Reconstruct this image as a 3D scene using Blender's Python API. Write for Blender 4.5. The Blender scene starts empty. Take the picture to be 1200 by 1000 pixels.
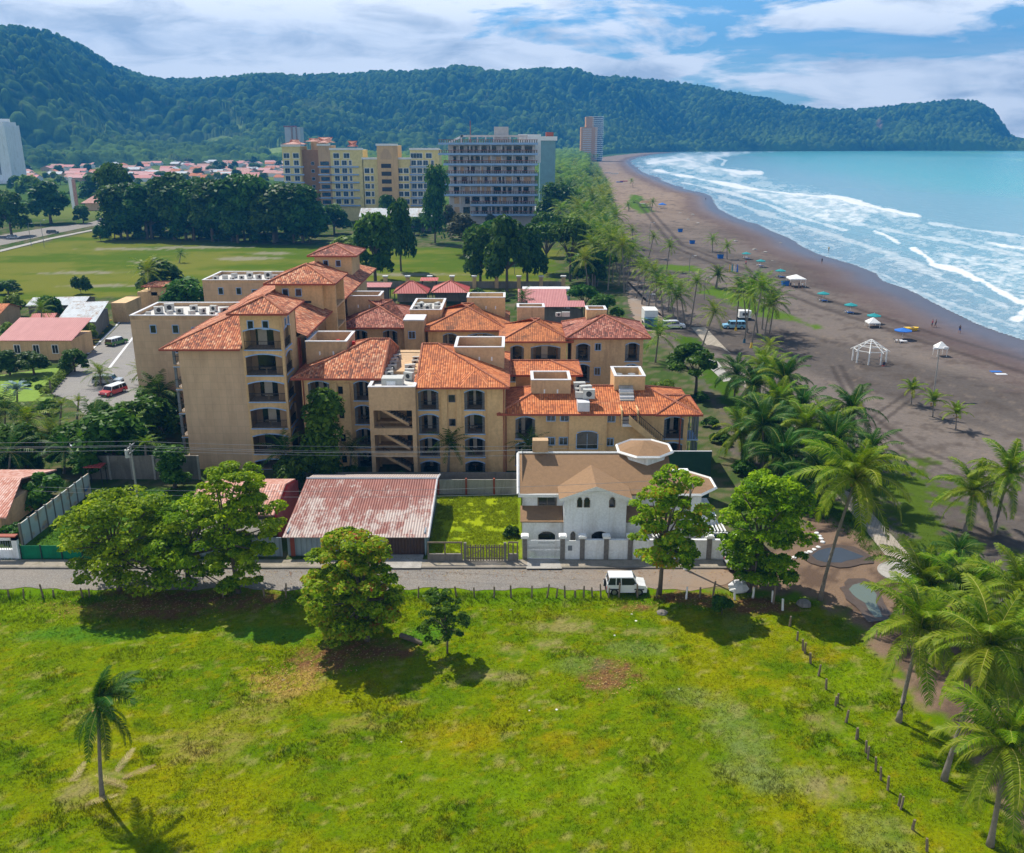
import bpy, math, random
import numpy as np
from math import sin, cos, pi, radians, atan, atan2, tan, sqrt
from mathutils import Vector, Matrix
random.seed(7)
C = bpy.context.scene.collection
# ------------------------------------------------------------------ camera
F, CAMH = 1050.0, 38.0
PITCH = atan(340 / 1050)
cp, sp = cos(PITCH), sin(PITCH)
def _ray(px, py):
    v = -(py - 500) / F
    return (px - 600) / F, cp + v * sp, -sp + v * cp
def spot(px, py, z=0.0):
    """survey helper: the place on level z that the photograph shows at px, py"""
    x, y, w = _ray(px, py); t = (z - CAMH) / w
    return x * t, y * t
def at(px, py, Y):
    x, y, w = _ray(px, py); t = Y / y
    return x * t, CAMH + w * t
def topix(x, y, z=0.0):
    dz = z - CAMH
    d = y * cp - dz * sp; v = y * sp + dz * cp
    return 600 + F * x / d, 500 - F * v / d
cam = bpy.data.cameras.new('camera'); camo = bpy.data.objects.new('camera', cam); C.objects.link(camo)
camo.location = (0, 0, CAMH); camo.rotation_euler = (pi / 2 - PITCH, 0, 0)
cam.sensor_width = 36; cam.lens = 36 * F / 1200; cam.clip_start = 0.5; cam.clip_end = 30000
bpy.context.scene.camera = camo
# ------------------------------------------------------------------ noise
def _hash(ix, iy, s=0):
    h = (ix.astype(np.int64) * 374761393 + iy.astype(np.int64) * 668265263 + s * 974711) & 0xffffffff
    h = ((h ^ (h >> 13)) * 1274126177) & 0xffffffff
    h = (h ^ (h >> 16)) & 0xffffffff
    return h / 4294967295.0
def vnoise(x, y, s=0):
    x = np.asarray(x, float); y = np.asarray(y, float)
    ix = np.floor(x); iy = np.floor(y); fx = x - ix; fy = y - iy
    fx = fx * fx * (3 - 2 * fx); fy = fy * fy * (3 - 2 * fy)
    a = _hash(ix, iy, s); b = _hash(ix + 1, iy, s); c = _hash(ix, iy + 1, s); d = _hash(ix + 1, iy + 1, s)
    return (a * (1 - fx) + b * fx) * (1 - fy) + (c * (1 - fx) + d * fx) * fy
def fbm(x, y, s=0, o=4, g=0.5):
    r = 0; a = 1; t = 0
    for k in range(o):
        r = r + a * vnoise(x * 2 ** k + 17.3 * k, y * 2 ** k - 9.1 * k, s + k); t += a; a *= g
    return r / t
def worley(x, y, s=0):
    """distance to nearest jittered point and a random of that cell"""
    ix = np.floor(x); iy = np.floor(y); best = np.full(x.shape, 9.0); rnd = np.zeros(x.shape)
    for dx in (-1, 0, 1):
        for dy in (-1, 0, 1):
            cx = ix + dx; cy = iy + dy
            qx = cx + _hash(cx, cy, s); qy = cy + _hash(cx, cy, s + 1)
            d = (qx - x) ** 2 + (qy - y) ** 2
            m = d < best; best = np.where(m, d, best); rnd = np.where(m, _hash(cx, cy, s + 2), rnd)
    return np.sqrt(best), rnd
def sstep(a, b, x):
    t = np.clip((x - a) / (b - a), 0, 1); return t * t * (3 - 2 * t)
def inpoly(x, y, poly):
    r = np.zeros(x.shape, bool); n = len(poly)
    for i in range(n):
        x1, y1 = poly[i]; x2, y2 = poly[(i + 1) % n]
        c = ((y1 > y) != (y2 > y)) & (x < (x2 - x1) * (y - y1) / ((y2 - y1) if y2 != y1 else 1e-9) + x1)
        r ^= c
    return r
def pldist(x, y, pl, closed=False):
    best = np.full(x.shape, 1e18); n = len(pl)
    for i in range(n if closed else n - 1):
        x1, y1 = pl[i]; x2, y2 = pl[(i + 1) % n]
        dx, dy = x2 - x1, y2 - y1; L = dx * dx + dy * dy + 1e-12
        t = np.clip(((x - x1) * dx + (y - y1) * dy) / L, 0, 1)
        best = np.minimum(best, (x - x1 - t * dx) ** 2 + (y - y1 - t * dy) ** 2)
    return np.sqrt(best)
def sdist(x, y, poly):
    d = pldist(x, y, poly, True); return np.where(inpoly(x, y, poly), -d, d)
# ------------------------------------------------------------------ materials
class NT:
    def __init__(s, m):
        s.t = m.node_tree; s.n = s.t.nodes; s.l = s.t.links
    def new(s, typ, **kw):
        n = s.n.new(typ)
        for k, v in kw.items(): setattr(n, k, v)
        return n
    def put(s, sock, v):
        if isinstance(v, bpy.types.NodeSocket): s.l.new(v, sock)
        elif v is not None: sock.default_value = v
    def tc(s, k='Object'): return s.new('ShaderNodeTexCoord').outputs[k]
    def mapping(s, v, sc):
        n = s.new('ShaderNodeMapping'); s.put(n.inputs[0], v); n.inputs['Scale'].default_value = sc; return n.outputs[0]
    def noise(s, v, sc, det=4, ro=.55, dist=0):
        n = s.new('ShaderNodeTexNoise'); s.put(n.inputs['Vector'], v); n.inputs['Scale'].default_value = sc
        n.inputs['Detail'].default_value = det; n.inputs['Roughness'].default_value = ro; n.inputs['Distortion'].default_value = dist
        return n.outputs['Fac']
    def vor(s, v, sc, out='Color', feat='F1'):
        n = s.new('ShaderNodeTexVoronoi', feature=feat); s.put(n.inputs['Vector'], v); n.inputs['Scale'].default_value = sc; return n.outputs[out]
    def ramp(s, f, pts, interp='LINEAR'):
        n = s.new('ShaderNodeValToRGB'); s.put(n.inputs[0], f); e = n.color_ramp; e.interpolation = interp
        while len(e.elements) < len(pts): e.elements.new(.5)
        for q, (p, c) in zip(e.elements, pts):
            q.position = p; q.color = (c, c, c, 1) if isinstance(c, (int, float)) else (*c, 1)
        return n.outputs[0]
    def mix(s, f, a, b, mode='MIX'):
        n = s.new('ShaderNodeMix', data_type='RGBA', blend_type=mode)
        s.put(n.inputs[0], f)
        for k, v in ((6, a), (7, b)):
            s.put(n.inputs[k], (*v, 1) if isinstance(v, tuple) and len(v) == 3 else v)
        return n.outputs[2]
    def math(s, op, a, b=0.5, c=None):
        n = s.new('ShaderNodeMath', operation=op); s.put(n.inputs[0], a); s.put(n.inputs[1], b)
        if c is not None: s.put(n.inputs[2], c)
        return n.outputs[0]
    def bump(s, h, dist, st=1.0):
        n = s.new('ShaderNodeBump'); s.put(n.inputs['Height'], h); n.inputs['Distance'].default_value = dist; n.inputs['Strength'].default_value = st
        return n.outputs[0]
    def attr(s, name, out='Color'):
        return s.new('ShaderNodeAttribute', attribute_name=name).outputs[out]
def newmat(name):
    m = bpy.data.materials.new(name); m.use_nodes = True
    t = NT(m); b = m.node_tree.nodes['Principled BSDF']; return m, t, b
def setp(t, b, col=None, rough=None, metal=None, spec=None, normal=None):
    if col is not None: t.put(b.inputs['Base Color'], (*col, 1) if isinstance(col, tuple) and len(col) == 3 else col)
    if rough is not None: t.put(b.inputs['Roughness'], rough)
    if metal is not None: b.inputs['Metallic'].default_value = metal
    if spec is not None: b.inputs['Specular IOR Level'].default_value = spec
    if normal is not None: t.put(b.inputs['Normal'], normal)
def sc3(c, k): return tuple(min(1, x * k) for x in c)
def plain(name, c, rough=.75, var=.18, scale=1.2, bump=.01, metal=0, dirt=None):
    m, t, b = newmat(name)
    v = t.tc(); n = t.noise(v, scale, 6, .65)
    col = t.ramp(n, [(.3, sc3(c, 1 - var)), (.7, sc3(c, 1 + var))])
    n2 = t.noise(v, scale * 9, 3)
    col = t.mix(.35, col, t.ramp(n2, [(.35, sc3(c, .75)), (.65, sc3(c, 1.2))]))
    if dirt: 
        d = t.math('MAXIMUM', t.ramp(t.noise(t.mapping(v, (1, 1, .25)), scale * .8, 6, .7, 1), [(.5, 0.0), (.72, 1.0)]), t.ramp(t.noise(t.mapping(v, (1, 1, .07)), 1.6, 5, .7), [(.54, 0.0), (.72, .8)]))
        col = t.mix(t.math('MULTIPLY', d, .7), col, dirt)
    setp(t, b, col, rough, metal, .3, t.bump(n2, bump) if bump else None)
    return m
def tiles(name, cols, moss=None, s=1.0):
    """barrel clay tiles; UV in metres, v runs up the slope"""
    m, t, b = newmat(name); uv = t.tc('UV')
    br = t.new('ShaderNodeTexBrick', offset=0.0, squash=1.0)
    t.put(br.inputs['Vector'], uv); br.inputs['Scale'].default_value = 1
    br.inputs['Brick Width'].default_value = .27 * s; br.inputs['Row Height'].default_value = .4 * s; br.inputs['Mortar Size'].default_value = 0.0
    br.inputs['Color1'].default_value = (0, 0, 0, 1); br.inputs['Color2'].default_value = (1, 1, 1, 1); br.inputs['Bias'].default_value = 0
    big = t.noise(uv, .35, 4)
    f = t.math('ADD', t.math('MULTIPLY', br.outputs['Color'], .8), t.math('MULTIPLY', t.math('SUBTRACT', big, .5), .9))
    n = len(cols)
    col = t.ramp(f, [(.02 + .9 * i / (n - 1), c) for i, c in enumerate(cols)])
    if moss:
        k = t.ramp(t.noise(uv, .28, 5, .7), [(.52, 0.0), (.64, 1.0)])
        col = t.mix(t.math('MULTIPLY', k, .85 if moss[0] < .15 else .6), col, moss)
    sep = t.new('ShaderNodeSeparateXYZ'); t.put(sep.inputs[0], uv)
    wx = t.math('ABSOLUTE', t.math('SINE', t.math('MULTIPLY', sep.outputs[0], pi / (.27 * s))))
    wy = t.math('FRACT', t.math('DIVIDE', sep.outputs[1], .4 * s))
    col = t.mix(1, col, t.ramp(wx, [(0.0, .5), (.45, 1.0)]), 'MULTIPLY')
    h = t.math('SUBTRACT', wx, t.math('MULTIPLY', wy, .5))
    setp(t, b, col, .85, normal=t.bump(h, .07, 1))
    return m
def corr(name, cols, rust=None, pitch=.25, rough=.6, patch=True, grad=0):
    m, t, b = newmat(name); uv = t.tc('UV')
    n = t.noise(t.mapping(uv, (1, .35, 1)), .9, 6, .7)
    col = t.ramp(n, [(.35, cols[0]), (.65, cols[1])])
    if patch:
        br = t.new('ShaderNodeTexBrick', offset=.5); t.put(br.inputs['Vector'], uv); br.inputs['Scale'].default_value = 1
        br.inputs['Brick Width'].default_value = 2.6; br.inputs['Row Height'].default_value = 2.2; br.inputs['Mortar Size'].default_value = .012
        br.inputs['Color1'].default_value = (.0, .0, .0, 1); br.inputs['Color2'].default_value = (1, 1, 1, 1); br.inputs['Mortar'].default_value = (.3, .3, .3, 1)
        f = t.math('ADD', t.math('MULTIPLY', br.outputs['Color'], .16), t.math('MULTIPLY', t.noise(t.mapping(uv, (1, .45, 1)), .9, 8, .85), 1.15))
        if grad: sg = t.new('ShaderNodeSeparateXYZ'); t.put(sg.inputs[0], uv); f = t.math('ADD', f, t.math('MULTIPLY', t.math('SUBTRACT', 84.0, sg.outputs[1]), grad))
        if rust: col = t.mix(t.ramp(f, [(.68, 0.0), (.8, .9)]), col, rust)
    sep = t.new('ShaderNodeSeparateXYZ'); t.put(sep.inputs[0], uv)
    wx = t.math('ABSOLUTE', t.math('SINE', t.math('MULTIPLY', sep.outputs[0], pi / pitch)))
    col = t.mix(.6, col, t.ramp(wx, [(0.0, .45), (.5, 1.0)]), 'MULTIPLY')
    setp(t, b, col, rough, normal=t.bump(wx, .06)); return m
def leafmat(name, cols, trans=.35, hv=.12, gloss=.35, attr=True):
    m = bpy.data.materials.new(name); m.use_nodes = True; t = NT(m); t.n.clear()
    f = t.attr('tint', 'Fac') if attr else t.noise(t.tc(), 2.5, 3)
    oi = t.new('ShaderNodeObjectInfo').outputs['Random']
    n = len(cols); col = t.ramp(f, [(i / (n - 1), c) for i, c in enumerate(cols)])
    hs = t.new('ShaderNodeHueSaturation'); t.put(hs.inputs['Color'], col)
    t.put(hs.inputs['Hue'], t.math('MULTIPLY_ADD', oi, .03, .485)); t.put(hs.inputs['Value'], t.math('MULTIPLY_ADD', oi, hv * 2, 1 - hv))
    c = hs.outputs[0]
    d = t.new('ShaderNodeBsdfPrincipled'); t.put(d.inputs['Base Color'], c); d.inputs['Roughness'].default_value = gloss + .1; d.inputs['Specular IOR Level'].default_value = .1
    tr = t.new('ShaderNodeBsdfTranslucent')
    t.put(tr.inputs[0], t.mix(1, c, (1.0, .95, .35), 'MULTIPLY'))
    mx = t.new('ShaderNodeMixShader'); mx.inputs[0].default_value = trans
    t.l.new(d.outputs[0], mx.inputs[1]); t.l.new(tr.outputs[0], mx.inputs[2])
    o = t.new('ShaderNodeOutputMaterial'); t.l.new(mx.outputs[0], o.inputs[0]); return m
def vcol(name, rough=.9, bump=(.05, 3), speck=.25, sscale=6, fine=None):
    """base colour from the surveyed ground colours, broken up by fine noise"""
    m, t, b = newmat(name); v = t.tc()
    c = t.attr('col'); n = t.noise(v, sscale, 5, .7)
    c = t.mix(1, c, t.ramp(n, [(.25, 1 - speck), (.75, 1 + speck)]), 'MULTIPLY')
    if fine:
        n3 = t.noise(v, fine[0], 4, .75); c = t.mix(t.ramp(n3, [(.5, 0.0), (.7, fine[1])]), c, fine[2])
    setp(t, b, c, rough, spec=0.0, normal=t.bump(t.noise(v, bump[1], 6, .7), bump[0])); return m
MT = {}
MT['tan'] = plain('tan_render', (.56, .375, .21), var=.08, scale=.35, dirt=(.26, .17, .1))
MT['cream'] = plain('cream_render', (.66, .44, .22), var=.08, scale=.35, dirt=(.34, .21, .1))
MT['tan_grid'] = None
def _tg():
    m, t, b = newmat('tan_scored_render'); uv = t.tc('UV')
    br = t.new('ShaderNodeTexBrick', offset=0); t.put(br.inputs['Vector'], uv); br.inputs['Scale'].default_value = 1
    br.inputs['Brick Width'].default_value = .9; br.inputs['Row Height'].default_value = .9; br.inputs['Mortar Size'].default_value = .02
    br.inputs['Color1'].default_value = (.58, .4, .25, 1); br.inputs['Color2'].default_value = (.54, .37, .23, 1); br.inputs['Mortar'].default_value = (.45, .33, .21, 1)
    n = t.noise(t.mapping(t.tc(), (1, 1, .3)), .7, 6, .7)
    setp(t, b, t.mix(1, br.outputs['Color'], t.ramp(n, [(.3, .82), (.7, 1.12)]), 'MULTIPLY'), .85); return m
MT['tan_grid'] = _tg()
MT['white'] = plain('white_paint', (.82, .84, .86), .6, .06, .6, dirt=(.5, .48, .44))
MT['whitetrim'] = plain('white_trim', (.78, .78, .76), .6, .08)
MT['blue'] = plain('pale_blue_trim', (.30, .44, .66), .6, .1)
MT['coping'] = plain('coping', (.62, .62, .64), .7, .12)
MT['deck'] = plain('roof_deck', (.55, .53, .5), .8, .2, .8)
MT['dark'] = plain('dark_metal', (.03, .032, .035), .5, .2)
MT['grey'] = plain('grey_metal', (.2, .21, .22), .45, .15)
MT['grille'] = plain('grey_grille', (.16, .18, .2), .6, .15)
MT['ac'] = plain('ac_casing', (.5, .5, .47), .5, .1)
MT['redtrim'] = plain('red_fascia', (.3, .07, .04), .7, .15)
MT['conc'] = plain('concrete', (.36, .34, .31), .9, .2, .7, dirt=(.16, .15, .12))
MT['concdark'] = plain('old_concrete', (.2, .18, .155), .9, .25, .7, dirt=(.07, .07, .05))
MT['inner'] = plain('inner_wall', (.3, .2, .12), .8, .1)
MT['floor'] = plain('balcony_floor', (.35, .28, .22), .7, .1)
MT['bark'] = plain('bark', (.13, .105, .08), .95, .3, 3, .04)
MT['palmbark'] = plain('palm_bark', (.22, .19, .16), .95, .25, 4, .04)
MT['wood'] = plain('weathered_wood', (.2, .155, .11), .9, .3, 3, .02)
MT['thatch'] = plain('brown_shingle', (.27, .165, .09), .95, .16, 2.2, .03)
MT['stone'] = plain('stone_pillar', (.22, .2, .18), .9, .45, 5, .05)
MT['rubber'] = plain('rubber', (.02, .02, .02), .8, .1)
MT['chrome'] = plain('rim_metal', (.45, .45, .46), .3, .1, metal=.8)
MT['red'] = plain('red_plastic', (.5, .03, .02), .5, .1)
MT['yellow'] = plain('yellow_paint', (.65, .42, .04), .7, .15)
MT['green_net'] = plain('green_netting', (.0, .16, .07), .8, .25, 1.5, dirt=(.0, .08, .04))
MT['dkgreen'] = plain('dark_green_screen', (.012, .05, .03), .8, .2)
MT['pinkroof'] = corr('pink_sheet_roof', ((.42, .13, .13), (.5, .18, .17)), pitch=.35, patch=False)
MT['redroof'] = corr('red_sheet_roof', ((.42, .055, .045), (.5, .08, .07)), pitch=.4, patch=False)
MT['salmon'] = tiles('salmon_tiles', [(.5, .2, .14), (.62, .33, .26), (.7, .46, .4)])
MT['zinc'] = corr('zinc_roof', ((.42, .46, .5), (.56, .6, .63)), (.25, .16, .1), pitch=.3)
MT['rusty'] = corr('rusty_roof', ((.2, .06, .045), (.3, .1, .075)), (.5, .42, .38), pitch=.26, grad=.02)
MT['zincwall'] = corr('blue_grey_sheet', ((.2, .27, .33), (.34, .42, .48)), pitch=.5, patch=False)
MT['rolldoor'] = corr('brown_shutter', ((.05, .025, .018), (.075, .04, .028)), pitch=.3, patch=False)
TA = tiles('clay_tiles_mottled', [(.16, .05, .028), (.38, .1, .04), (.54, .165, .065), (.62, .27, .14), (.68, .4, .25)], moss=(.2, .07, .04))
TB = tiles('clay_tiles_orange', [(.34, .09, .03), (.56, .155, .045), (.64, .2, .06), (.7, .28, .12)], moss=(.3, .09, .035))
TC = tiles('clay_tiles_mossy', [(.34, .1, .03), (.55, .17, .05), (.62, .22, .07)], moss=(.13, .05, .02))
TD = tiles('clay_tiles_dark', [(.13, .04, .03), (.28, .075, .045), (.42, .14, .09), (.55, .28, .2)])
TR = tiles('ridge_tiles', [(.4, .12, .06), (.6, .24, .13)])
def glassm(name, c, rough=.08):
    m, t, b = newmat(name); n = t.noise(t.tc(), .7, 2)
    setp(t, b, t.ramp(n, [(.4, sc3(c, .6)), (.6, sc3(c, 1.3))]), rough, spec=.6); return m
MT['glass'] = glassm('dark_glass', (.018, .022, .026)); MT['curtain'] = plain('curtain', (.5, .45, .38), .9, .15, 2); MT['skyglass'] = glassm('sky_glass', (.05, .09, .14), .05)
MT['shopglass'] = glassm('blue_glass', (.03, .12, .2))
# ------------------------------------------------------------------ mesh builder
def rootloc(p):
    v = Vector((0, 0, 0))
    while p is not None: v += p.location; p = p.parent
    return v
def tag(o, label=None, cat=None, group=None, kind=None):
    for k, v in (('label', label), ('category', cat), ('group', group), ('kind', kind)):
        if v: o[k] = v
    return o
def empty(name, loc, label=None, cat=None, group=None, rz=0):
    o = bpy.data.objects.new(name, None); C.objects.link(o); o.location = loc; o.rotation_euler = (0, 0, rz)
    o.empty_display_size = .3
    return tag(o, label, cat, group)
class MB:
    def __init__(s): s.v = []; s.f = []; s.m = []; s.mats = []; s.cur = 0; s.smooth = False
    def use(s, m):
        if m not in s.mats: s.mats.append(m)
        s.cur = s.mats.index(m); return s
    def poly(s, pts):
        b = len(s.v); s.v += [tuple(p) for p in pts]; s.f.append(tuple(range(b, b + len(pts)))); s.m.append(s.cur); return s
    def box(s, x0, x1, y0, y1, z0, z1):
        return s.hexa([(x0, y0), (x1, y0), (x1, y1), (x0, y1)], z0, z1)
    def hexa(s, base, z0, z1, top=None):
        n = len(base); top = top or base; b = len(s.v)
        s.v += [(x, y, z0) for x, y in base] + [(x, y, z1) for x, y in top]
        a = sum(base[i][0] * base[(i + 1) % n][1] - base[(i + 1) % n][0] * base[i][1] for i in range(n))
        r = range(n) if a > 0 else range(n - 1, -1, -1); r = list(r)
        s.f.append(tuple(b + i for i in reversed(r))); s.f.append(tuple(b + n + i for i in r))
        for k in range(n):
            i, j = r[k], r[(k + 1) % n]; s.f.append((b + i, b + j, b + n + j, b + n + i))
        s.m += [s.cur] * (n + 2); return s
    def rbox(s, cx, cy, rz, l, w, z0, z1):
        c, q = cos(rz), sin(rz)
        return s.hexa([(cx + a * c - b * q, cy + a * q + b * c) for a, b in ((-l / 2, -w / 2), (l / 2, -w / 2), (l / 2, w / 2), (-l / 2, w / 2))], z0, z1)
    def tube(s, pts, rad, n=8, cap=True):
        pts = [Vector(p) for p in pts]; rings = []
        if not hasattr(rad, '__len__'): rad = [rad] * len(pts)
        for i, p in enumerate(pts):
            d = (pts[min(i + 1, len(pts) - 1)] - pts[max(i - 1, 0)]).normalized()
            u = d.cross(Vector((0, 0, 1)))
            if u.length < .05: u = d.cross(Vector((1, 0, 0)))
            u.normalize(); w = d.cross(u)
            b = len(s.v); rings.append(b)
            s.v += [tuple(p + (u * cos(2 * pi * k / n) + w * sin(2 * pi * k / n)) * rad[i]) for k in range(n)]
        for a, b in zip(rings, rings[1:]):
            for k in range(n):
                s.f.append((a + k, b + k, b + (k + 1) % n, a + (k + 1) % n)); s.m.append(s.cur)
        if cap:
            s.f.append(tuple(rings[0] + k for k in range(n))); s.m.append(s.cur)
            s.f.append(tuple(rings[-1] + k for k in reversed(range(n)))); s.m.append(s.cur)
        return s
    def bar(s, a, b, r): return s.tube([a, b], r, 4)
    def lathe(s, cx, cy, prof, n=16):
        rings = []
        for r, z in prof:
            b = len(s.v); rings.append(b); s.v += [(cx + r * cos(2 * pi * k / n), cy + r * sin(2 * pi * k / n), z) for k in range(n)]
        for a, b in zip(rings, rings[1:]):
            for k in range(n): s.f.append((a + k, a + (k + 1) % n, b + (k + 1) % n, b + k)); s.m.append(s.cur)
        return s
    def build(s, name, parent=None, mat=None, label=None, smooth=None):
        if mat is not None and not s.mats: s.mats = [mat]
        off = rootloc(parent) if parent is not None else Vector((0, 0, 0))
        me = bpy.data.meshes.new(name)
        V = [(x - off.x, y - off.y, z - off.z) for x, y, z in s.v]
        me.from_pydata(V, [], s.f)
        for m in s.mats: me.materials.append(m)
        if len(s.mats) > 1: me.polygons.foreach_set('material_index', s.m)
        if smooth or s.smooth: me.polygons.foreach_set('use_smooth', [True] * len(s.f))
        uvl = me.uv_layers.new(name='UVMap'); uv = np.zeros((len(me.loops), 2))
        for p in me.polygons:
            nv = p.normal; ua = Vector((-nv.y, nv.x, 0))
            if ua.length < .03: ua = Vector((1, 0, 0))
            ua.normalize(); va = nv.cross(ua)
            for li in p.loop_indices:
                q = s.v[me.loops[li].vertex_index]
                uv[li] = (q[0] * ua.x + q[1] * ua.y + q[2] * ua.z, q[0] * va.x + q[1] * va.y + q[2] * va.z)
        uvl.data.foreach_set('uv', uv.ravel())
        o = bpy.data.objects.new(name, me); C.objects.link(o)
        if parent is not None: o.parent = parent
        if label: o['label'] = label
        return o
def struct(o): o['kind'] = 'structure'; return o
def gridmesh(name, X, Y, Z, mat, keep=None, attrs=None, smooth=True):
    n, m = X.shape
    co = np.stack([X, Y, Z], -1).reshape(-1, 3)
    idx = np.arange(n * m).reshape(n, m)
    q = np.stack([idx[:-1, :-1], idx[:-1, 1:], idx[1:, 1:], idx[1:, :-1]], -1).reshape(-1, 4)
    if keep is not None: q = q[keep.reshape(-1)]
    # orient up
    a = co[q[:, 1]] - co[q[:, 0]]; b = co[q[:, 3]] - co[q[:, 0]]
    if np.mean(a[:, 0] * b[:, 1] - a[:, 1] * b[:, 0]) < 0: q = q[:, ::-1]
    used = np.unique(q); remap = np.full(n * m, -1); remap[used] = np.arange(len(used)); q = remap[q]; co = co[used]
    return rawmesh(name, co, q, mat, {k: v.reshape(n * m, -1)[used] for k, v in (attrs or {}).items()}, smooth)
def rawmesh(name, co, q, mat, attrs=None, smooth=False, parent=None):
    me = bpy.data.meshes.new(name); nv, nf, k = len(co), len(q), q.shape[1]
    me.vertices.add(nv); me.vertices.foreach_set('co', np.ascontiguousarray(co, dtype=np.float32).ravel())
    me.loops.add(nf * k); me.loops.foreach_set('vertex_index', np.ascontiguousarray(q, dtype=np.int32).ravel())
    me.polygons.add(nf); me.polygons.foreach_set('loop_start', np.arange(0, nf * k, k, dtype=np.int32))
    if smooth: me.polygons.foreach_set('use_smooth', np.ones(nf, bool))
    for a, v in (attrs or {}).items():
        if v.shape[1] == 3:
            at_ = me.attributes.new(a, 'FLOAT_COLOR', 'POINT'); at_.data.foreach_set('color', np.concatenate([v, np.ones((nv, 1))], 1).astype(np.float32).ravel())
        else:
            at_ = me.attributes.new(a, 'FLOAT', 'POINT'); at_.data.foreach_set('value', v.astype(np.float32).ravel())
    me.update(calc_edges=True); me.validate()
    me.materials.append(mat)
    o = bpy.data.objects.new(name, me); C.objects.link(o)
    if parent is not None: o.parent = parent
    return o
def copy_tree(o, parent=None):
    c = o.copy(); C.objects.link(c)
    if parent is not None: c.parent = parent
    for ch in o.children: copy_tree(ch, c)
    return c
# ================================================================== light and sky
SUNDIR = Vector((-.62, .78, 0)).normalized(); ELEV = radians(54)
sun = bpy.data.lights.new('sun', 'SUN'); sun.energy = 5.0; sun.angle = radians(.5); sun.color = (1, .94, .82)
suno = bpy.data.objects.new('sun', sun); C.objects.link(suno)
sd = Vector((SUNDIR.x * cos(ELEV), SUNDIR.y * cos(ELEV), sin(ELEV)))
suno.rotation_euler = sd.to_track_quat('Z', 'Y').to_euler()
w = bpy.data.worlds.new('World'); bpy.context.scene.world = w; w.use_nodes = True
t = NT(w); bg = t.n['Background']
sky = t.new('ShaderNodeTexSky', sky_type='NISHITA'); sky.sun_disc = False; sky.sun_elevation = ELEV
sky.sun_rotation = atan2(SUNDIR.x, SUNDIR.y); sky.air_density = 1.0; sky.dust_density = .6; sky.ozone_density = 2.2
v = t.tc('Generated'); sep = t.new('ShaderNodeSeparateXYZ'); t.put(sep.inputs[0], v)
az = t.math('ARCTAN2', sep.outputs[0], sep.outputs[1]); el = t.math('ARCSINE', sep.outputs[2])
cmb = t.new('ShaderNodeCombineXYZ'); t.put(cmb.inputs[0], t.math('MULTIPLY', az, 5.0)); t.put(cmb.inputs[1], t.math('MULTIPLY', el, 19.0)); cmb.inputs[2].default_value = 3.1
cv = cmb.outputs[0]
n1 = t.noise(cv, 1.15, 9, .58, .35)
# heavier bank of cloud towards the left (west of the view), broken cloud to the right
side = t.ramp(t.math('MULTIPLY_ADD', az, 1.0, .5), [(0.0, .34), (.44, .27), (.56, .1), (.7, 0), (1.0, .06)])
dens = t.math('ADD', n1, side)
low = t.ramp(el, [(.0, .14), (.06, .1), (.09, .0), (.2, .02)])
dens = t.math('ADD', dens, low)
mask = t.ramp(dens, [(.535, 0.0), (.615, 1.0)])
streak = t.ramp(t.noise(t.mapping(cv, (.5, 1.7, 1)), .9, 7, .6, .6), [(.5, 0.0), (.8, .5)])
mask = t.math('MAXIMUM', mask, streak)
cmb2 = t.new('ShaderNodeCombineXYZ'); t.put(cmb2.inputs[0], t.math('MULTIPLY', az, 5.0)); t.put(cmb2.inputs[1], t.math('MULTIPLY_ADD', el, 19.0, -.55)); cmb2.inputs[2].default_value = 3.1
n1b = t.noise(cmb2.outputs[0], 1.15, 9, .58, .35)
lit = t.ramp(t.math('SUBTRACT', n1, t.math('MULTIPLY', n1b, .0)), [(.38, (7.6, 7.9, 8.3)), (.52, (7.0, 7.4, 8.1)), (.68, (3.9, 4.5, 5.6))])
edge = t.ramp(t.math('SUBTRACT', n1b, n1), [(.46, 0.0), (.6, 1.0)])
n5 = t.noise(cmb2.outputs[0], 2.3, 9, .62, .5)
cl = t.mix(t.ramp(t.math('ADD', t.math('MULTIPLY', n1b, .45), t.math('MULTIPLY', n5, .55)), [(.45, 0.0), (.52, .3), (.64, .95)]), (16.5, 16.4, 16.0), (8.0, 8.5, 9.0))
skyc = t.mix(1, sky.outputs[0], t.ramp(el, [(.0, (.82, 1.25, 1.6)), (.25, (.85, 1.25, 1.5)), (.5, (1.25, 1.2, 1.1))]), 'MULTIPLY')
mask = t.math('MULTIPLY', mask, t.ramp(el, [(.0, 1.0), (.2, 1.0), (.42, .12), (1.0, .05)]))
skyc = t.mix(mask, skyc, cl)
t.put(bg.inputs[0], skyc); bg.inputs[1].default_value = .085
S = bpy.context.scene
S.view_settings.view_transform = 'Standard'; S.view_settings.look = 'None'; S.view_settings.exposure = .42; S.view_settings.gamma = 1
S.cycles.max_bounces = 6; S.cycles.diffuse_bounces = 3; S.cycles.glossy_bounces = 2; S.cycles.transmission_bounces = 4; S.cycles.transparent_max_bounces = 8; S.cycles.volume_bounces = 0
S.cycles.use_denoising = True
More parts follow.
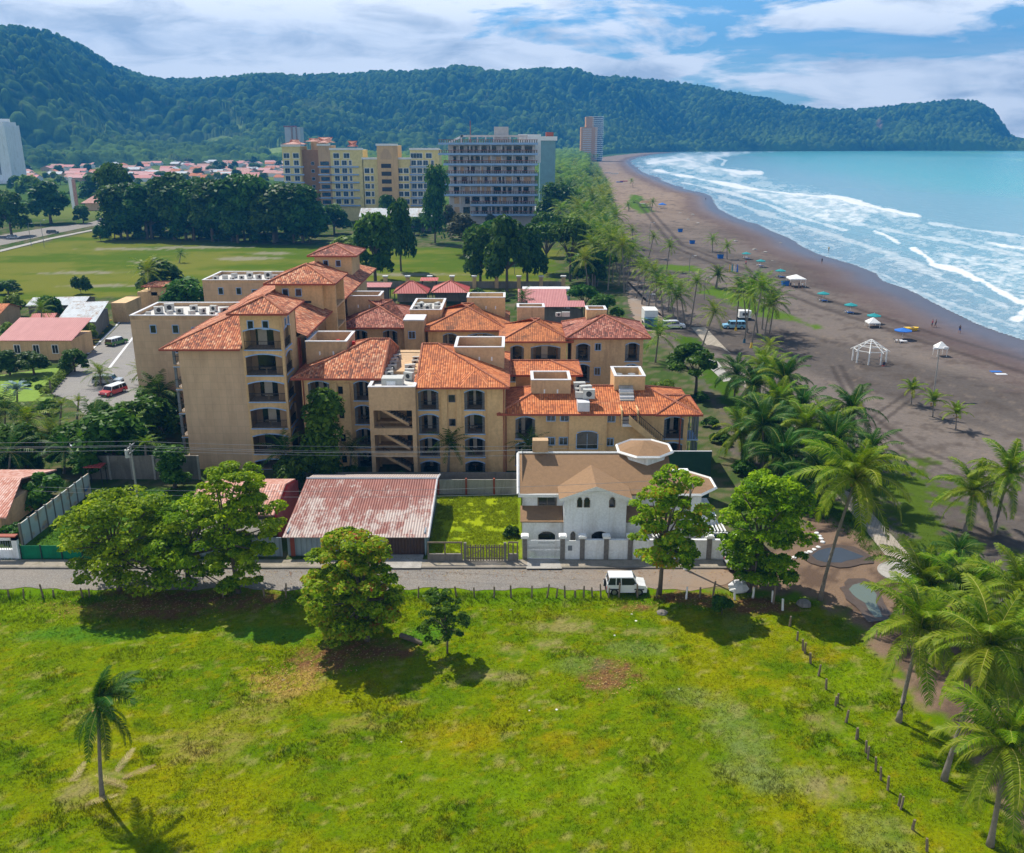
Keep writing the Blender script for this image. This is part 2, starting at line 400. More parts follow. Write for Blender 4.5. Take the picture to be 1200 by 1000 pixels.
# ================================================================== ground survey
def W(pts): return [spot(*p) for p in pts]
SHORE_PX = [(1600, 560), (1400, 480), (1300, 440), (1200, 402), (1170, 391), (1140, 379), (1112, 365), (1075, 347), (1045, 336), (1032, 330), (1025, 321), (1000, 311), (962, 300), (937, 290), (925, 280), (890, 266), (860, 255), (842, 246), (836, 238), (833, 231), (825, 227), (807, 224), (775, 212), (752, 202), (740, 193), (738, 189), (745, 185), (765, 181), (790, 178.5), (830, 176.5), (900, 175.5), (1000, 175.2), (1100, 175), (1200, 175), (1300, 175)]
SHORE = W(SHORE_PX)
BEACH = W([(1600, 560), (1600, 1100), (1330, 1000), (1200, 740), (1110, 700), (1050, 655), (985, 600), (930, 585), (880, 545), (850, 505), (838, 470), (815, 430), (800, 415), (765, 395), (745, 370), (735, 340), (722, 310), (725, 275), (722, 250), (716, 225), (708, 205), (702, 192), (700, 185), (720, 182.5), (760, 178.5), (800, 176.5), (900, 174.6), (1300, 174.2), (1300, 175.2)][:-1]) + SHORE[::-1][1:]
SEA_OUT = None
DIRT = W([(840, 640), (700, 668), (845, 690), (900, 697), (960, 703), (1010, 735), (1050, 790), (1095, 845), (1150, 905), (1215, 1000), (1330, 1000), (1260, 880), (1200, 800), (1160, 740), (1080, 690), (1040, 655), (1000, 620), (960, 600), (935, 612), (925, 640)])
_n = len(SHORE) - 1; BEACH = BEACH[:-_n] + [(x_ + (30 if y_ < 1500 else 60), y_ - (4 if y_ < 1500 else 25)) for x_, y_ in BEACH[-_n:]]
GRASS_R = W([(1010, 535), (1075, 545), (1120, 575), (1110, 610), (1150, 640), (1180, 690), (1110, 700), (1060, 655), (1030, 610), (1000, 580)])
PATH_L = [(812, 388), (838, 420), (870, 462), (905, 505), (950, 555), (1002, 605), (1038, 655)]
GRASS_PL = W([(800, 392), (830, 430), (870, 480), (920, 540), (975, 600), (1020, 650), (1035, 660)])
VERGE = [W([(868, 345), (905, 362), (935, 372), (960, 385), (930, 376), (890, 372), (850, 352), (815, 343), (835, 335)]), W([(772, 310), (815, 312), (825, 318), (790, 318), (765, 315)]), W([(740, 228), (752, 230), (765, 248), (752, 252), (735, 240)])]
BACKFIELD = W([(-300, 325), (0, 295), (105, 272), (180, 278), (330, 287), (500, 290), (660, 292), (650, 318), (640, 340), (600, 345), (300, 350), (200, 345), (90, 350), (-300, 420)])
DRIVE = W([(62, 458), (90, 430), (120, 395), (150, 360), (175, 360), (185, 420), (190, 470), (150, 520), (60, 530), (95, 470)])
LOTYEL = (-7.9, .8, 76.5, 92)
BLOBS = []  # (x, y, rx, ry, kind)
def blob(px, py, rx, ry, kind):
    x, y = spot(px, py); BLOBS.append((x, y, rx, ry, kind))
for a in [(720, 790, 1.7, 2.0, 'litter'), (705, 800, 1.4, 1.5, 'litter'), (665, 735, 3, 1.2, 'bare'), (640, 755, 1.5, 1, 'bare'), (745, 712, 1.8, .8, 'litter'), (760, 740, 2, .7, 'bare'), (585, 795, 2.4, .9, 'bare'), (600, 765, 1.2, .8, 'bare'), (865, 735, 1.5, 2, 'grey'), (860, 850, 2.2, 3.0, 'grey'), (880, 900, 2.6, 1.8, 'grey'), (920, 915, 2.6, 1.2, 'grey'), (800, 815, 1.6, 1.3, 'grey'), (740, 760, 2.6, 1.4, 'grey'), (680, 780, 2.0, 1.2, 'grey'), (1030, 980, 2, 1.5, 'grey'), (975, 930, 1.6, 1.5, 'bare'), (970, 850, 1.2, 1.5, 'bare'),
          (230, 705, 9, 2.0, 'litter'), (150, 715, 6, 1.6, 'litter'), (430, 765, 3.5, 1.8, 'litter'), (380, 780, 3, 1.6, 'litter'), (330, 800, 3, 2.0, 'fleck'), (250, 880, 3, 1.5, 'bare2'), (300, 830, 2.5, 2, 'bare2'), (230, 870, 2.5, 2, 'bare2'), (125, 915, 1.3, 1.0, 'bare'), (85, 935, 1, .7, 'bare'), (830, 705, 3.5, 1.3, 'litter'), (900, 712, 3, 1.3, 'litter'), (795, 700, 2.5, .8, 'litter'), (640, 870, 1.8, 1.4, 'orange'), (690, 880, 1.6, 1.3, 'orange'), (530, 865, 3, 1.5, 'orange'), (590, 925, 3, 1.5, 'bright'), (700, 920, 2, 1.5, 'bright'), (1000, 800, 3, 3, 'bright'), (960, 770, 2.5, 1.5, 'orange'), (420, 850, 2.5, 1, 'bare2'), (330, 745, 4, 1.4, 'lush'), (500, 745, 2, 1.8, 'lush'), (40, 720, 8, 1.6, 'bright'), (100, 745, 5, 1.2, 'lush'), (1000, 870, 2, 2, 'bright')]:
    blob(*a)
def lerp(a, b, w):
    return a * (1 - w[..., None]) + np.array(b) * w[..., None]
def ground_col(x, y):
    """surveyed colours of the ground at world x, y"""
    g1 = fbm(x * .12, y * .16, 3, 4); g2 = fbm(x * .6, y * .8, 9, 4); g3 = fbm(x * 2.2, y * 2.6, 21, 3)
    c = np.zeros(x.shape + (3,)) + np.array((.125, .18, .001))
    c = lerp(c, (.185, .205, .001), sstep(.42, .66, g1))
    c = lerp(c, (.07, .14, .001), sstep(.5, .7, g2) * .7)
    c = lerp(c, (.27, .2, .004), sstep(.6, .78, g3) * .4)
    c = lerp(c, (.33, .27, .1), sstep(.66, .75, fbm(x * 1.3, y * 1.7, 40, 4)) * .45)
    # strip beside the road and beyond the posts grows greener
    gr = np.clip(sstep(66.5, 69, y) * .8 + sstep(0, 2.5, x - (27 + (y - 60) * -.28) ) * sstep(75, 66, y) * .7, 0, 1)
    c = lerp(c, (.085, .18, .002), gr * (.5 + .5 * g2))
    kinds = dict(litter=((.17, .085, .04), 1.0, .62), bare=((.25, .2, .09), .55, .65), bare2=((.25, .2, .06), .4, .6), grey=((.15, .2, .07), .42, .4), fleck=((.36, .25, .06), .7, .6), orange=((.28, .2, .004), .4, .4), bright=((.15, .24, .002), .5, .3), lush=((.07, .17, .01), .9, .3))
    for bx, by, rx, ry, k in BLOBS:
        if abs(by) > 400: continue
        col, st, br = kinds[k]
        d = np.sqrt(((x - bx) / rx) ** 2 + ((y - by) / ry) ** 2) + (g2 - .5) * 1.4
        wgt = sstep(1.25, .55, d) * st * (1 - br + br * sstep(.4, .6, g3) * 1.4)
        c = lerp(c, col, np.clip(wgt, 0, 1))
    # land beyond the road: hotel gardens, dull green and bare soil
    far = sstep(74, 76, y)
    c2 = lerp(np.zeros(x.shape + (3,)) + np.array((.05, .085, .02)), (.17, .13, .09), sstep(.45, .65, g2) * .6)
    c = c * (1 - far[..., None]) + c2 * far[..., None]
    e = (g2 - .5)
    def zone(poly, col, edge, amp, col2=None, w2=None):
        nonlocal c
        s_ = sdist(x, y, poly) / edge + e * amp
        k = sstep(.5, -.5, s_); cc = np.zeros(x.shape + (3,)) + np.array(col)
        if col2 is not None: cc = lerp(cc, col2, w2)
        c = c * (1 - k[..., None]) + cc * k[..., None]
    r = np.hypot(x, y)
    zone(BACKFIELD, (.075, .12, .01), 4, 2, (.145, .155, .025), sstep(.38, .66, fbm(x * .04, y * .09, 5, 5, .65)))
    for px, py, sx, sy in [(175, 307, 6, 4), (320, 297, 8, 4), (290, 303, 9, 5), (90, 320, 14, 3), (150, 292, 16, 4), (480, 322, 14, 3), (120, 335, 12, 2.5), (240, 290, 18, 4)]:
        bx, by = spot(px, py); d = np.sqrt(((x - bx) / sx) ** 2 + ((y - by) / sy) ** 2) + e * 1.5
        c = lerp(c, (.24, .22, .16), sstep(1.2, .6, d) * .8)
    # beach: brown volcanic sand, darker where wet, track marks
    trk = fbm(x * .05 + y * .02, y * .012, 33, 5, .6)
    bc = lerp(np.zeros(x.shape + (3,)) + np.array((.1, .086, .078)), (.16, .134, .118), sstep(.4, .65, trk))
    bc = lerp(bc, (.3, .22, .16), sstep(300, 600, y) * .8)  # far sand painted lighter, as if lit by sun breaking through cloud
    bc = lerp(bc, (.07, .055, .045), sstep(.55, .75, fbm(x * .35, y * .3, 71, 5, .6)) * .55)
    bc = lerp(bc, (.055, .044, .04), sstep(.6, .8, fbm(x * .12 + y * .05, y * .5, 78, 5, .65)) * .5); bc = lerp(bc, (.22, .17, .13), sstep(.62, .8, fbm(x * .8, y * .5, 75, 4, .6)) * .4)
    sdst = pldist(x, y, SHORE)
    bc = lerp(bc, (.105, .072, .07), sstep(26, 9, sdst + e * 12) * .8)
    bc = lerp(bc, (.06, .045, .046), sstep(9, 1.5, sdst + e * 9) * .75)
    k = sstep(1.5, -1.5, sdist(x, y, BEACH) + e * 10)
    c = c * (1 - k[..., None]) + bc * k[..., None]
    zone(GRASS_R, (.065, .105, .012), 4, 5)
    k = sstep(2.6, 1.2, pldist(x, y, GRASS_PL) + e * 4.5) * (y < 175)
    c = lerp(c, (.05, .1, .01), k)
    for vg in VERGE: zone(vg, (.08, .14, .015), 3, 2)
    zone(DIRT, (.19, .13, .09), 1.4, 3.0, (.11, .075, .055), sstep(.45, .62, g2))
    # tyre lines across the sand
    for pl, wd in ((W([(830, 400), (900, 430), (960, 470), (1010, 505), (1060, 540)]), .35), (W([(1020, 490), (1050, 470), (1080, 450)]), .3), (W([(1030, 498), (1065, 470), (1100, 447)]), .3), (W([(975, 430), (1000, 480), (1060, 530), (1130, 560), (1210, 575)]), .4), (W([(985, 428), (1012, 480), (1070, 524), (1140, 550), (1210, 560)]), .4), (W([(745, 235), (790, 290), (860, 320), (960, 360), (1080, 400), (1210, 440)]), .9), (W([(750, 233), (800, 288), (880, 318), (980, 355), (1090, 390), (1210, 425)]), .8)):
        d = pldist(x, y, pl); c = lerp(c, (.045, .036, .032), sstep(wd * 1.7, wd * .4, d + e * .5) * .6)
    # yellow weedy lot beside the rusty roof
    k = sstep(.6, -.4, np.maximum(np.abs(x + 3.5) - 4.4, np.abs(y - 84.3) - 7.6))
    c = c * (1 - k[..., None]) + lerp(np.zeros(x.shape + (3,)) + np.array((.27, .33, .01)), (.2, .28, .01), sstep(.5, .62, fbm(x * .35, y * .35, 55, 3)))  * k[..., None]
    k = sstep(1, 0, np.maximum(np.abs(x + 40) - 7.5, np.abs(y - 87) - 7.5))
    c = c * (1 - k[..., None]) + np.array((.06, .13, .015)) * k[..., None]
    return c
# polar sheets that widen with distance
def polar(a0, a1, na, r0, r1, nr):
    A, R_ = np.meshgrid(np.linspace(a0, a1, na), np.geomspace(r0, r1, nr)); return R_ * np.sin(A), R_ * np.cos(A)
MT['ground'] = vcol('mixed_ground', bump=(.06, 2.5)); MT['sand'] = vcol('brown_sand', bump=(.05, 1.2), speck=.2, sscale=1.5)
_m = MT['sand']; _t = NT(_m); _b = _t.n['Principled BSDF']; _w = _t.attr('wet', 'Fac'); _t.put(_b.inputs['Roughness'], _t.math('MULTIPLY_ADD', _w, -.6, .9)); _t.put(_b.inputs['Specular IOR Level'], _t.math('MULTIPLY', _w, .45))
MT['field'] = vcol('meadow', bump=(.12, 2.2), speck=.38, sscale=4.5, fine=(11, .5, (.06, .11, .008)))
# base sheet to the horizon
X, Y = polar(-pi, pi, 73, 20, 14000, 40)
struct(gridmesh('terrain', X, Y, X * 0 - 2.5, plain('far_land', (.07, .11, .03), .95, .3, .01, 0)))
X, Y = polar(-1.1, 1.1, 640, 33, 4200, 520)
Z = X * 0
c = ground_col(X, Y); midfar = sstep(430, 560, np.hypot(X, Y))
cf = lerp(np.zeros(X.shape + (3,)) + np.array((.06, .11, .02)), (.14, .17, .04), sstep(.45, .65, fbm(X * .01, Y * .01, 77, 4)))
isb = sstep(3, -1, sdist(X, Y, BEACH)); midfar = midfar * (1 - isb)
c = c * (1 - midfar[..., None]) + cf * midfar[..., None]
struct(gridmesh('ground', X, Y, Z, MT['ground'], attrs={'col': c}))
# meadow in front
xs = np.arange(-64, 62, .32); ys = np.arange(34, 70.7, .32); X, Y = np.meshgrid(xs, ys)
FIELD = [(-64, 34), (62, 34)] + [(62, 36)] + W([(1200, 985), (1150, 912), (1090, 850), (1045, 792), (1005, 738), (955, 706), (900, 700), (845, 695), (700, 697)]) + [(8, 70.3), (-64, 70.3)]
inside = sdist(X, Y, FIELD) + (fbm(X * .5, Y * .5, 61, 3) - .5) * 1.5 < 0
def field_z(x, y):
    return .012 + sstep(0, 3, 70.2 - y) * ((fbm(x * .22, y * .22, 12, 4) - .3).clip(0) * .55) * (1 - sstep(20, 24, x + (y - 45) * .0) * .7)
fk = inside[:-1, :-1] & inside[1:, 1:] & inside[1:, :-1] & inside[:-1, 1:]
struct(gridmesh('grass_field', X, Y, field_z(X, Y), MT['field'], keep=fk, attrs={'col': ground_col(X, Y)}))
# beach
X, Y = polar(-.06, .95, 620, 46, 3400, 640)
sdb = sdist(X, Y, BEACH); ins = sdb < 0
bk = ins[:-1, :-1] & ins[1:, 1:] & ins[1:, :-1] & ins[:-1, 1:]
_sea = inpoly(X, Y, SHORE + [(15000, SHORE[-1][1]), (15000, 60), (SHORE[0][0], 60)])
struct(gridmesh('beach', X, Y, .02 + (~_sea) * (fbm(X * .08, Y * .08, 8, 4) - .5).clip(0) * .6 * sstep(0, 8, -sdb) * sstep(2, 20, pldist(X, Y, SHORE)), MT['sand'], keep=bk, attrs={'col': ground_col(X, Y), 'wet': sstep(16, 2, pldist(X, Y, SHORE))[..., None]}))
# ------------------------------------------------------------------ sea
X, Y = polar(.075, 1.15, 760, 110, 13000, 900)
PX, PY = topix(X, Y)
SEAPOLY = SHORE + [(9000, 2800), (14000, 12000), (3000, 13500), (2600, 4200)]
SEAPOLY = SHORE[:] + [(9000, 3200), (14000, 6000), (14000, 0), (300, 0)]
# shoreline waterline side: sea lies at larger x
def seaside(x, y):
    return inpoly(x, y, SHORE + [(15000, SHORE[-1][1]), (15000, 60), (SHORE[0][0], 60)])
ssd = pldist(X, Y, SHORE); wob = (fbm(X * .03, Y * .03, 4, 4) - .5) * 14 * np.clip(np.hypot(X, Y) / 700, .35, 1)
inside = seaside(X, Y) & (ssd > np.clip(wob, 0, 99))
hed = W([(1300, 175)])[0]
inside |= (Y > hed[1]) & (X > 1700)
nz = (fbm(PX * .045, PY * .16, 14, 5, .6) - .5); nz2 = fbm(PX * .12, PY * .4, 15, 4, .6)
foam = np.zeros(X.shape)
def fband(pl, wdt, st):
    global foam
    d = pldist(PX, PY * 2.2, [(a, b * 2.2) for a, b in pl]) + nz * wdt * 2.0
    foam = np.maximum(foam, sstep(wdt, wdt * .35, d) * st)
def fpoly(pl, st, soft=6, br=.5):
    global foam
    d = sdist(PX, PY * 2.2, [(a, b * 2.2) for a, b in pl]) + nz * soft * 3
    foam = np.maximum(foam, sstep(soft, -soft, d) * st * (1 - br + br * sstep(.35, .65, nz2)))
fpoly([(750, 186), (800, 181), (850, 177.5), (905, 177), (870, 180), (845, 186), (838, 193), (860, 199), (888, 203), (870, 208), (830, 206), (800, 200), (775, 196), (755, 195)], .72, 8, .4)
fpoly([(742, 190), (790, 180), (880, 200), (900, 210), (960, 222), (1000, 235), (1080, 255), (1120, 262), (1220, 280), (1220, 330), (1170, 318), (1100, 296), (1020, 272), (960, 262), (925, 255), (905, 238), (880, 232), (850, 226), (800, 218), (760, 204)], .42, 8, .75)
fpoly([(845, 218), (880, 222), (905, 225), (950, 226), (985, 232), (1025, 243), (1050, 248), (1076, 254), (1050, 256), (1020, 252), (1010, 262), (970, 260), (940, 252), (918, 243), (895, 234), (868, 226)], .7, 6, .4)
fpoly([(1068, 291), (1110, 297), (1160, 300), (1220, 305), (1220, 360), (1190, 357), (1170, 342), (1140, 324), (1100, 313), (1085, 302)], .6, 6, .6)
fpoly([(1150, 283), (1180, 286), (1220, 292), (1220, 297), (1170, 290)], .9, 3, .3)
fband([(1070, 292), (1088, 303), (1095, 310), (1130, 320), (1158, 333), (1180, 348), (1200, 356), (1230, 362)], 7, .95)
fband([(985, 233), (1020, 243), (1050, 249), (1076, 254)], 5, .9)
fband([(1025, 271), (1040, 277), (1052, 285)], 5, .8)
for pl_, w_, s_ in (([(760, 192), (800, 187), (835, 196), (870, 203), (890, 203)], 3, .8), ([(770, 200), (820, 210), (880, 222), (930, 228), (985, 232), (1030, 244)], 3.5, .85), ([(800, 214), (850, 225), (900, 240), (940, 256), (990, 270)], 3, .6), ([(845, 232), (900, 252), (950, 268), (1000, 284), (1050, 300), (1100, 322)], 4, .5), ([(1000, 262), (1060, 274), (1120, 284), (1200, 300)], 4, .55), ([(1090, 262), (1130, 268), (1180, 275), (1230, 280)], 3, .6), ([(1040, 300), (1080, 318), (1130, 338), (1180, 362)], 4, .5), ([(1110, 300), (1160, 310), (1220, 322)], 4, .6), ([(830, 183), (850, 188), (846, 194)], 3, .7)): fband(pl_, w_ * 1.7, s_)
fband([(820, 177.3), (860, 176.3), (905, 176)], 2, .8)
fband([(1035, 322), (1060, 336), (1100, 352), (1140, 365), (1190, 383)], 5, .45)
fband([(1190, 375), (1205, 362), (1230, 368)], 9, .8)
foam = np.maximum(foam, sstep(5, 0, ssd - np.clip(wob, 0, 99) + nz * 5) * .42 * (PY > 182))
foam = np.maximum(foam, sstep(60, 10, ssd + nz * 60) * .35 * sstep(.4, .6, nz2) * (PY > 190))
off = ssd + (fbm(X * .004, Y * .002, 19, 3) - .5) * 220
deep = lerp(np.zeros(X.shape + (3,)) + np.array((.17, .33, .39)), (.09, .37, .38), sstep(120, 330, off))
deep = lerp(deep, (.15, .46, .38), sstep(350, 700, off) * sstep(.35, .6, fbm(X * .003, Y * .0016, 29, 4)))
deep = lerp(deep, (.03, .27, .38), sstep(1000, 2300, off))
deep = lerp(deep, (.16, .21, .26), sstep(40, 6, ssd + nz * 30) * .45)
k = inside[:-1, :-1] & inside[1:, 1:] & inside[1:, :-1] & inside[:-1, 1:]
m, t, b = newmat('sea_water'); v = t.tc()
fm = t.attr('foam', 'Fac'); br = t.noise(t.mapping(v, (1, .55, 1)), .5, 8, .78)
fmm = t.ramp(t.math('ADD', fm, t.math('MULTIPLY', t.math('SUBTRACT', br, .5), 1.7)), [(.2, 0.0), (.45, .35), (.85, 1.0)])
cc = t.mix(t.math('MULTIPLY', fmm, t.ramp(fm, [(0.0, 0.0), (.15, 1.0)])), t.attr('col'), (.62, .65, .68))
wv = t.noise(t.mapping(v, (.5, .16, 1)), .35, 6, .6)
setp(t, b, cc, t.ramp(fmm, [(0.0, .22), (1.0, .8)]), spec=.22, normal=t.bump(wv, 1.4, .8)); MT['sea'] = m
ZS = .06 + np.clip(foam - .5, 0, 1) * .9 * sstep(15, 60, ssd)
struct(gridmesh('sea', X, Y, ZS, m, keep=k, attrs={'col': deep, 'foam': foam[..., None]}))
# ------------------------------------------------------------------ wooded hills
RIDGE = [(-900, 40), (-500, 20), (-200, 25), (0, 33), (40, 35), (75, 45), (110, 60), (150, 80), (185, 93), (250, 95), (300, 90), (350, 92), (400, 90), (440, 88), (480, 86), (520, 82), (540, 79), (570, 86), (600, 84), (640, 82), (665, 82), (700, 90), (740, 92), (770, 95), (810, 101), (850, 108), (890, 114), (920, 124), (960, 129), (1000, 130), (1050, 125), (1090, 121), (1120, 120), (1145, 123), (1160, 132), (1175, 149), (1184, 160), (1192, 163.5), (1203, 164.5), (1230, 168), (1300, 174)]
rp = np.array(RIDGE, float)
cols = np.concatenate([np.linspace(-900, -60, 130)[:-1], np.linspace(-60, 1300, 1280)])
PXc = cols; az_ = np.arctan((PXc - 600) / F * cp)
rf = np.interp(PXc, [-900, 0, 150, 330, 640, 800, 1000, 1200, 1300], [1150, 1250, 1350, 1500, 1900, 2450, 2700, 2950, 3050])
rr = np.interp(PXc, [-900, 0, 200, 400, 640, 800, 1000, 1200, 1300], [2100, 2200, 2600, 2700, 2750, 3050, 3250, 3400, 3450])
ridgepy = np.interp(PXc, rp[:, 0], rp[:, 1])
zr = np.array([at(p_, q_, r_ * cos(a_))[1] for p_, q_, r_, a_ in zip(PXc, ridgepy, rr, az_)]) - 8
zr = np.maximum(zr, 3)
T = np.concatenate([np.linspace(0, 1, 330), np.linspace(1.02, 1.6, 24)])
TT, AZ = np.meshgrid(T, az_, indexing='ij')
R_ = rf + (rr - rf) * TT; X = R_ * np.sin(AZ); Y = R_ * np.cos(AZ)
ZR = np.broadcast_to(zr, X.shape)
pf = np.where(TT <= 1, np.clip(TT, 0, 1) ** 1.25 * .55 + sstep(0, 1, TT) * .45, 1 - (TT - 1) * .9)
head = sstep(780, 1000, PXc); pf = np.where(TT <= 1, pf * (1 - head) + np.clip(TT, 0, 1) ** .6 * head, pf)
rid = 1 - np.abs(fbm(X / 330 + Y / 900, Y / 420, 51, 3, .5) - .5) * 4
rid2 = 1 - np.abs(fbm(X / 130, Y / 170, 57, 3, .5) - .5) * 4
rel = ((rid - .35) * .34 + (rid2 - .4) * .13) * ZR * (TT * (1 - TT)).clip(0) * 3.2
Z = np.maximum(ZR * pf + rel, -1)
d1, q1 = worley(X / 11, Y / 11, 5); d1b, q1b = worley(X / 17, Y / 17, 65); big_ = fbm(X / 90, Y / 90, 66, 3) > .52; d1 = np.where(big_, d1b, d1); q1 = np.where(big_, q1b, q1); d2, q2 = worley(X / 7, Y / 7, 8)
Zc = Z + (1 - d1.clip(0, 1) ** 2) * 12 * (.45 + q1) * sstep(0, .03, TT) + (1 - d2 ** 2).clip(0) * 2.2
d3, q3 = worley(X / 70, Y / 70, 15)
tint = (q1 * .75 + q2 * .35 + fbm(X / 160, Y / 160, 31, 4) * .8 - .5).clip(0, 1)
hc = lerp(np.zeros(X.shape + (3,)) + np.array((.004, .02, .01)), (.085, .15, .022), tint ** 1.5)
hc = lerp(hc, (.11, .19, .03), sstep(.72, .95, q1) * .55); hc = lerp(hc, (.1, .1, .05), sstep(.9, 1, q2) * .5); hc = lerp(hc, (.09, .15, .02), sstep(.5, .7, fbm(X / 260, Y / 200, 95, 4)) * sstep(.55, .15, TT) * .7); hc = lerp(hc, (.1, .17, .028), sstep(.4, .62, fbm(X / 120, Y / 90, 96, 4)) * sstep(.42, .08, TT) * (.4 + .6 * q1))
clear = sstep(.60, .68, fbm(X / 190, Y / 130, 91, 4)) * sstep(.5, .2, TT) * sstep(700, 500, PXc)
for (ax, ay, bx, by, wpx) in ((262, 131, 282, 152, 6), (155, 140, 175, 143, 6), (645, 148, 670, 147, 5), (590, 146, 600, 143, 4), (95, 150, 120, 156, 7), (500, 150, 520, 146, 3), (690, 150, 710, 158, 3)):
    PXX, PYY = topix(X, Y, Z); clear = np.maximum(clear, sstep(wpx, wpx * .4, pldist(PXX, PYY, [(ax, ay), (bx, by)]) + (q2 - .5) * 4))
clear = clear * (TT < .9)
scar = sstep(5, 1, np.hypot(topix(X, Y, Z)[0] - 1030, (topix(X, Y, Z)[1] - 150) * .6)) * .8
hc = lerp(hc, (.2, .27, .07), clear); hc = lerp(hc, (.3, .2, .14), scar)
Zc = np.where(clear > .5, Z + 1, Zc)
struct(gridmesh('hills', X, Y, Zc - 1.2, vcol('forest_canopy', bump=(2.2, .16), speck=.4, sscale=.12), attrs={'col': hc}, smooth=False))
# ------------------------------------------------------------------ wood on the plain below the hills
X, Y = polar(-.75, .33, 760, 560, 2500, 430)
PX, PY = topix(X, Y)
TOWN = W([(-10, 216), (30, 219), (110, 214), (200, 213), (340, 210), (332, 193), (250, 189), (120, 185), (-60, 186)])
dt = sdist(X, Y, TOWN)
edge_r = np.interp(Y, *zip(*sorted([(p[1], p[0]) for p in W([(640, 300), (705, 240), (702, 205), (696, 192), (694, 186), (712, 181.5), (755, 177.2), (800, 175.2), (900, 173.8)])])))
lowb = np.hypot(X, Y) > np.interp(PX, [-200, 0, 100, 330, 420, 630, 700], [900, 1150, 1330, 1330, 640, 600, 640])
keepv = (X < edge_r - 8) & (dt > 6) & lowb & (np.hypot(X, Y) < np.interp(PX, [-900, 0, 150, 330, 640, 800, 1000], [1200, 1300, 1400, 1560, 1960, 2500, 2750]))
keepv &= ~((fbm(X / 55, Y / 55, 44, 3) > .58) & (np.hypot(X, Y) < 1900) & (X < edge_r - 60))
for (qx, qy, qr) in ((-560, 780, 40), (-428, 800, 34), (-5, 430, 60), (130, 1500, 30), (-400, 1080, 20)):
    keepv &= np.hypot(X - qx, Y - qy) > qr
d1, q1 = worley(X / 13, Y / 13, 105); d2, q2 = worley(X / 5.5, Y / 5.5, 108)
Zw = (1 - d1.clip(0, 1) ** 2) * (7 + 7 * q1) + (1 - d2 ** 2).clip(0) * 1.6 + 2.5 * fbm(X / 60, Y / 60, 3)
Zw = Zw * sstep(.5, 10, np.where(keepv, 10, 0))
tint = (q1 * .6 + q2 * .25 + fbm(X / 120, Y / 120, 31, 4) * .8 - .3).clip(0, 1)
wc = lerp(np.zeros(X.shape + (3,)) + np.array((.03, .08, .012)), (.14, .22, .02), tint)
k = keepv[:-1, :-1] | keepv[1:, 1:] | keepv[1:, :-1] | keepv[:-1, 1:]
wo = gridmesh('woodland', X, Y, Zw, vcol('wood_canopy', bump=(1.2, .3), speck=.4, sscale=.25), keep=k, attrs={'col': wc}, smooth=False)
tag(wo, 'broad belt of rounded green treetops between the town and the hills', 'woodland', kind='stuff')
# ------------------------------------------------------------------ air
hz = MB().box(-2600, 2900, -60, 4900, -4, 520)
hm = bpy.data.materials.new('haze_air'); hm.use_nodes = True; t = NT(hm); t.n.clear()
pv = t.new('ShaderNodeVolumePrincipled'); pv.inputs['Color'].default_value = (.05, .31, .76, 1); pv.inputs['Density'].default_value = HAZE if 'HAZE' in globals() else .00025
pv.inputs['Anisotropy'].default_value = .1
o = t.new('ShaderNodeOutputMaterial'); t.l.new(pv.outputs[0], o.inputs['Volume'])
tag(hz.build('haze', mat=hm), 'pale sea haze lying between the camera and the hills', 'haze', kind='stuff')
# ================================================================== facade helpers
class Fr:
    """a wall plane: origin, horizontal direction u, outward normal n"""
    def __init__(s, ox, oy, ux, uy):
        s.ox, s.oy, s.ux, s.uy = ox, oy, ux, uy; s.nx, s.ny = uy, -ux
    def p(s, u, z, d=0): return (s.ox + s.ux * u + s.nx * d, s.oy + s.uy * u + s.ny * d, z)
def fbox(mb, fr, u0, u1, z0, z1, d0, d1):
    b = [fr.p(u, 0, d)[:2] for u, d in ((u0, d0), (u1, d0), (u1, d1), (u0, d1))]
    return mb.hexa(b, z0, z1)
def fquad(mb, fr, pts, d=0): return mb.poly([fr.p(u, z, d) for u, z in pts])
def holed(mb, fr, u0, u1, z0, z1, ops, th=.25):
    us = sorted({u0, u1, *[o[0] for o in ops], *[o[1] for o in ops]}); zs = sorted({z0, z1, *[o[2] for o in ops], *[o[3] for o in ops]})
    us = [u for u in us if u0 <= u <= u1]; zs = [z for z in zs if z0 <= z <= z1]
    hole = lambda i, j: any(o[0] <= (us[i] + us[i + 1]) / 2 <= o[1] and o[2] <= (zs[j] + zs[j + 1]) / 2 <= o[3] for o in ops) if 0 <= i < len(us) - 1 and 0 <= j < len(zs) - 1 else False
    for i in range(len(us) - 1):
        for j in range(len(zs) - 1):
            if hole(i, j): continue
            a, b, c, d = us[i], us[i + 1], zs[j], zs[j + 1]
            fquad(mb, fr, [(a, c), (b, c), (b, d), (a, d)])
            for k, (ii, jj) in enumerate(((i - 1, j), (i + 1, j), (i, j - 1), (i, j + 1))):
                if hole(ii, jj):
                    if k < 2:
                        u = a if k == 0 else b; mb.poly([fr.p(u, c), fr.p(u, c, -th), fr.p(u, d, -th), fr.p(u, d)])
                    else:
                        z = c if k == 2 else d; mb.poly([fr.p(a, z), fr.p(a, z, -th), fr.p(b, z, -th), fr.p(b, z)])
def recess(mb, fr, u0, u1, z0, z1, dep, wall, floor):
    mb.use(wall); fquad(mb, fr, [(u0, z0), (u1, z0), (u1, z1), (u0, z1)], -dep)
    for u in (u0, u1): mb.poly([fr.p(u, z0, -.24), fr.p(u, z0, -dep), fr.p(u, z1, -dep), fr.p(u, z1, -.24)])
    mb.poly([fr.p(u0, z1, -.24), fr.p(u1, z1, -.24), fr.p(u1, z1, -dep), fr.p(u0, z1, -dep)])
    mb.use(floor); mb.poly([fr.p(u0, z0, -.24), fr.p(u1, z0, -.24), fr.p(u1, z0, -dep), fr.p(u0, z0, -dep)])
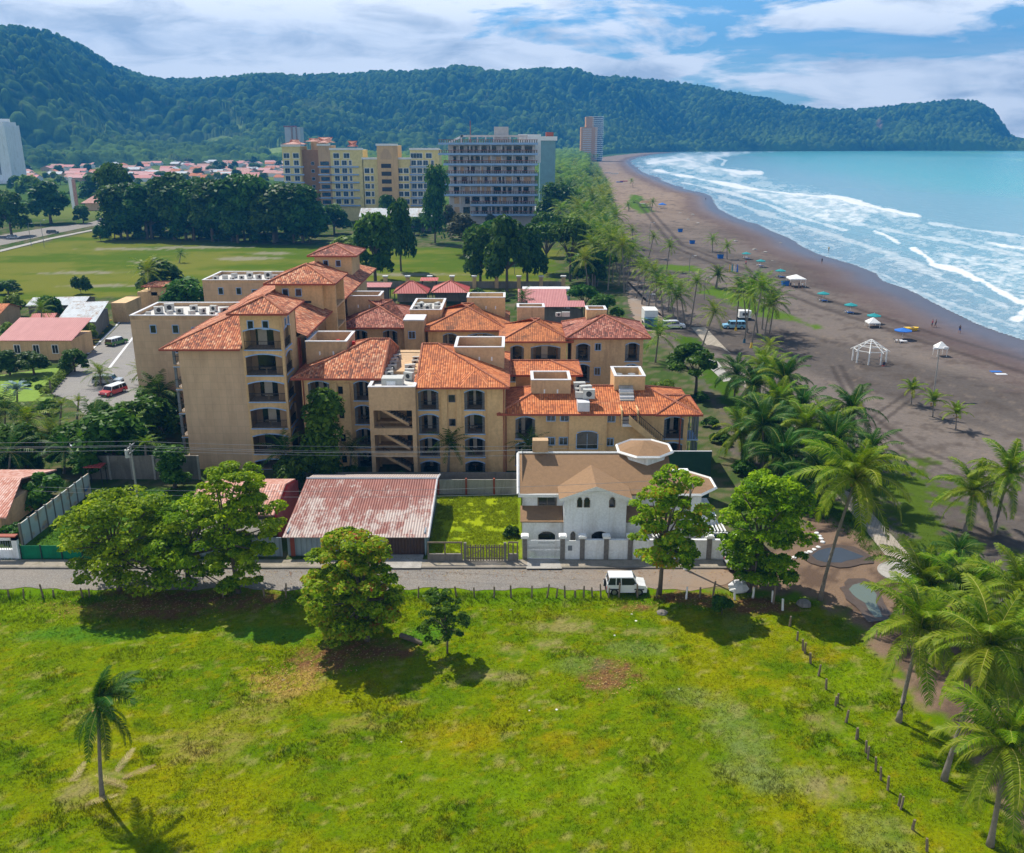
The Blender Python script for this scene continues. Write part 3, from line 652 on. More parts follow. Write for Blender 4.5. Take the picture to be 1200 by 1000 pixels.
def arcpts(u0, u1, zt, rise, n=8):
    return [(u0 + (u1 - u0) * i / n, zt - rise + rise * (1 - (2 * i / n - 1) ** 2)) for i in range(n + 1)]
def balcony(root, wall, fr, u0, u1, z0, z1, trim, wallmat, dep=1.7, rise=.35, rail=1.0, grilles=True, furniture=False):
    furniture = furniture or (int(u0 * 13 + z0 * 7) % 2 == 0)
    """arched loggia opening cut in a wall: hole is made by the caller; adds arch, trim, recess, doors and railing"""
    ap = arcpts(u0, u1, z1, rise)
    wall.use(wallmat)
    for (a, za), (b, zb) in zip(ap, ap[1:]):   # spandrel above the arc
        fquad(wall, fr, [(a, za), (b, zb), (b, z1), (a, z1)], .0)
        fquad(wall, fr, [(a, za), (b, zb), (b, z1), (a, z1)], -.2)
        wall.poly([fr.p(a, za, 0), fr.p(b, zb, 0), fr.p(b, zb, -.2), fr.p(a, za, -.2)])
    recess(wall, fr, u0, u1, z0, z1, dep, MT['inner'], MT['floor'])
    B = MB().use(MT[trim])
    for (a, za), (b, zb) in zip(ap, ap[1:]):
        fquad(B, fr, [(a, za), (b, zb), (b, zb + .14), (a, za + .14)], .05)
        B.poly([fr.p(a, za, .05), fr.p(b, zb, .05), fr.p(b, zb, -.02), fr.p(a, za, -.02)])
        B.poly([fr.p(a, za + .14, .05), fr.p(b, zb + .14, .05), fr.p(b, zb + .14, .0), fr.p(a, za + .14, .0)])
    bal = fbox(MB().use(MT[trim]), fr, u0 - .06, u1 + .06, z0 - .13, z0 + .0, .0, .09).build('balcony', root)
    B.build('arch_trim', bal)
    D = MB().use(MT['glass'])
    w_ = u1 - u0
    fbox(D, fr, u0 + w_ * .18, u1 - w_ * .12, z0 + .02, z0 + 2.15, -dep, -dep + .04)
    q_ = random.Random(int(u0 * 31 + z0 * 17))
    if q_.random() < .6: D.use(MT['curtain']); a_ = q_.uniform(.2, .45); fbox(D, fr, u0 + w_ * a_, u0 + w_ * (a_ + q_.uniform(.12, .25)), z0 + .05, z0 + 2.1, -dep + .041, -dep + .07)
    D.build('balcony_door', bal)
    R = MB().use(MT['dark'])
    fbox(R, fr, u0 + .02, u1 - .02, z0 + rail - .05, z0 + rail, -.12, -.07); fbox(R, fr, u0 + .02, u1 - .02, z0 + .08, z0 + .12, -.12, -.08)
    u = u0 + .1
    while u < u1 - .05: fbox(R, fr, u, u + .025, z0 + .12, z0 + rail - .05, -.11, -.085); u += .16
    if grilles:
        R.use(MT['grille'])
        for a, b in ((u0 + .01, u0 + .3), (u1 - .3, u1 - .01)):
            for k in range(4): fbox(R, fr, a + .09 * k * (b - a) / .29, a + .09 * k * (b - a) / .29 + .045, z0 + .02, z1 - rise * .9, -.1, -.06)
            z = z0 + .3
            while z < z1 - .5: fbox(R, fr, a, b, z, z + .04, -.115, -.05); z += .35
    R.build('railing', bal)
    if furniture:
        Q = MB().use(MT['wood']); fbox(Q, fr, u0 + w_ * .35, u0 + w_ * .65, z0 + .68, z0 + .74, -1.1, -.5); fbox(Q, fr, u0 + w_ * .48, u0 + w_ * .52, z0, z0 + .68, -.82, -.78)
        Q.build('table', bal)
    return bal
def window(root, fr, u0, u1, z0, z1, trim='blue', glass='glass', sash=True, t=.1, arch=0, d=0, sill=True, label=None):
    W_ = MB().use(MT[trim])
    fbox(W_, fr, u0 - t, u0, z0 - t, z1 + (t if not arch else 0), d, d + .07); fbox(W_, fr, u1, u1 + t, z0 - t, z1 + (t if not arch else 0), d, d + .07)
    fbox(W_, fr, u0, u1, z0 - t, z0, d, d + .09)
    if not arch: fbox(W_, fr, u0, u1, z1, z1 + t, d, d + .07)
    if sash: fbox(W_, fr, (u0 + u1) / 2 - .025, (u0 + u1) / 2 + .025, z0, z1, d + .012, d + .045)
    if arch:
        ap = arcpts(u0, u1, z1 + arch, arch)
        for (a, za), (b, zb) in zip(ap, ap[1:]): W_.hexa([fr.p(a, 0, d)[:2], fr.p(b, 0, d)[:2], fr.p(b, 0, d + .07)[:2], fr.p(a, 0, d + .07)[:2]], max(za, zb), max(za, zb) + t)
    o = W_.build('window', root, label=label)
    P = MB().use(MT[glass])
    if arch: fquad(P, fr, [(u0, z0), (u1, z0)] + arcpts(u0, u1, z1 + arch, arch)[::-1], d + .012)
    else: fbox(P, fr, u0, u1, z0, z1, d - .05, d + .012)
    P.build('pane', o); return o
def slabroof(mb, pts, th=.16):
    """thick sloping roof face from its outline (3D, anticlockwise seen from above)"""
    lo = [(x, y, z - th) for x, y, z in pts]; mb.poly(pts); mb.poly(lo[::-1]); n = len(pts)
    for i in range(n): mb.poly([lo[i], lo[(i + 1) % n], pts[(i + 1) % n], pts[i]])
def hiproof(root, x0, x1, y0, y1, z, pitch, mat, axis='y', ridge=None, fascia='redtrim', name='roof', hips=(1, 1), overz=.0):
    """hip roof over the rectangle; axis of the ridge; hips: whether each end is hipped"""
    R = MB().use(mat); w_ = (x1 - x0) if axis == 'y' else (y1 - y0); h = w_ / 2 * pitch
    if axis == 'y':
        cx = (x0 + x1) / 2; a = (cx, y0 + (w_ / 2 if hips[0] else 0), z + h); b = (cx, y1 - (w_ / 2 if hips[1] else 0), z + h)
        c00, c10, c11, c01 = (x0, y0, z), (x1, y0, z), (x1, y1, z), (x0, y1, z)
        R.poly([c10, c11, b, a]); R.poly([c01, c00, a, b]); R.poly([c00, c10, a]); R.poly([c11, c01, b])
    else:
        cy = (y0 + y1) / 2; a = (x0 + (w_ / 2 if hips[0] else 0), cy, z + h); b = (x1 - (w_ / 2 if hips[1] else 0), cy, z + h)
        c00, c10, c11, c01 = (x0, y0, z), (x1, y0, z), (x1, y1, z), (x0, y1, z)
        R.poly([c00, c10, b, a]); R.poly([c11, c01, a, b]); R.poly([c01, c00, a]); R.poly([c10, c11, b])
    R.use(MT['inner']).poly([c00, c01, c11, c10])
    o = R.build(name, root)
    if fascia:
        Q = MB().use(MT[fascia])
        Q.box(x0 - .06, x1 + .06, y0 - .06, y0 - .003, z - .18, z + .05); Q.box(x0 - .06, x1 + .06, y1 + .003, y1 + .06, z - .18, z + .05)
        Q.box(x0 - .06, x0 - .003, y0, y1, z - .18, z + .05); Q.box(x1 + .003, x1 + .06, y0, y1, z - .18, z + .05)
        Q.build('gutter', o)
    G_ = MB().use(TR)
    def cap(p, q): G_.tube([(p[0], p[1], p[2] + .03), (q[0], q[1], q[2] + .03)], .13, 6)
    if (Vector(a) - Vector(b)).length > .1: cap(a, b)
    for e, cs in ((a, (c00, c10 if axis == 'y' else c01)), (b, (c11, c01 if axis == 'y' else c10))):
        for c_ in cs: cap(e, c_)
    G_.build('ridge_tiles', o); return o
def parapet(root, x0, x1, y0, y1, z0, z1, wallmat, th=.25, name='parapet', deck=None, vents=0):
    P = MB().use(wallmat)
    P.box(x0, x1, y0, y0 + th, z0, z1); P.box(x0, x1, y1 - th, y1, z0, z1); P.box(x0, x0 + th, y0 + th, y1 - th, z0, z1); P.box(x1 - th, x1, y0 + th, y1 - th, z0, z1)
    if deck is not None: P.use(MT['deck']).box(x0 + th, x1 - th, y0 + th, y1 - th, deck - .1, deck)
    P.use(MT['coping']); e = .06
    P.box(x0 - e, x1 + e, y0 - e, y0 + th + e, z1 + .002, z1 + .1); P.box(x0 - e, x1 + e, y1 - th - e, y1 + e, z1 + .002, z1 + .1)
    P.box(x0 - e, x0 + th + e, y0 + th + e, y1 - th - e, z1 + .002, z1 + .1); P.box(x1 - th - e, x1 + e, y0 + th + e, y1 - th - e, z1 + .002, z1 + .1)
    P.use(MT['whitetrim'])
    for k in range(vents):
        u = x0 + (x1 - x0) * (k + 1) / (vents + 1); P.box(u - .09, u + .09, y0 - .05, y0, (z0 + z1) / 2 - .1, (z0 + z1) / 2 + .38)
    return P.build(name, root)
def ac_unit(root, x, y, z, s=1.0, rz=0, fan=True):
    q_ = random.Random(int(x * 91 + y * 37)); x += q_.uniform(-.25, .25); y += q_.uniform(-.25, .25); s *= q_.uniform(.7, 1.1); rz += q_.uniform(-.3, .3)
    A = MB().use(MT['ac']); A.rbox(x, y, rz, 1.0 * s, .45 * s, z + .08, z + .85 * s)
    A.use(MT['dark']); A.rbox(x, y, rz, .9 * s, .3 * s, z, z + .08)
    o = A.build('air_conditioner', root)
    c, q = cos(rz), sin(rz); fx, fy = x + q * .235 * s, y - c * .235 * s
    if int(x * 7 + y * 3) % 3 == 0: return o
    G_ = MB().use(MT['dark']); r = .25 * s; zc = z + .47 * s
    ring = [(fx + c * r * cos(k * pi / 5), fy + q * r * cos(k * pi / 5), zc + r * sin(k * pi / 5)) for k in range(10)]
    G_.poly(ring); G_.build('fan_grille', o); return o
def pipe(root, x, y, z0, z1, r=.07, mat='redtrim'):
    return MB().use(MT[mat]).tube([(x, y, z0), (x, y, z1)], r, 6).build('drainpipe', root)
FRONT = lambda y: Fr(0, y, 1, 0)
RIGHT = lambda x: Fr(x, 0, 0, 1)
LEFT = lambda x: Fr(x, 0, 0, -1)
# ================================================================== building A: long five storey block
A = empty('apartment_building', (-34, 120, 0), 'long five storey tan block with blank end wall, tiled roofs and stacked corner balconies', 'building', 'clay roofed apartment blocks')
Wl = MB(); xl, xr, y0 = -38.4, -25.8, 100.7
Wl.use(MT['tan_grid']); Wl.box(xl, -31.0, y0, 119, 0, 14.8); Wl.use(MT['tan'])
# body behind
Wl.box(-38.4, -27.2, 119, 168, 0, 14.8)
f = FRONT(y0)
LZ = [at(310, p, y0)[1] for p in (561, 532, 502, 471, 440, 410)]
ops = [(-30.75, -26.5, max(z, .02), z + 2.45) for z in LZ]
Wl.use(MT['cream']); holed(Wl, f, -31.0, -26.2, 0, 18.9, [(a, b, z0_, z1_ if True else 0) for a, b, z0_, z1_ in ops] + [(-30.75, -26.5, 15.25, 17.0)][:0])
Wl.use(MT['cream']); fbox(Wl, f, -30.95, -26.5, 17.3, 18.85, -6.3, -.26); Wl.box(-30.9, -26.45, y0 + 4.2, y0 + 6.4, 0, 17.2)
Wl.box(-31.0, -30.6, y0 + .3, y0 + 6.5, 14.8, 18.9); Wl.box(-30.6, -26.2, y0 + 6.2, y0 + 6.5, 14.8, 18.9)
fR = RIGHT(-26.2)
opr = [(y0 + .5, y0 + 3.6, max(z, .02), z + 2.45) for z in LZ]
Wl.use(MT['cream']); holed(Wl, fR, y0, y0 + 6.5, 0, 18.9, opr)
Wl.use(MT['tan']); Wl.box(-31, -26.2, y0 + 6.51, 119, 0, 14.7)
for k, (a, b, z0_, z1_) in enumerate(ops):
    if k == 4:
        pass
    balcony(A, Wl, f, a, b, z0_, z1_, 'blue', MT['cream'], dep=2.4, grilles=False, furniture=k % 2 == 0)
for a, b, z0_, z1_ in opr: balcony(A, Wl, fR, a, b, z0_, z1_, 'blue', MT['cream'], dep=1.2, grilles=False)
Wl.use(MT['redtrim']).box(-26.6, -26.0, y0 + 6.55, y0 + 6.9, 0, 14.6)
# middle and rear tower heads
for (tx0, tx1, ty) in ((-32.4, -26.0, 122.5), (-33.2, -27.0, 152)):
    Wl.use(MT['cream']).box(tx0, tx1, ty, ty + 8, 14, 18.9)
Wl.box(-26.0, -24.4, 123.5, 124.0, 0, 18.9); Wl.box(-26.0, -24.4, 129.6, 130.1, 0, 18.9)
for z in (3.4, 6.4, 9.4, 12.4, 15.4): Wl.use(MT['tan']).box(-26.2, -24.4, 124, 129.6, z - .15, z + .1)
Wl.use(MT['tan']).box(-27.2, -26.4, 131, 151, 0, 14.7)
# flat roofed stair blocks on the far side
fb = []
x1_, _ = at(152, 372, 118.4); x2_, _ = at(237, 330, 149.5)
Wl.use(MT['tan_grid']).box(x1_, -38.42, 118.4, 129, 0, 14.7); Wl.box(x2_, -38.42, 149.5, 160, 0, 14.7)
Wl.build('wall', A)
for xx, yy in ((x1_, 118.4), (x2_, 149.5)):
    parapet(A, xx, -36.5, yy, yy + 10, 14.7, 15.2, MT['tan'], deck=14.75)
    for i in range(11): ac_unit(A, xx + 1.6 + i * .98, yy + 2.2 + (i % 3) * 1.6, 14.76, .9 + .2 * ((i * 7) % 3), rz=(i % 4) * .3)
    ff = FRONT(yy)
    for u in (2.6, 5.6): window(A, ff, xx + u, xx + u + .7, 12.9, 13.9, glass='glass', sash=False)
    window(A, ff, xx + 5.6, xx + 6.9, 10.2, 11.6); window(A, ff, xx + 6.2, xx + 7.5, 6.2, 7.6)
    window(A, ff, xx + 8.2, xx + 9.4, 13.1, 13.6, sash=False)
for u in (-30.1, -28.4): window(A, FRONT(y0 + .0), u, u + .6, 17.1, 18.0, sash=False)
window(A, fR, y0 + 1.2, y0 + 1.7, 17.1, 18, sash=False); window(A, fR, y0 + 2.6, y0 + 3.1, 17.1, 18, sash=False)
for u in (-31.4, -29.6): window(A, FRONT(122.5), u, u + .7, 17.2, 18.1, sash=False)
for u in (-31.7, -29.6): window(A, FRONT(152), u, u + .7, 17.2, 18.1, sash=False)
V = MB().use(MT['dark']); V.box(-29.3, -27.6, 122.42, 122.48, 15.2, 15.5); V.box(-29.3, -27.6, 122.42, 122.48, 15.7, 16.0); V.box(-29.3, -27.6, 122.42, 122.48, 16.2, 16.5); V.build('vent', A)
for z in (.6, 3.5, 6.5, 9.5, 12.3):   # narrow balconies on the outer side
    Bq = MB().use(MT['tan']).box(-40.0, -38.42, 103, 107.5, z - .35, z - .02); Bq.use(MT['blue']).box(-40.05, -38.42, 102.93, 102.99, z - .3, z - .18)
    Bq.use(MT['floor']).box(-39.9, -38.42, 103.1, 107.4, z, z + .03)
    bo = Bq.build('balcony', A)
    Rr = MB().use(MT['dark']); 
    for k in range(9): Rr.box(-40.0 + k * .17, -39.97 + k * .17, 103.02, 103.05, z + .03, z + 1)
    Rr.box(-40, -38.45, 103.0, 103.06, z + 1, z + 1.05)
    for k in range(20): Rr.box(-40.0, -39.97, 103.05 + k * .22, 103.08 + k * .22, z + .03, z + 1)
    Rr.use(MT['grille']).box(-40.02, -39.72, 103.0, 103.2, z + .03, z + 2.55)
    Rr.build('railing', bo)
zE_ = 14.9; h_ = 3.04; RM = MB().use(TA)
RM.poly([(-40.2, 99.8, zE_), (-31, 99.8, zE_), (-31, 105.8, zE_ + 2.4), (-32.6, 107.4, zE_ + h_)]); RM.poly([(-40.2, 166, zE_), (-40.2, 99.8, zE_), (-32.6, 107.4, zE_ + h_), (-32.6, 158.4, zE_ + h_)])
RM.poly([(-31, 105.8, zE_ + 2.4), (-31, 107.1, zE_ + 2.4), (-25, 107.1, zE_), (-25, 166, zE_), (-32.6, 158.4, zE_ + h_), (-32.6, 107.4, zE_ + h_)]); RM.poly([(-25, 166, zE_), (-40.2, 166, zE_), (-32.6, 158.4, zE_ + h_)])
RM.use(MT['inner']).poly([(-40.2, 99.8, zE_), (-40.2, 107, zE_), (-31, 107, zE_), (-31, 99.8, zE_)])
ro = RM.build('roof', A); GM = MB().use(TR)
for a_, b_ in (((-40.2, 99.8, zE_), (-32.6, 107.4, zE_ + h_)), ((-32.6, 107.4, zE_ + h_), (-32.6, 158.4, zE_ + h_))): GM.tube([a_, b_], .12, 6)
GM.build('ridge_tiles', ro); MB().use(MT['redtrim']).box(-40.26, -31.0, 99.74, 99.797, zE_ - .18, zE_ + .05).box(-40.26, -40.203, 99.8, 166, zE_ - .18, zE_ + .05).box(-24.997, -24.94, 107.1, 166, zE_ - .18, zE_ + .05).build('gutter', ro)
hiproof(A, -32.1, -25.3, 99.7, 108.4, 19.0, .42, TA, 'y')
hiproof(A, -33.6, -24.0, 121.2, 131.4, 19.0, .42, TA, 'y')
hiproof(A, -34.2, -26.0, 151, 161, 19.0, .36, TD, 'y')
pipe(A, -25.9, 107.5, 0, 14.6)
for z, yy in ((.5, 106.4), ):
    pass
# side windows of the receding wall
for yy in (111, 115, 134, 139, 145): 
    for z in (9.6, 12.6): window(A, RIGHT(-26.2 if yy < 119 else -26.4), yy, yy + .8, z, z + 1.1)
# ================================================================== building B: centre front block
B_ = empty('apartment_building', (-12, 107, 0), 'four storey cream block with an open concrete stair tower between two orange roofs', 'building', 'clay roofed apartment blocks')
Wb = MB().use(MT['cream']); yL, yR = 101.6, 99.8
fL, fRt = FRONT(yL), FRONT(yR)
lv = [8.35, 5.4, 2.5, -.4]
opL = [(-22.9, -20.7, z, z + 2.3) for z in lv] + [(-16.9, -15.2, z, z + 2.3) for z in lv]
opRr = [(-7.35, -4.85, z - .55, z + 1.95) for z in lv] + [(-1.45 - .0, .75, z - .55, z + 1.95) for z in lv]
xB0, _ = at(357, 500, yL); xB1, _ = at(430, 500, yL); xS0, _ = at(431, 447, 97.8); xS1, _ = at(486, 447, 97.8); xR0 = xS1; xR1, _ = at(592, 470, yR)
sh = -xR1 - .0
opL = [(at(362, 470, yL)[0], at(387, 470, yL)[0], z, z + 2.3) for z in lv] + [(at(415, 470, yL)[0], at(431, 470, yL)[0] + .4, z, z + 2.3) for z in lv]
opRr = [(at(490, 470, yR)[0], at(514, 470, yR)[0], z - .6, z + 1.75) for z in lv] + [(at(544, 470, yR)[0], at(568, 470, yR)[0], z - .6, z + 1.75) for z in lv]
opsL = [(a, b, max(c_, .0), d_) for a, b, c_, d_ in opL]; opsR = [(a, b, max(c_, .0), d_) for a, b, c_, d_ in opRr]
holed(Wb, fL, xB0, xS0 + .6, 0, 11.3, opsL); holed(Wb, fRt, xS1 - .3, xR1, 0, 10.7, opsR)
Wb.use(MT['tan']).box(xB0, xS1, 104.6, 116, 0, 11.1); Wb.box(xB0, xB0 + .25, yL + .003, 104.6, 0, 11.1); Wb.box(xS1, xR1, 102.9, 116, 0, 10.5); Wb.box(xR1 - .25, xR1, yR + .003, 102.9, 0, 10.5)
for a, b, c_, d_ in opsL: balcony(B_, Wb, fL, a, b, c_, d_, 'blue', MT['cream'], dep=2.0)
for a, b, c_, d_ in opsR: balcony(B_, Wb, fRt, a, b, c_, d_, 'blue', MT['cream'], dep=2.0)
# vertical bands between the bays with a column of square windows
for u0_, u1_, fr, y_ in ((at(390, 470, yL)[0], at(396, 470, yL)[0], fL, 0), (at(403, 470, yL)[0], at(411, 470, yL)[0], fL, 0), (at(517, 470, yR)[0], at(524, 470, yR)[0], fRt, 0), (at(535, 470, yR)[0], at(541, 470, yR)[0], fRt, 0)):
    Wb.use(MT['cream']); fbox(Wb, fr, u0_, u1_, 0, 10.5, .002, .22)
Wb.use(MT['cream']); fbox(Wb, fRt, at(571, 470, yR)[0], xR1 - .01, 0, 10.3, .002, .3)
for z in (9.2, 6.2, 3.3, .6): window(B_, fL, at(397.5, 470, yL)[0], at(402.5, 470, yL)[0] + .2, z, z + .8, trim='dark', sash=False, t=.04)
for z in (8.7, 5.8, 2.9): window(B_, fRt, at(526, 470, yR)[0], at(533, 470, yR)[0], z, z + .8, trim='grille', sash=False, t=.04)
Wb.build('wall', B_)
# stair tower
St = MB().use(MT['tan']); ys0 = 97.8; fS = FRONT(ys0)
sops = [(xS0 + .45, xS1 - .45, z, z + 2.0) for z in (.35, 3.2, 6.15)]
sops = [(xS0 + .45, xS1 - .45, .3, 2.1), (xS0 + .45, xS1 - .45, 2.9, 4.9), (xS0 + .45, xS1 - .45, 6.0, 7.9), ]
sops = [(xS0 + .45, xS1 - .45, zz, zz + 2.15) for zz in (.45, 3.15, 6.1)]
holed(St, fS, xS0, xS1, 0, 10.6, sops, .35)
St.use(MT['tan']); St.box(xS0, xS0 + .35, ys0 + .36, 104.5, 0, 10.6); St.box(xS1 - .35, xS1, ys0 + .36, 102.8, 0, 10.6); St.box(xS0 + .35, xS1 - .35, 102.4, 102.7, 0, 10.6)
for z in (3.0, 5.95, 8.75): St.use(MT['tan']).box(xS0 + .35, xS1 - .35, ys0 + .36, ys0 + 1.4, z - .2, z - .003); St.box(xS0 + .35, xS1 - .35, 100.9, 102.4, z - .2, z - .003)
St.use(MT['dark']).box(xS1 - 1.6, xS1 - .5, 102.34, 102.39, 3.1, 5.1); St.box(xS1 - 1.6, xS1 - .5, 102.34, 102.39, 6.1, 8.1)
so = St.build('stair_tower', B_)
for z in (.5, 3.1, 6.05):
    Q = MB().use(MT['concdark']); n = 9
    for i in range(n):
        xa = xS0 + 1.3 + i * .34; zt = z + 2.2 - i * .2; Q.box(xa, xa + .34, ys0 + .9, ys0 + 2.3, zt - .28, zt)
    Q.use(MT['tan']); 
    Q.poly([(xS0 + 1.2, ys0 + .85, z + 2.25), (xS0 + 1.2, ys0 + .85, z + 1.9), (xS0 + 4.4, ys0 + .85, z), (xS0 + 4.4, ys0 + .85, z + .35)])
    Q.use(MT['dark'])
    for i in range(9): xa = xS0 + 1.3 + i * .34; Q.box(xa, xa + .03, ys0 + .8, ys0 + .83, z + 2.2 - i * .2, z + 3.0 - i * .2)
    Q.bar((xS0 + 1.2, ys0 + .81, z + 3.05), (xS0 + 4.3, ys0 + .81, z + 1.2), .03)
    Q.build('stair_flight', so)
parapet(B_, xS0, xS1, ys0, 114.6, 10.6, 11.0, MT['tan'], deck=10.75)
for i in range(6):
    ac_unit(B_, xS0 + 1.5, 102.5 + i * 1.7, 10.76, 1.15, .1 * i); ac_unit(B_, xS1 - 1.3, 101.8 + i * 1.8, 10.76, 1.1, -.2 + .1 * i)
Q = MB().use(MT['ac']).box(xS0 + 1.4, xS1 - 1.5, 98.6, 100.2, 10.76, 11.8); Q.use(MT['white']).box(xS0 + 2.0, xS1 - 2.3, 98.5, 98.59, 11.0, 11.5); Q.build('roof_tank', B_)
rL = hiproof(B_, xB0 - .9, xS0 + 1.2, 100.4, 116.6, 11.3, .36, TA, 'x', hips=(1, 0))
Rr = hiproof(B_, xS1 + .02, xR1 + .5, 98.7, 116.2, 10.7, .36, TB, 'x', hips=(0, 1))
# projecting bay roofs over the arched bays
for a, b in ((at(486, 470, yR)[0], at(518, 470, yR)[0]), (at(540, 470, yR)[0], at(572, 470, yR)[0])):
    Q = MB().use(TB); m_ = (a + b) / 2
    Q.poly([(a, 98.55, 10.74), (b, 98.55, 10.74), (m_, 101.6, 11.95)]); Q.poly([(b, 98.55, 10.74), (b, 101.3, 11.6), (m_, 101.6, 11.95)]); Q.poly([(a, 101.3, 11.6), (a, 98.55, 10.74), (m_, 101.6, 11.95)])
    Q.build('bay_roof', B_)
tz = 13.2
xa, xb = at(364, 410, 109)[0], at(411, 410, 109)[0]; parapet(B_, xa, xb, 106.5, 112.5, 11.2, 14.3, MT['tan'], deck=12.9, vents=2, name='roof_terrace')
xa, xb = at(534, 410, 109)[0], at(591, 410, 109)[0]; parapet(B_, xa, xb, 106.5, 112.5, 10.5, 13.6, MT['tan'], deck=12.2, vents=3, name='roof_terrace')
Q = MB().use(MT['red'])
for k in range(5): Q.box(-22.6 + k * .7, -22.2 + k * .7, 108.5 + (k % 2), 108.9 + (k % 2), 12.92, 13.9)
Q.build('chairs_on_terrace', B_)
pipe(B_, xB0 + .2, yL - .1, 0, 11.1); pipe(B_, xR1 - .15, yR - .4, 0, 10.4)
# ================================================================== building C: rear centre block
def block(loc, label, x0, x1, y0, y1, zE, roofmat, ops, wins, wallmat='cream', trims='blue', hips=(1, 1), pitch=.36, ov=.9, base=0, dep=1.9, doors=True, nm='apartment_building', grp='clay roofed apartment blocks', axis='x'):
    R = empty(nm, loc, label, 'building', grp); Wm = MB().use(MT[wallmat]); fr = FRONT(y0)
    holed(Wm, fr, x0, x1, base, zE, ops)
    Wm.use(MT[wallmat]).box(x0, x1, y0 + 2.7, y1, base, zE - .05); Wm.box(x0, x0 + .25, y0 + .003, y0 + 2.7, base, zE - .05); Wm.box(x1 - .25, x1, y0 + .003, y0 + 2.7, base, zE - .05)
    for a, b, c_, d_ in ops: balcony(R, Wm, fr, a, b, c_, d_, trims, MT[wallmat], dep=dep)
    for a, b, c_, d_ in wins: window(R, fr, a, b, c_, d_, trim=trims)
    Wm.build('wall', R)
    hiproof(R, x0 - ov, x1 + ov, y0 - ov, y1 + ov, zE, pitch, roofmat, axis, hips=hips)
    return R
yC = 131.8
def AX(px, Y, py=400): return at(px, py, Y)[0]
Cb = block((-18, 138, 0), 'rear block with mottled brown roof behind the stair tower block', AX(401, yC), AX(479, yC), yC, 145.5, 11, TD, [(AX(413, yC), AX(431, yC), 8.0, 10.4), (AX(449, yC), AX(466, yC), 8.0, 10.4)], [], 'tan')
parapet(Cb, AX(410, 139), AX(448, 139), 138.5, 143, 11, 14.4, MT['tan'], deck=13, vents=2, name='roof_terrace')
x0_, x1_ = AX(474, 130), AX(497, 130)
Q = MB().use(MT['tan']).box(x0_, x1_, 130, 134, 0, 12.2); Q.use(MT['coping']).box(x0_ - .1, x1_ + .1, 129.9, 134.1, 12.2, 12.4); Q.build('lift_shaft', Cb)
window(Cb, FRONT(130), AX(479.5, 130), AX(486.5, 130), 9.6, 10.6)
x0_, x1_ = AX(484, 139), AX(520, 139)
Q = MB().use(MT['tan']).box(x0_, x1_, 136, 146, 0, 12); Q.build('service_block', Cb); parapet(Cb, x0_, x1_, 136, 146, 12, 12.7, MT['cream'], deck=12.1)
for i in range(7): ac_unit(Cb, x0_ + 1 + (i % 3) * 1.5, 138.2 + (i // 3) * 2.2, 12.12, 1.1, .2 * i)
Cc = block((-6, 138, 0), 'rear block with moss blackened orange roof and wide arched balconies', AX(502, yC), AX(590, yC), yC, 145, 10.6, TC, [(AX(519, yC), AX(536, yC), 7.4, 9.9), (AX(548, yC), AX(580, yC), 7.4, 9.9), (AX(519, yC), AX(536, yC), 4.3, 6.8), (AX(548, yC), AX(580, yC), 4.3, 6.8)], [])
parapet(Cc, AX(548, 140), AX(592, 140), 139.5, 144, 10.6, 14.0, MT['cream'], deck=13, vents=3, name='roof_terrace')
# ================================================================== building D
yD = 124.0; zD = at(600, 399, yD)[1]
Db = block((3, 130, 0), 'block with orange roof blotched dark, sheltered balconies under its eaves', AX(592, yD), AX(664, yD), yD, 134, zD, TC, [(AX(598, yD), AX(614, yD), zD - 3.2, zD - .8), (AX(622, yD), AX(657, yD), zD - 3.1, zD - .8), (AX(598, yD), AX(614, yD), zD - 6, zD - 3.6), (AX(622, yD), AX(657, yD), zD - 6, zD - 3.6)], [])
parapet(Db, AX(606, 131), AX(638, 131), 132, 135, zD, zD + 3.2, MT['tan'], deck=zD + 2, name='roof_terrace')
Dc = block((13, 130, 0), 'block with rust mottled roof and a plain pinkish wall facing the green tree', AX(670, yD), AX(754, yD), yD, 134, zD + .5, TD, [(AX(675, yD), AX(692, yD), zD - 3.0, zD - .5), (AX(675, yD), AX(692, yD), zD - 6, zD - 3.5), (AX(733, yD), AX(750, yD), zD - 3.0, zD - .4), (AX(733, yD), AX(750, yD), zD - 6, zD - 3.5)], [(AX(698, yD), AX(704, yD), zD - 1.4, zD - .5), (AX(698, yD), AX(704, yD), zD - 5, zD - 4)], 'tan')
parapet(Dc, AX(686, 131), AX(709, 131), 130, 133, zD + .4, zD + 3.2, MT['cream'], deck=zD + 1.6, name='roof_terrace')
for i in range(3): ac_unit(Db, AX(655 + i * 5, 131), 131.5, zD + 1.9, 1.1, .1)
# ================================================================== building E: front right block
yE = 100.2; zE = at(620, 483, yE)[1]
def EX(px): return at(px, 500, yE)[0]
rz_ = lambda py: at(620, py, yE)[1]
ops = [(EX(604), EX(627), rz_(514), rz_(489)), (EX(604), EX(627), max(rz_(545), .1), rz_(519)), (EX(778), EX(801), rz_(514), rz_(489)), (EX(778), EX(801), max(rz_(545), .1), rz_(519))]
Eb = block((11, 106, 0), 'long two storey cream block with bright orange roofs and an outside stair', EX(592), EX(806), yE, 109.5, zE, TB, ops, [(EX(641), EX(650), rz_(493), rz_(486)), (EX(657), EX(666), rz_(493), rz_(486)), (EX(640), EX(650), rz_(521), rz_(513)), (EX(656), EX(665), rz_(521), rz_(513)), (EX(712), EX(720), rz_(494), rz_(487)), (EX(727), EX(736), rz_(494), rz_(487)), (EX(712), EX(719), rz_(522), rz_(514))], hips=(1, 1), pitch=.34)
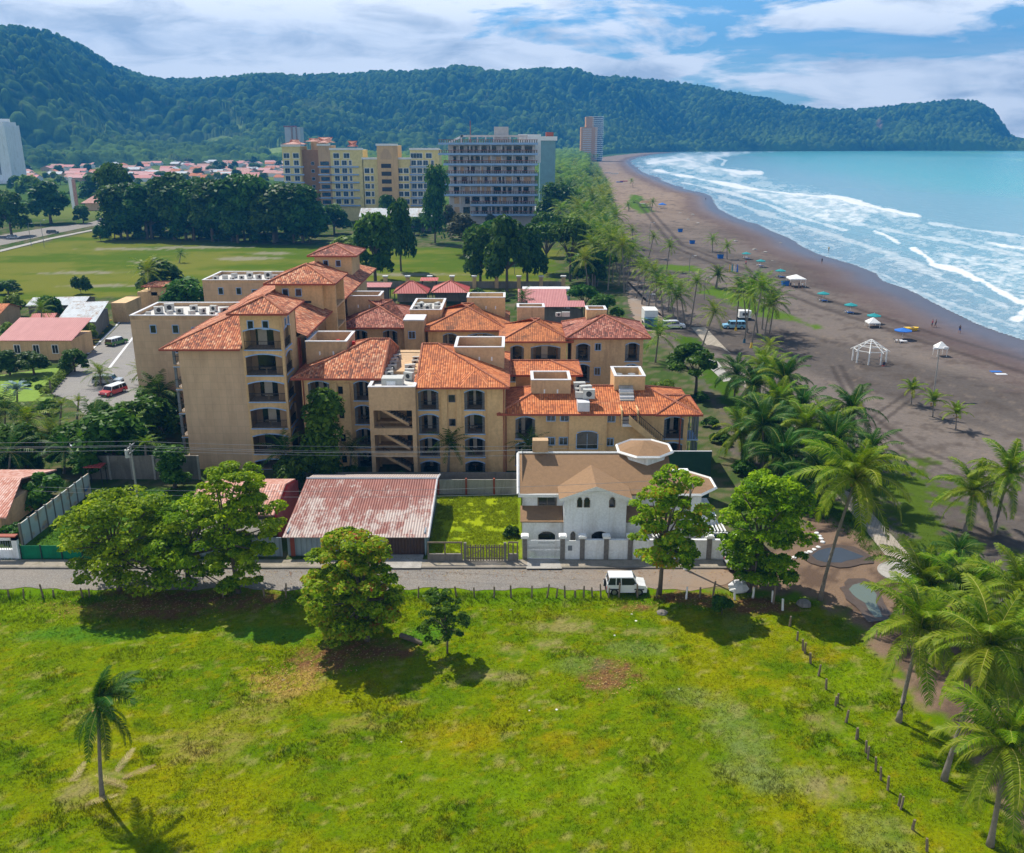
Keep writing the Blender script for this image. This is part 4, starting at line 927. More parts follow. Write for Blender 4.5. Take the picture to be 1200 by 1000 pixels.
# central projecting bay with a large window
Q = MB().use(MT['cream']).box(EX(666.5), EX(711), yE - .5, yE - .003, 0, zE - .25); Q.build('bay', Eb)
window(Eb, FRONT(yE - .5), EX(676), EX(700), rz_(524), rz_(507), arch=.3)
Q = MB().use(MT['coping']); Q.box(EX(676), EX(690), yE - .4, 108, zE - .2, zE + 1.25); Q.build('flat_roof', Eb)
for i in range(5): ac_unit(Eb, EX(679 + (i % 2) * 10), 101.4 + (i // 2) * 1.6, zE + 1.26, 1.3, .1)
parapet(Eb, EX(620) + .3, EX(664) + .6, 103.3, 107.5, zE, zE + 3.0, MT['tan'], deck=zE + 1.6, name='roof_terrace', vents=2)
# roof deck with stairs
dx0, dx1 = at(717, 470, 106)[0], at(752, 470, 106)[0]
parapet(Eb, dx0, dx1, 104, 108.6, zE, zE + 3.3, MT['cream'], deck=zE + 2.2, name='roof_deck')
Q = MB().use(MT['concdark'])
sx0, sx1 = dx0 + .5, dx0 + 2.2
for i in range(12): Q.use(MT['conc'] if i % 2 else MT['coping']).box(sx0, sx1, 98.9 + i * .42, 98.9 + (i + 1) * .42, zE - 1.4 + i * .3, zE - 1.1 + i * .3)
Q.use(MT['cream']).box(sx0 - .15, sx0 - .003, 98.9, 104, zE - 1.4, zE + .6); Q.box(sx1 + .003, sx1 + .15, 98.9, 104, zE - 1.4, zE + .6)
Q.build('roof_stair', Eb)
Q = MB()
a, zA = at(737, 487, 98.9); b, zB = at(778, 522, 98.9)
Q.use(MT['cream']); Q.poly([(a, 98.8, zA), (a, 98.8, zA - 1.0), (b, 98.8, zB - .9), (b, 98.8, zB)]); Q.poly([(a, 98.8, zA), (b, 98.8, zB), (b, 100.1, zB), (a, 100.1, zA)]); Q.poly([(a, 98.8, zA - 1.0), (a, 100.1, zA - 1.0), (b, 100.1, zB - .9), (b, 98.8, zB - .9)])
Q.use(MT['dark']); Q.bar((a, 98.85, zA + 1.0), (b, 98.85, zB + 1.0), .04)
for k in range(18): u = k / 17; Q.bar((a + (b - a) * u, 98.85, zA + (zB - zA) * u), (a + (b - a) * u, 98.85, zA + (zB - zA) * u + 1), .022)
Q.build('outside_stair', Eb)
Q = MB().use(MT['grey'])
for k in range(4): Q.tube([(dx0 + .8 + (k % 2) * 1.6, 105 + (k // 2) * 1.8, zE + 2.2), (dx0 + .8 + (k % 2) * 1.6, 105 + (k // 2) * 1.8, zE + 2.9)], .5, 8)
Q.build('roof_fans', Eb)
# corner bays on the beach side
fr = RIGHT(EX(806))
for z0_, z1_ in ((rz_(516), rz_(489)), (max(rz_(546), .1), rz_(520))):
    Q = MB().use(MT['blue']).box(EX(806) + .0, EX(806) + 1.4, 100.6, 104, z0_ - .2, z0_); Q.use(MT['grille'])
    for k in range(5): Q.box(EX(806) + 1.25, EX(806) + 1.37, 100.7 + k * .8, 100.82 + k * .8, z0_, z1_)
    for k in range(4): Q.box(EX(806) + .2 + k * .33, EX(806) + .3 + k * .33, 100.62, 100.7, z0_, z1_)
    Q.build('balcony', Eb)
hiproof(Eb, EX(766), EX(820), 99.0, 107, zE + .02, .3, TB, 'x')
pipe(Eb, EX(797), 100.0, 0, zE - .2); pipe(Eb, EX(593), 100.0, 0, zE - .2)
# low connecting roof in the middle of the complex
Fb = empty('connecting_building', (9, 112, 0), 'small orange roof in the gap behind the long cream block', 'building', 'clay roofed apartment blocks')
MB().use(MT['cream']).box(.5, 8.2, 111.5, 118, 0, 9).build('wall', Fb); hiproof(Fb, -.3, 9, 110.8, 118.6, 9, .25, TB, 'x', hips=(0, 1))
# ================================================================== white house
H = empty('house', (10, 84, 0), 'white two storey house with brown shingle roof and central gable beside the yellow lot', 'house')
Wm = MB().use(MT['white']); yh = 78.6; x0, x1 = 1.0, 15.2
ze = at(640, 577, 81)[1]
bx0, bx1 = at(661, 600, yh)[0], at(734, 600, yh)[0]
fH = FRONT(81)
Wm.box(x0, x1, 81, 89.5, 3.0, ze - .05)
Wm.box(x0, x1, 79.4, 89.5, 0, 3.0)
zg = at(660, 582, yh)[1]; zp = at(694, 571, yh)[1] + .15
# gabled bay
mx = (bx0 + bx1) / 2
b = len(Wm.v)
for (ya, yb) in ((yh, 84.5),):
    Wm.box(bx0, bx1, ya, yb, 0, zg)
    Wm.poly([(bx0, ya, zg), (bx1, ya, zg), (mx, ya, zp - .25)])
Wm.use(MT['white']).poly([(x0, 79.4, 0), (x0, 89.5, 0), (x0, 89.5, ze), (x0, 85.3, 8.2), (x0, 81, ze)])
Wm.build('wall', H)
R = MB().use(MT['thatch']); zr_ = at(650, 532, 85.5)[1]
slabroof(R, [(x0 - .3, 80.5, ze), (x1 + .6, 80.5, ze), (x1 + .6, 85.5, zr_), (x0 - .3, 85.5, zr_)]); slabroof(R, [(x1 + .6, 90, ze), (x0 - .3, 90, ze), (x0 - .3, 85.5, zr_), (x1 + .6, 85.5, zr_)])
ro = R.build('roof', H)
T_ = MB().use(MT['whitetrim']); T_.tube([(x0 - .4, 80.45, ze + .05), (x0 - .4, 85.5, zr_ + .05), (x0 - .4, 90, ze + .05)], .14, 4); T_.tube([(x0 - .4, 85.6, zr_ + .1), (x1 + .7, 85.6, zr_ + .1)], .13, 4); T_.box(x0 - .4, bx0, 80.3, 80.45, ze - .25, ze + .06)
T_.build('verge', ro)
G_ = MB().use(MT['thatch'])
gx0, gx1 = bx0 - .5, bx1 + .5; zg0 = zg - .1; zpk = zp + .05
slabroof(G_, [(gx0, yh - .45, zg0), (mx, yh - .45, zpk), (mx, 84.8, zpk + .0), (gx0, 84.8, zg0)][::-1], .12); slabroof(G_, [(mx, yh - .45, zpk), (gx1, yh - .45, zg0), (gx1, 84.8, zg0), (mx, 84.8, zpk)][::-1], .12)
go = G_.build('gable_roof', H)
T_ = MB().use(MT['whitetrim'])
for a, b in (((gx0, zg0), (mx, zpk)), ((mx, zpk), (gx1, zg0))): T_.poly([(a[0], yh - .48, a[1] - .32), (b[0], yh - .48, b[1] - .32), (b[0], yh - .48, b[1] + .03), (a[0], yh - .48, a[1] + .03)])
T_.build('barge_board', go)
R = MB().use(MT['thatch']); zl1 = at(640, 596, 81)[1]; zl0 = at(640, 611, 79.0)[1]
for a, b in ((x0 - .2, bx0 - .02), (bx1 + .02, x1 + .4)): slabroof(MB().use(MT['thatch']), [(a, 78.9, zl0), (b, 78.9, zl0), (b, 81.0, zl1 + .3), (a, 81.0, zl1 + .3)], .1); R = MB().use(MT['thatch']); slabroof(R, [(a, 78.9, zl0), (b, 78.9, zl0), (b, 81.0, zl1 + .3), (a, 81.0, zl1 + .3)], .1); R.build('porch_roof', H)
def HX(px, y=yh): return at(px, 600, y)[0]
def HZ(py, y=yh): return at(640, py, y)[1]
window(H, fH, HX(631, 81), HX(651, 81), HZ(592, 81), HZ(580, 81), trim='wood')
for a, b in ((676.5, 681.5), (684.5, 690.5), (714, 720)): window(H, FRONT(yh), HX(a), HX(b), HZ(594), HZ(586), trim='wood', arch=.22, t=.05, sash=False)
window(H, FRONT(79.4), HX(631, 79.4), HX(651, 79.4), .3, HZ(627, 79.4), trim='whitetrim', arch=.4, sash=False)
window(H, FRONT(yh), HX(669), HX(675), .9, HZ(626), trim='whitetrim', arch=.3, sash=False); window(H, FRONT(yh), HX(694), HX(714), .6, HZ(627), trim='whitetrim', arch=.4, sash=False)
def octroof(root, cx, cy, z, r, h, name='turret_roof'):
    R = MB().use(MT['thatch']); n = 8
    ring = [(cx + r * cos(2 * pi * (k + .5) / n), cy + r * sin(2 * pi * (k + .5) / n), z) for k in range(n)]
    for k in range(n): R.poly([ring[k], ring[(k + 1) % n], (cx, cy, z + h)])
    o = R.build(name, root)
    T_ = MB().use(MT['whitetrim']); T_.tube(ring + [ring[0]], .17, 4, False); T_.build('rim', o)
    return o
octx, octz = at(755, 525, 86.5)
octroof(H, octx, 86.5, 7.6, 2.9, .9)
T_ = MB().use(MT['white']); T_.lathe(octx, 86.5, [(2.5, 3), (2.5, 7.55)], 8); T_.build('turret', H)
# side wing on the beach side
wx0, wz = at(786, 566, 82)
W2 = MB().use(MT['white']).box(15.25, 18.4, 80.6, 88, 0, 4.9); W2.box(18.45, 19.7, 79.5, 84, 0, 3.2); W2.build('side_wing', H)
octroof(H, 17.0, 83.6, 4.95, 3.4, .9, 'wing_roof')
Q = MB().use(MT['whitetrim'])
for k in range(6): Q.box(18.5 + k * .33, 18.62 + k * .33, 77.6, 80.2, 2.35, 2.5)
Q.box(18.3, 20.4, 77.5, 77.65, 2.2, 2.35); Q.box(18.3, 18.45, 77.5, 77.65, 0, 2.2); Q.box(20.3, 20.45, 77.5, 77.65, 0, 2.2); Q.build('pergola', H)
for k in range(2): window(H, FRONT(79.5), 18.7 + k * .6, 19.1 + k * .6, 1.2, 2.2, trim='shopglass', glass='shopglass', sash=False)
Q = MB().use(MT['tan']).box(at(624, 527, 86)[0], at(642, 527, 86)[0], 85.2, 86.2, 7.7, 8.9); Q.build('chimney', H)
# perimeter wall
PW = empty('perimeter_wall', (10, 76.6, 0), 'white wall with rough stone pillars and white caps along the street', 'wall')
pil = [615, 659, 682, 710, 738, 768, 799, 830, 858]
xs_ = [at(p, 650, 76.6)[0] for p in pil]
for i, x in enumerate(xs_):
    P = MB().use(MT['stone']).box(x - .22, x + .22, 76.35, 76.85, 0, 2.3); P.use(MT['whitetrim']).box(x - .36, x + .36, 76.2, 77.0, 2.3, 2.52); P.box(x - .28, x + .28, 76.3, 76.9, 2.52, 2.6); P.build('pillar', PW)
for i in range(2, len(xs_) - 1):
    P = MB().use(MT['white']).box(xs_[i] + .22, xs_[i + 1] - .22, 76.5, 76.7, 0, 2.0)
    P.box(xs_[i] + .22, xs_[i + 1] - .22, 76.46, 76.5, .7, .78); P.box(xs_[i] + .22, xs_[i + 1] - .22, 76.44, 76.76, 2.0, 2.08); P.build('panel', PW)
GT = MB().use(MT['white'])
x_a, x_b = xs_[0] + .25, xs_[1] - .25; n = 30
GT.box(x_a, x_b, 76.5, 76.56, .1, .2); GT.box(x_a, x_b, 76.5, 76.56, 1.9, 2.0); GT.box(x_a, x_b, 76.5, 76.56, 1.0, 1.06)
for k in range(n + 1): u = x_a + (x_b - x_a) * k / n; GT.box(u - .03, u + .03, 76.49, 76.57, .1, 2.05)
GT.build('driveway_gate', PW)
P = MB().use(MT['white']).box(xs_[1] + .22, xs_[2] - .22, 76.48, 76.56, .05, 2.0); dg = P.build('door', PW); MB().use(MT['grille']).box(xs_[1] + .5, xs_[1] + .9, 76.44, 76.475, 1.0, 1.5).build('letter_plate', dg)
# green screen beside the house
gx0, gz = at(775, 528, 92); gx1, _ = at(834, 530, 92)
SC = MB().use(MT['dkgreen']).box(gx0, gx1, 91.9, 92.0, 0, at(800, 529, 92)[1]); sco = SC.build('screen_fence'); tag(sco, 'tall dark green mesh screen behind the shingled turret', 'fence')
T_ = MB().use(MT['dark'])
for k in range(5): u = gx0 + (gx1 - gx0) * k / 4; T_.box(u - .05, u + .05, 92.003, 92.1, 0, at(800, 529, 92)[1] + .05)
T_.use(MT['coping']).box(gx0, gx1, 91.88, 92.02, at(800, 529, 92)[1], at(800, 529, 92)[1] + .06); T_.build('post', sco)
# ================================================================== rusty roofed shed
Sh = empty('shed', (-15, 83, 0), 'long shed under a faded rusty corrugated roof with a brown shutter door', 'shed')
Wm = MB().use(MT['zincwall']); Wm.box(-21.3, -12.0, 77.4, 77.5, 0, 2.15); Wm.box(-21.3, -21.2, 77.5, 90.4, 0, 2.4); Wm.box(-8.3, -8.2, 77.5, 90.4, 0, 2.4); Wm.box(-21.3, -8.2, 90.4, 90.5, 0, 2.4)
Wm.use(MT['redtrim']).box(-21.0, -20.6, 77.3, 77.38, 0, 2.1)
Wm.build('wall', Sh)
MB().use(MT['rolldoor']).box(-11.9, -8.35, 77.42, 77.5, 0, 2.1).build('shutter_door', Sh)
RR = MB().use(MT['rusty']); zf, zk, zb = 2.15, 3.75, 3.0
slabroof(RR, [(-21.6, 76.9, zf), (-7.9, 76.9, zf), (-7.9, 88.0, zk), (-21.6, 88.0, zk)], .06); slabroof(RR, [(-21.6, 88.0, zk), (-7.9, 88.0, zk), (-7.9, 91.2, zb), (-21.6, 91.2, zb)], .06)
ro = RR.build('roof', Sh)
T_ = MB().use(MT['coping']).tube([(-21.6, 88, zk + .04), (-7.9, 88, zk + .04)], .12, 5); T_.box(-7.9, -7.75, 76.9, 88, zf - .2, zf + .02) if False else None
T_.tube([(-7.85, 76.9, zf + .02), (-7.85, 88, zk + .02), (-7.85, 91.2, zb)], .09, 4); T_.build('ridge_cap', ro)
# orange roofed house left of it
Oh = empty('house', (-27, 84, 0), 'small house with orange and pink tiled roof and red gable behind the street trees', 'house')
MB().use(MT['concdark']).box(-31.5, -23.4, 81, 89.2, 0, 2.8).build('wall', Oh)
R = MB().use(MT['salmon']); slabroof(R, [(-32, 80.5, 2.9), (-23.2, 80.5, 2.9), (-23.2, 85.6, 4.1), (-32, 85.6, 4.1)]); slabroof(R, [(-32, 85.6, 4.1), (-23.2, 85.6, 4.1), (-23.2, 89.6, 3.1), (-32, 89.6, 3.1)]); R.build('roof', Oh)
MB().use(MT['redroof']).poly([(-23.15, 80.5, 0), (-23.15, 89.6, 0), (-23.15, 89.6, 3.0), (-23.15, 85.6, 4.0), (-23.15, 80.5, 2.8)]).poly([(-22.95, 80.5, 0), (-22.95, 89.6, 0), (-22.95, 89.6, 3.0), (-22.95, 85.6, 4.0), (-22.95, 80.5, 2.8)]).build('gable', Oh)
CP = empty('carport', (-26, 77.5, 0), 'dark open carport with pale blue roller panels under the orange roof', 'carport')
P = MB().use(MT['zincwall']).box(-30.2, -27.4, 77.2, 77.3, 0, 1.9); P.box(-24.6, -21.8, 77.25, 77.33, 0, 1.95); P.build('panel', CP); P = MB().use(MT['blue']); P.bar((-27.2, 77.2, .1), (-25.9, 77.2, 1.6), .05); P.bar((-25.9, 77.2, .1), (-27.2, 77.2, 1.6), .05); P.box(-27.3, -25.8, 77.15, 77.22, 1.9, 2.0); P.build('brace', CP)
MB().use(MT['concdark']).box(-33, -22.5, 76.9, 80.4, 2.35, 2.45).build('roof', CP)
# green netting fence and white gatehouse at the street edge
GF = empty('fence', (-40, 76.6, 0), 'bright green netting fence below the street trees', 'fence')
xg0, xg1 = at(25, 648, 76.6)[0], at(192, 648, 76.6)[0]
MB().use(MT['green_net']).box(xg0, xg1, 76.55, 76.6, 0, 1.45).build('netting', GF)
P = MB().use(MT['dark'])
for k in range(8): u = xg0 + (xg1 - xg0) * k / 7; P.tube([(u, 76.5, 0), (u, 76.5, 1.6)], .05, 6)
P.build('post', GF)
WG = empty('gateway', (-50, 77, 0), 'white painted gateway with a grey grille and red tiled coping', 'gate')
xw0, xw1 = at(-30, 648, 76.8)[0], at(23, 648, 76.8)[0]
P = MB().use(MT['white']).box(xw0, xw1, 76.6, 77.0, 0, 1.0); P.box(xw1 - .5, xw1, 76.6, 77.0, 1.0, 2.3); P.box(xw0, xw0 + .5, 76.6, 77, 1, 2.3); P.box(xw0, xw1, 76.6, 77, 1.95, 2.3); P.build('wall', WG)
P = MB().use(MT['grille'])
for k in range(16): u = xw0 + .5 + (xw1 - xw0 - 1) * k / 15; P.box(u, u + .04, 76.7, 76.75, 1.0, 1.95)
P.build('grille', WG); MB().use(MT['redtrim']).box(xw0, xw1, 76.5, 77.1, 2.3, 2.42).build('coping', WG)
# painted wall running back
MW = empty('mural_wall', (-47.5, 86, 0), 'pale panelled wall with blue and brown mural running back from the street', 'wall')
p0, p1 = spot(27, 640), spot(107, 577)
m, t, b = newmat('mural_paint'); v = t.tc('UV'); n = t.noise(t.mapping(v, (.35, .6, 1)), 1, 3)
setp(t, b, t.mix(t.ramp(t.vor(t.mapping(v, (.3, .5, 1)), 1.2, 'Distance'), [(.2, 1.0), (.45, 0.0)]), t.ramp(n, [(.35, (.42, .5, .5)), (.5, (.5, .55, .55)), (.6, (.5, .36, .22)), (.68, (.05, .16, .42))], 'LINEAR'), (.5, .54, .54)), .8); MT['mural'] = m
P = MB().use(MT['mural']); d_ = Vector((p1[0] - p0[0], p1[1] - p0[1], 0)); L_ = d_.length; ang = atan2(d_.y, d_.x); n = 9
for k in range(n):
    c_ = Vector((p0[0], p0[1], 0)) + d_ * ((k + .5) / n)
    MB().use(MT['mural']).rbox(c_.x, c_.y, ang, L_ / n - .2, .12, 0, 2.3).build('panel', MW)
    c2 = Vector((p0[0], p0[1], 0)) + d_ * (k / n); MB().use(MT['concdark']).rbox(c2.x, c2.y, ang, .2, .2, 0, 2.4).build('post', MW)
GW = empty('garden_wall', (-40, 98, 0), 'tall grey block wall between the garden and the empty lot', 'wall')
xg, _ = at(107, 575, 97.5); MB().use(MT['concdark']).box(xg, -36.3, 97.4, 97.6, 0, 2.9).build('blockwork', GW)
P = MB().use(MT['concdark'])
for k in range(6): u = xg + (-36.3 - xg) * k / 5; MB().use(MT['conc']).box(u - .12, u + .12, 97.25, 97.39, 0, 2.95).build('pier', GW)
SR = empty('shelter', (-45, 96, 0), 'little red roofed shelter at the end of the mural wall', 'shelter')
xs0 = at(105, 565, 96)[0]; MB().use(MT['redroof']).hexa([(xs0, 95), (xs0 + 2.0, 95), (xs0 + 2.0, 96.4), (xs0, 96.4)], 2.3, 2.42, None).build('roof', SR)
P = MB().use(MT['dark']); [P.tube([(xs0 + a, 95.1 + b_, 0), (xs0 + a, 95.1 + b_, 2.3)], .05, 5) for a in (.1, 1.9) for b_ in (0, 1.2)]; P.build('post', SR)
BW = empty('boundary_wall', (-4, 92.8, 0), 'grey concrete panel wall with rusty posts behind the yellow lot', 'wall')
for k in range(3):
    a = -8.2 + k * 3.1; MB().use(MT['conc']).box(a + .12, a + 3.0, 92.8, 92.9, 0, 1.75).build('panel', BW); MB().use(MT['redtrim']).box(a - .1, a + .1, 92.7, 92.95, 0, 1.9).build('post', BW)
MB().use(MT['concdark']).box(-23, 1.0, 95.6, 95.8, 0, 1.5).build('upper_wall', BW)
# wooden gate of the lot
GA = empty('gate', (-3, 76.1, 0), 'weathered picket gate closing the yellow lot', 'gate')
ga, gb = at(547, 650, 76)[0], at(590, 650, 76)[0]; half = (ga + gb) / 2
for a, b in ((ga, half - .04), (half + .04, gb)):
    P = MB().use(MT['wood']); P.box(a, b, 76.08, 76.12, .35, .45); P.box(a, b, 76.08, 76.12, 1.45, 1.55); P.bar((a, 76.1, .4), (b, 76.1, 1.5) if a == ga else (b, 76.1, .4), .04) if a == ga else P.bar((a, 76.1, 1.5), (b, 76.1, .4), .04)
    n = 7
    for k in range(n): u = a + (b - a) * (k + .2) / n; P.box(u, u + .12, 76.03, 76.075, .1, 1.75 + .06 * ((k * 3) % 2))
    P.build('gate_leaf', GA)
for x in (ga - .15, gb + .15): MB().use(MT['concdark']).box(x - .13, x + .13, 75.95, 76.2, 0, 2.0).build('post', GA)
for (a, b, lab) in ((-7.9, ga - .4, 'low dark wall with open timber frame beside the shutter door'), (gb + .4, .6, 'low dark wall with empty frame beside the stone pillar')):
    LW = empty('low_wall', ((a + b) / 2, 76.1, 0), lab, 'wall'); MB().use(MT['concdark']).box(a, b, 76.0, 76.2, 0, .85).build('base', LW)
    P = MB().use(MT['wood']); P.box(a, b, 76.03, 76.13, 1.95, 2.07)
    for u in (a + .05, (a + b) / 2, b - .1): P.box(u - .06, u + .06, 76.05, 76.15, .85, 1.95)
    P.build('frame', LW)
# pink roofed house bottom left
PH = empty('house', (-54, 88, 0), 'single storey house with pale salmon tiled roof against the mural wall', 'house')
MB().use(MT['tan']).box(-62, -51.2, 82.5, 92, 0, 2.5).build('wall', PH)
R = MB().use(MT['salmon']); slabroof(R, [(-63, 81, 2.3), (-49.8, 81.2, 2.3), (-51.6, 88, 3.8), (-63, 88, 3.8)]); slabroof(R, [(-63, 88, 3.8), (-51.6, 88, 3.8), (-51.0, 94, 2.5), (-63, 94, 2.5)]); R.build('roof', PH)
# ================================================================== driveway side buildings
def simple_house(name, label, cat, cx, cy, rz, l, w_, h, rh, roofmat, wallmat='tan', mono=False, group=None, wins=2):
    R0 = empty(name, (cx, cy, 0), label, cat, group)
    def tr(pts): c, q = cos(rz), sin(rz); return [(cx + x * c - y * q, cy + x * q + y * c, z) for x, y, z in pts]
    Wm = MB().use(MT[wallmat]); hz1 = h
    Wm.rbox(cx, cy, rz, l - .8, w_ - .8, 0, h)
    if not mono:
        for sx in (-1, 1): Wm.poly(tr([(sx * (l / 2 - .42), -w_ / 2 + .4, h), (sx * (l / 2 - .42), w_ / 2 - .4, h), (sx * (l / 2 - .42), 0, h + rh * .95)]))
    Wm.build('wall', R0)
    R = MB().use(roofmat)
    if mono: slabroof(R, tr([(-l / 2, -w_ / 2, h + .02), (l / 2, -w_ / 2, h + .02), (l / 2, w_ / 2, h + rh), (-l / 2, w_ / 2, h + rh)]), .08)
    else:
        slabroof(R, tr([(-l / 2, -w_ / 2, h), (l / 2, -w_ / 2, h), (l / 2, 0, h + rh), (-l / 2, 0, h + rh)]), .1); slabroof(R, tr([(-l / 2, 0, h + rh), (l / 2, 0, h + rh), (l / 2, w_ / 2, h), (-l / 2, w_ / 2, h)]), .1)
    R.build('roof', R0)
    c, q = cos(rz), sin(rz)
    for k in range(wins):
        u = -l / 2 + l * (k + 1) / (wins + 1); ox, oy = cx + (w_ / 2 - .4) * q, cy - (w_ / 2 - .4) * c
        window(R0, Fr(ox, oy, c, q), u - .5, u + .5, h * .35, h * .75, trim='whitetrim')
    return R0
x, y = spot(35, 425); simple_house('house', 'cream house with faded pink sheet roof beside the driveway', 'house', x + .5, y + 6, .0, 13.5, 9, 3.6, 2.4, MT['pinkroof'], 'cream', mono=True, wins=3)
x, y = spot(100, 395); simple_house('shed', 'long shed with pale zinc roof and grey side wall along the driveway', 'shed', x - 2.2, y + 5, radians(14), 7.5, 16, 3.4, 1.4, MT['zinc'], 'concdark', mono=True, wins=0)
x, y = spot(60, 375); simple_house('shed', 'low shed with whitish sheet roof behind the banana plants', 'shed', x, y + 6, radians(8), 12, 10, 3, 1.0, MT['zinc'], 'concdark', wins=0)
x, y = spot(4, 385); simple_house('house', 'orange roofed house at the edge of the green field', 'house', x - 5, y + 4, 0, 10, 9, 3, 1.5, TB, 'tan')
x, y = spot(55, 385); simple_house('shed', 'small red roofed hut between the two pale sheds', 'shed', x, y, .1, 5, 4, 2.4, .8, MT['redroof'], 'tan', wins=0)
# gatehouse spanning the drive
GH = empty('gatehouse', (-88, 205, 0), 'cream gatehouse with tiled roof spanning the hotel driveway', 'gatehouse')
a, yb = spot(133, 378); b, _ = spot(158, 378); xx1 = spot(178, 378)[0]
P = MB().use(MT['cream']).box(a, b - 1.4, yb, yb + 8, 0, 4.2); P.box(b - 1.4, xx1 + 2, yb + 14, yb + 17, 3.4, 5.6); P.box(xx1 + 1, xx1 + 2, yb + 14, yb + 17, 0, 3.4); P.box(a, b, yb + 14, yb + 22, 0, 4.2); P.build('wall', GH)
hiproof(GH, b - 3, xx1 + 2.6, yb + 13, yb + 18, 5.6, .3, TA, 'x'); MB().use(MT['dark']).box(b - .8, xx1 + 1, yb + 20, yb + 20.2, 0, 3.4).build('garage_door', GH)
# red kiosks behind the hotel
def pav(label, px, py, w_, d_, h, rh, mat, hip=True):
    x, y = spot(px, py); R0 = empty('pavilion', (x, y, 0), label, 'pavilion', 'red roofed pavilions')
    P = MB().use(MT['dark']); 
    for sx in (-1, 1):
        for sy in (-1, 1): P.tube([(x + sx * (w_ / 2 - .5), y + d_ / 2 + sy * (d_ / 2 - .5), 0), (x + sx * (w_ / 2 - .5), y + d_ / 2 + sy * (d_ / 2 - .5), h)], .12, 6)
    P.use(MT['concdark']).box(x - w_ / 2 + .6, x + w_ / 2 - .6, y + d_ * .6, y + d_ * .65, 0, h * .8); P.build('post', R0)
    if hip: hiproof(R0, x - w_ / 2, x + w_ / 2, y, y + d_, h, rh / (min(w_, d_) / 2), mat, 'x', fascia=None)
    else:
        R = MB().use(mat); slabroof(R, [(x - w_ / 2, y, h), (x + w_ / 2, y, h), (x + w_ / 2, y + d_, h + rh), (x - w_ / 2, y + d_, h + rh)], .08); R.build('roof', R0)
    return R0
pav('open pavilion with a bright red pyramid roof', 481, 358, 8.4, 7.5, 2.8, 2.4, MT['redroof'])
pav('flat pavilion with a pink sheet roof beside the bare tree', 440, 352, 7.5, 4, 3.2, .5, MT['pinkroof'], False)
pav('pavilion with a low orange red roof by the field wall', 503, 345, 4.5, 3, 3.4, .4, MT['redroof'], False)
pav('double red roof partly hidden by the rear trees', 527, 358, 9, 9, 3.0, 2.2, MT['redroof'])
pav('dark red roof with a white sheet end behind the roof decks', 636, 372, 11, 8, 3.4, 1.6, MT['pinkroof'], False)
pav('pinkish flat roof tucked behind the blotched orange roof', 652, 383, 12, 4, 4.2, .6, MT['pinkroof'], False)
x, y = spot(640, 362); tag(MB().use(MT['coping']).box(x - 5.5, x + 5.5, y, y + 3.5, 0, 4.6).build('store_building'), 'white flat roofed store behind the dark red roof', 'building')
FW = empty('field_wall', (0, 235, 0), 'long low wall with square capped piers along the field', 'wall')
xa, ya = spot(400, 338); xb, yb = spot(660, 338); MB().use(MT['concdark']).box(xa, xb, ya, ya + .3, 0, 1.8).build('panel', FW)
for k in range(11): u = xa + (xb - xa) * k / 10; MB().use(MT['tan']).box(u - .5, u + .5, ya - .3, ya + .6, 0, 3.0).use(MT['coping']).box(u - .7, u + .7, ya - .5, ya + .8, 3.0, 3.3).build('pier', FW)
# ================================================================== far hotels
def gridfacade(root, wallmb, fr, x0, x1, z0, fh, n, cols, trim='whitetrim', glass='skyglass', ww=1.5, wh=1.7, off=.9):
    for i in range(n):
        for c_ in cols: window(root, fr, c_ - ww / 2, c_ + ww / 2, z0 + i * fh + off, z0 + i * fh + off + wh, trim=trim, glass=glass)
HT = empty('hotel_building', (-9, 395, 0), 'wide pale hotel with white railed terraces along every one of its eight storeys', 'building')
yh_ = 388.0; hx0, _ = at(517, 200, yh_); hx1, _ = at(630, 200, yh_); zt = at(570, 168, yh_)[1]; fh = zt / 8.6
Wm = MB().use(MT['whitetrim']); MT['pale'] = plain('pale_render', (.5, .47, .46), var=.1, scale=.15)
Wm.use(MT['pale']).box(hx0 + 3, hx1 - 1, yh_ + 3, yh_ + 22, 0, zt)
Wm.build('wall', HT)
lv_ = [zt - fh * k for k in range(8)]
for k, z in enumerate(lv_):
    a, b = (hx0 - 1 + (k > 1) * 2.0, hx1)
    if k >= 6: a = hx0 + 12
    S_ = MB().use(MT['pale']).box(a, b, yh_, yh_ + 3.0, z - .35, z); S_.use(MT['blue']).box(a - .1, b + .1, yh_ - .1, yh_ - .003, z - .6, z + .25)
    tr_ = S_.build('terrace', HT)
    Q = MB().use(MT['concdark']); n = int((b - a) / .95)
    for i in range(n): u = a + (b - a) * (i + .3) / n; Q.box(u, u + .42, yh_ + .05, yh_ + .3, z, z + 1.3)
    Q.use(MT['redtrim']).box(a, b, yh_ + .08, yh_ + .25, z + 1.3, z + 1.45); Q.build('balustrade', tr_)
    if k:
        Q = MB().use(MT['dark']); rnd = random.Random(k)
        u = hx0 + 5
        while u < hx1 - 3:
            w_ = rnd.choice([1.2, 2.2, 3.0]); Q.use(MT['glass'] if rnd.random() < .75 else MT['tan']); Q.box(u, u + w_, yh_ + 2.9, yh_ + 2.99, z + .1, z + 2.9); u += w_ + rnd.choice([.9, 1.6, 2.2])
        Q.build('windows_row', HT)['kind'] = 'stuff'
        Q = MB().use(MT['pale'])
        for i in range(9): u = hx0 + 3 + (hx1 - hx0 - 5) * i / 8; Q.box(u, u + .5, yh_ + .4, yh_ + .9, z, z + fh - .35)
        Q.build('column', HT)
Q = MB().use(MT['pale']).box(hx0 + 8, hx0 + 36, yh_ + 5, yh_ + 7, zt + 2.4, zt + 3.2); Q.box(hx0 + 22, hx0 + 28, yh_ + 6, yh_ + 12, zt, zt + 6.5)
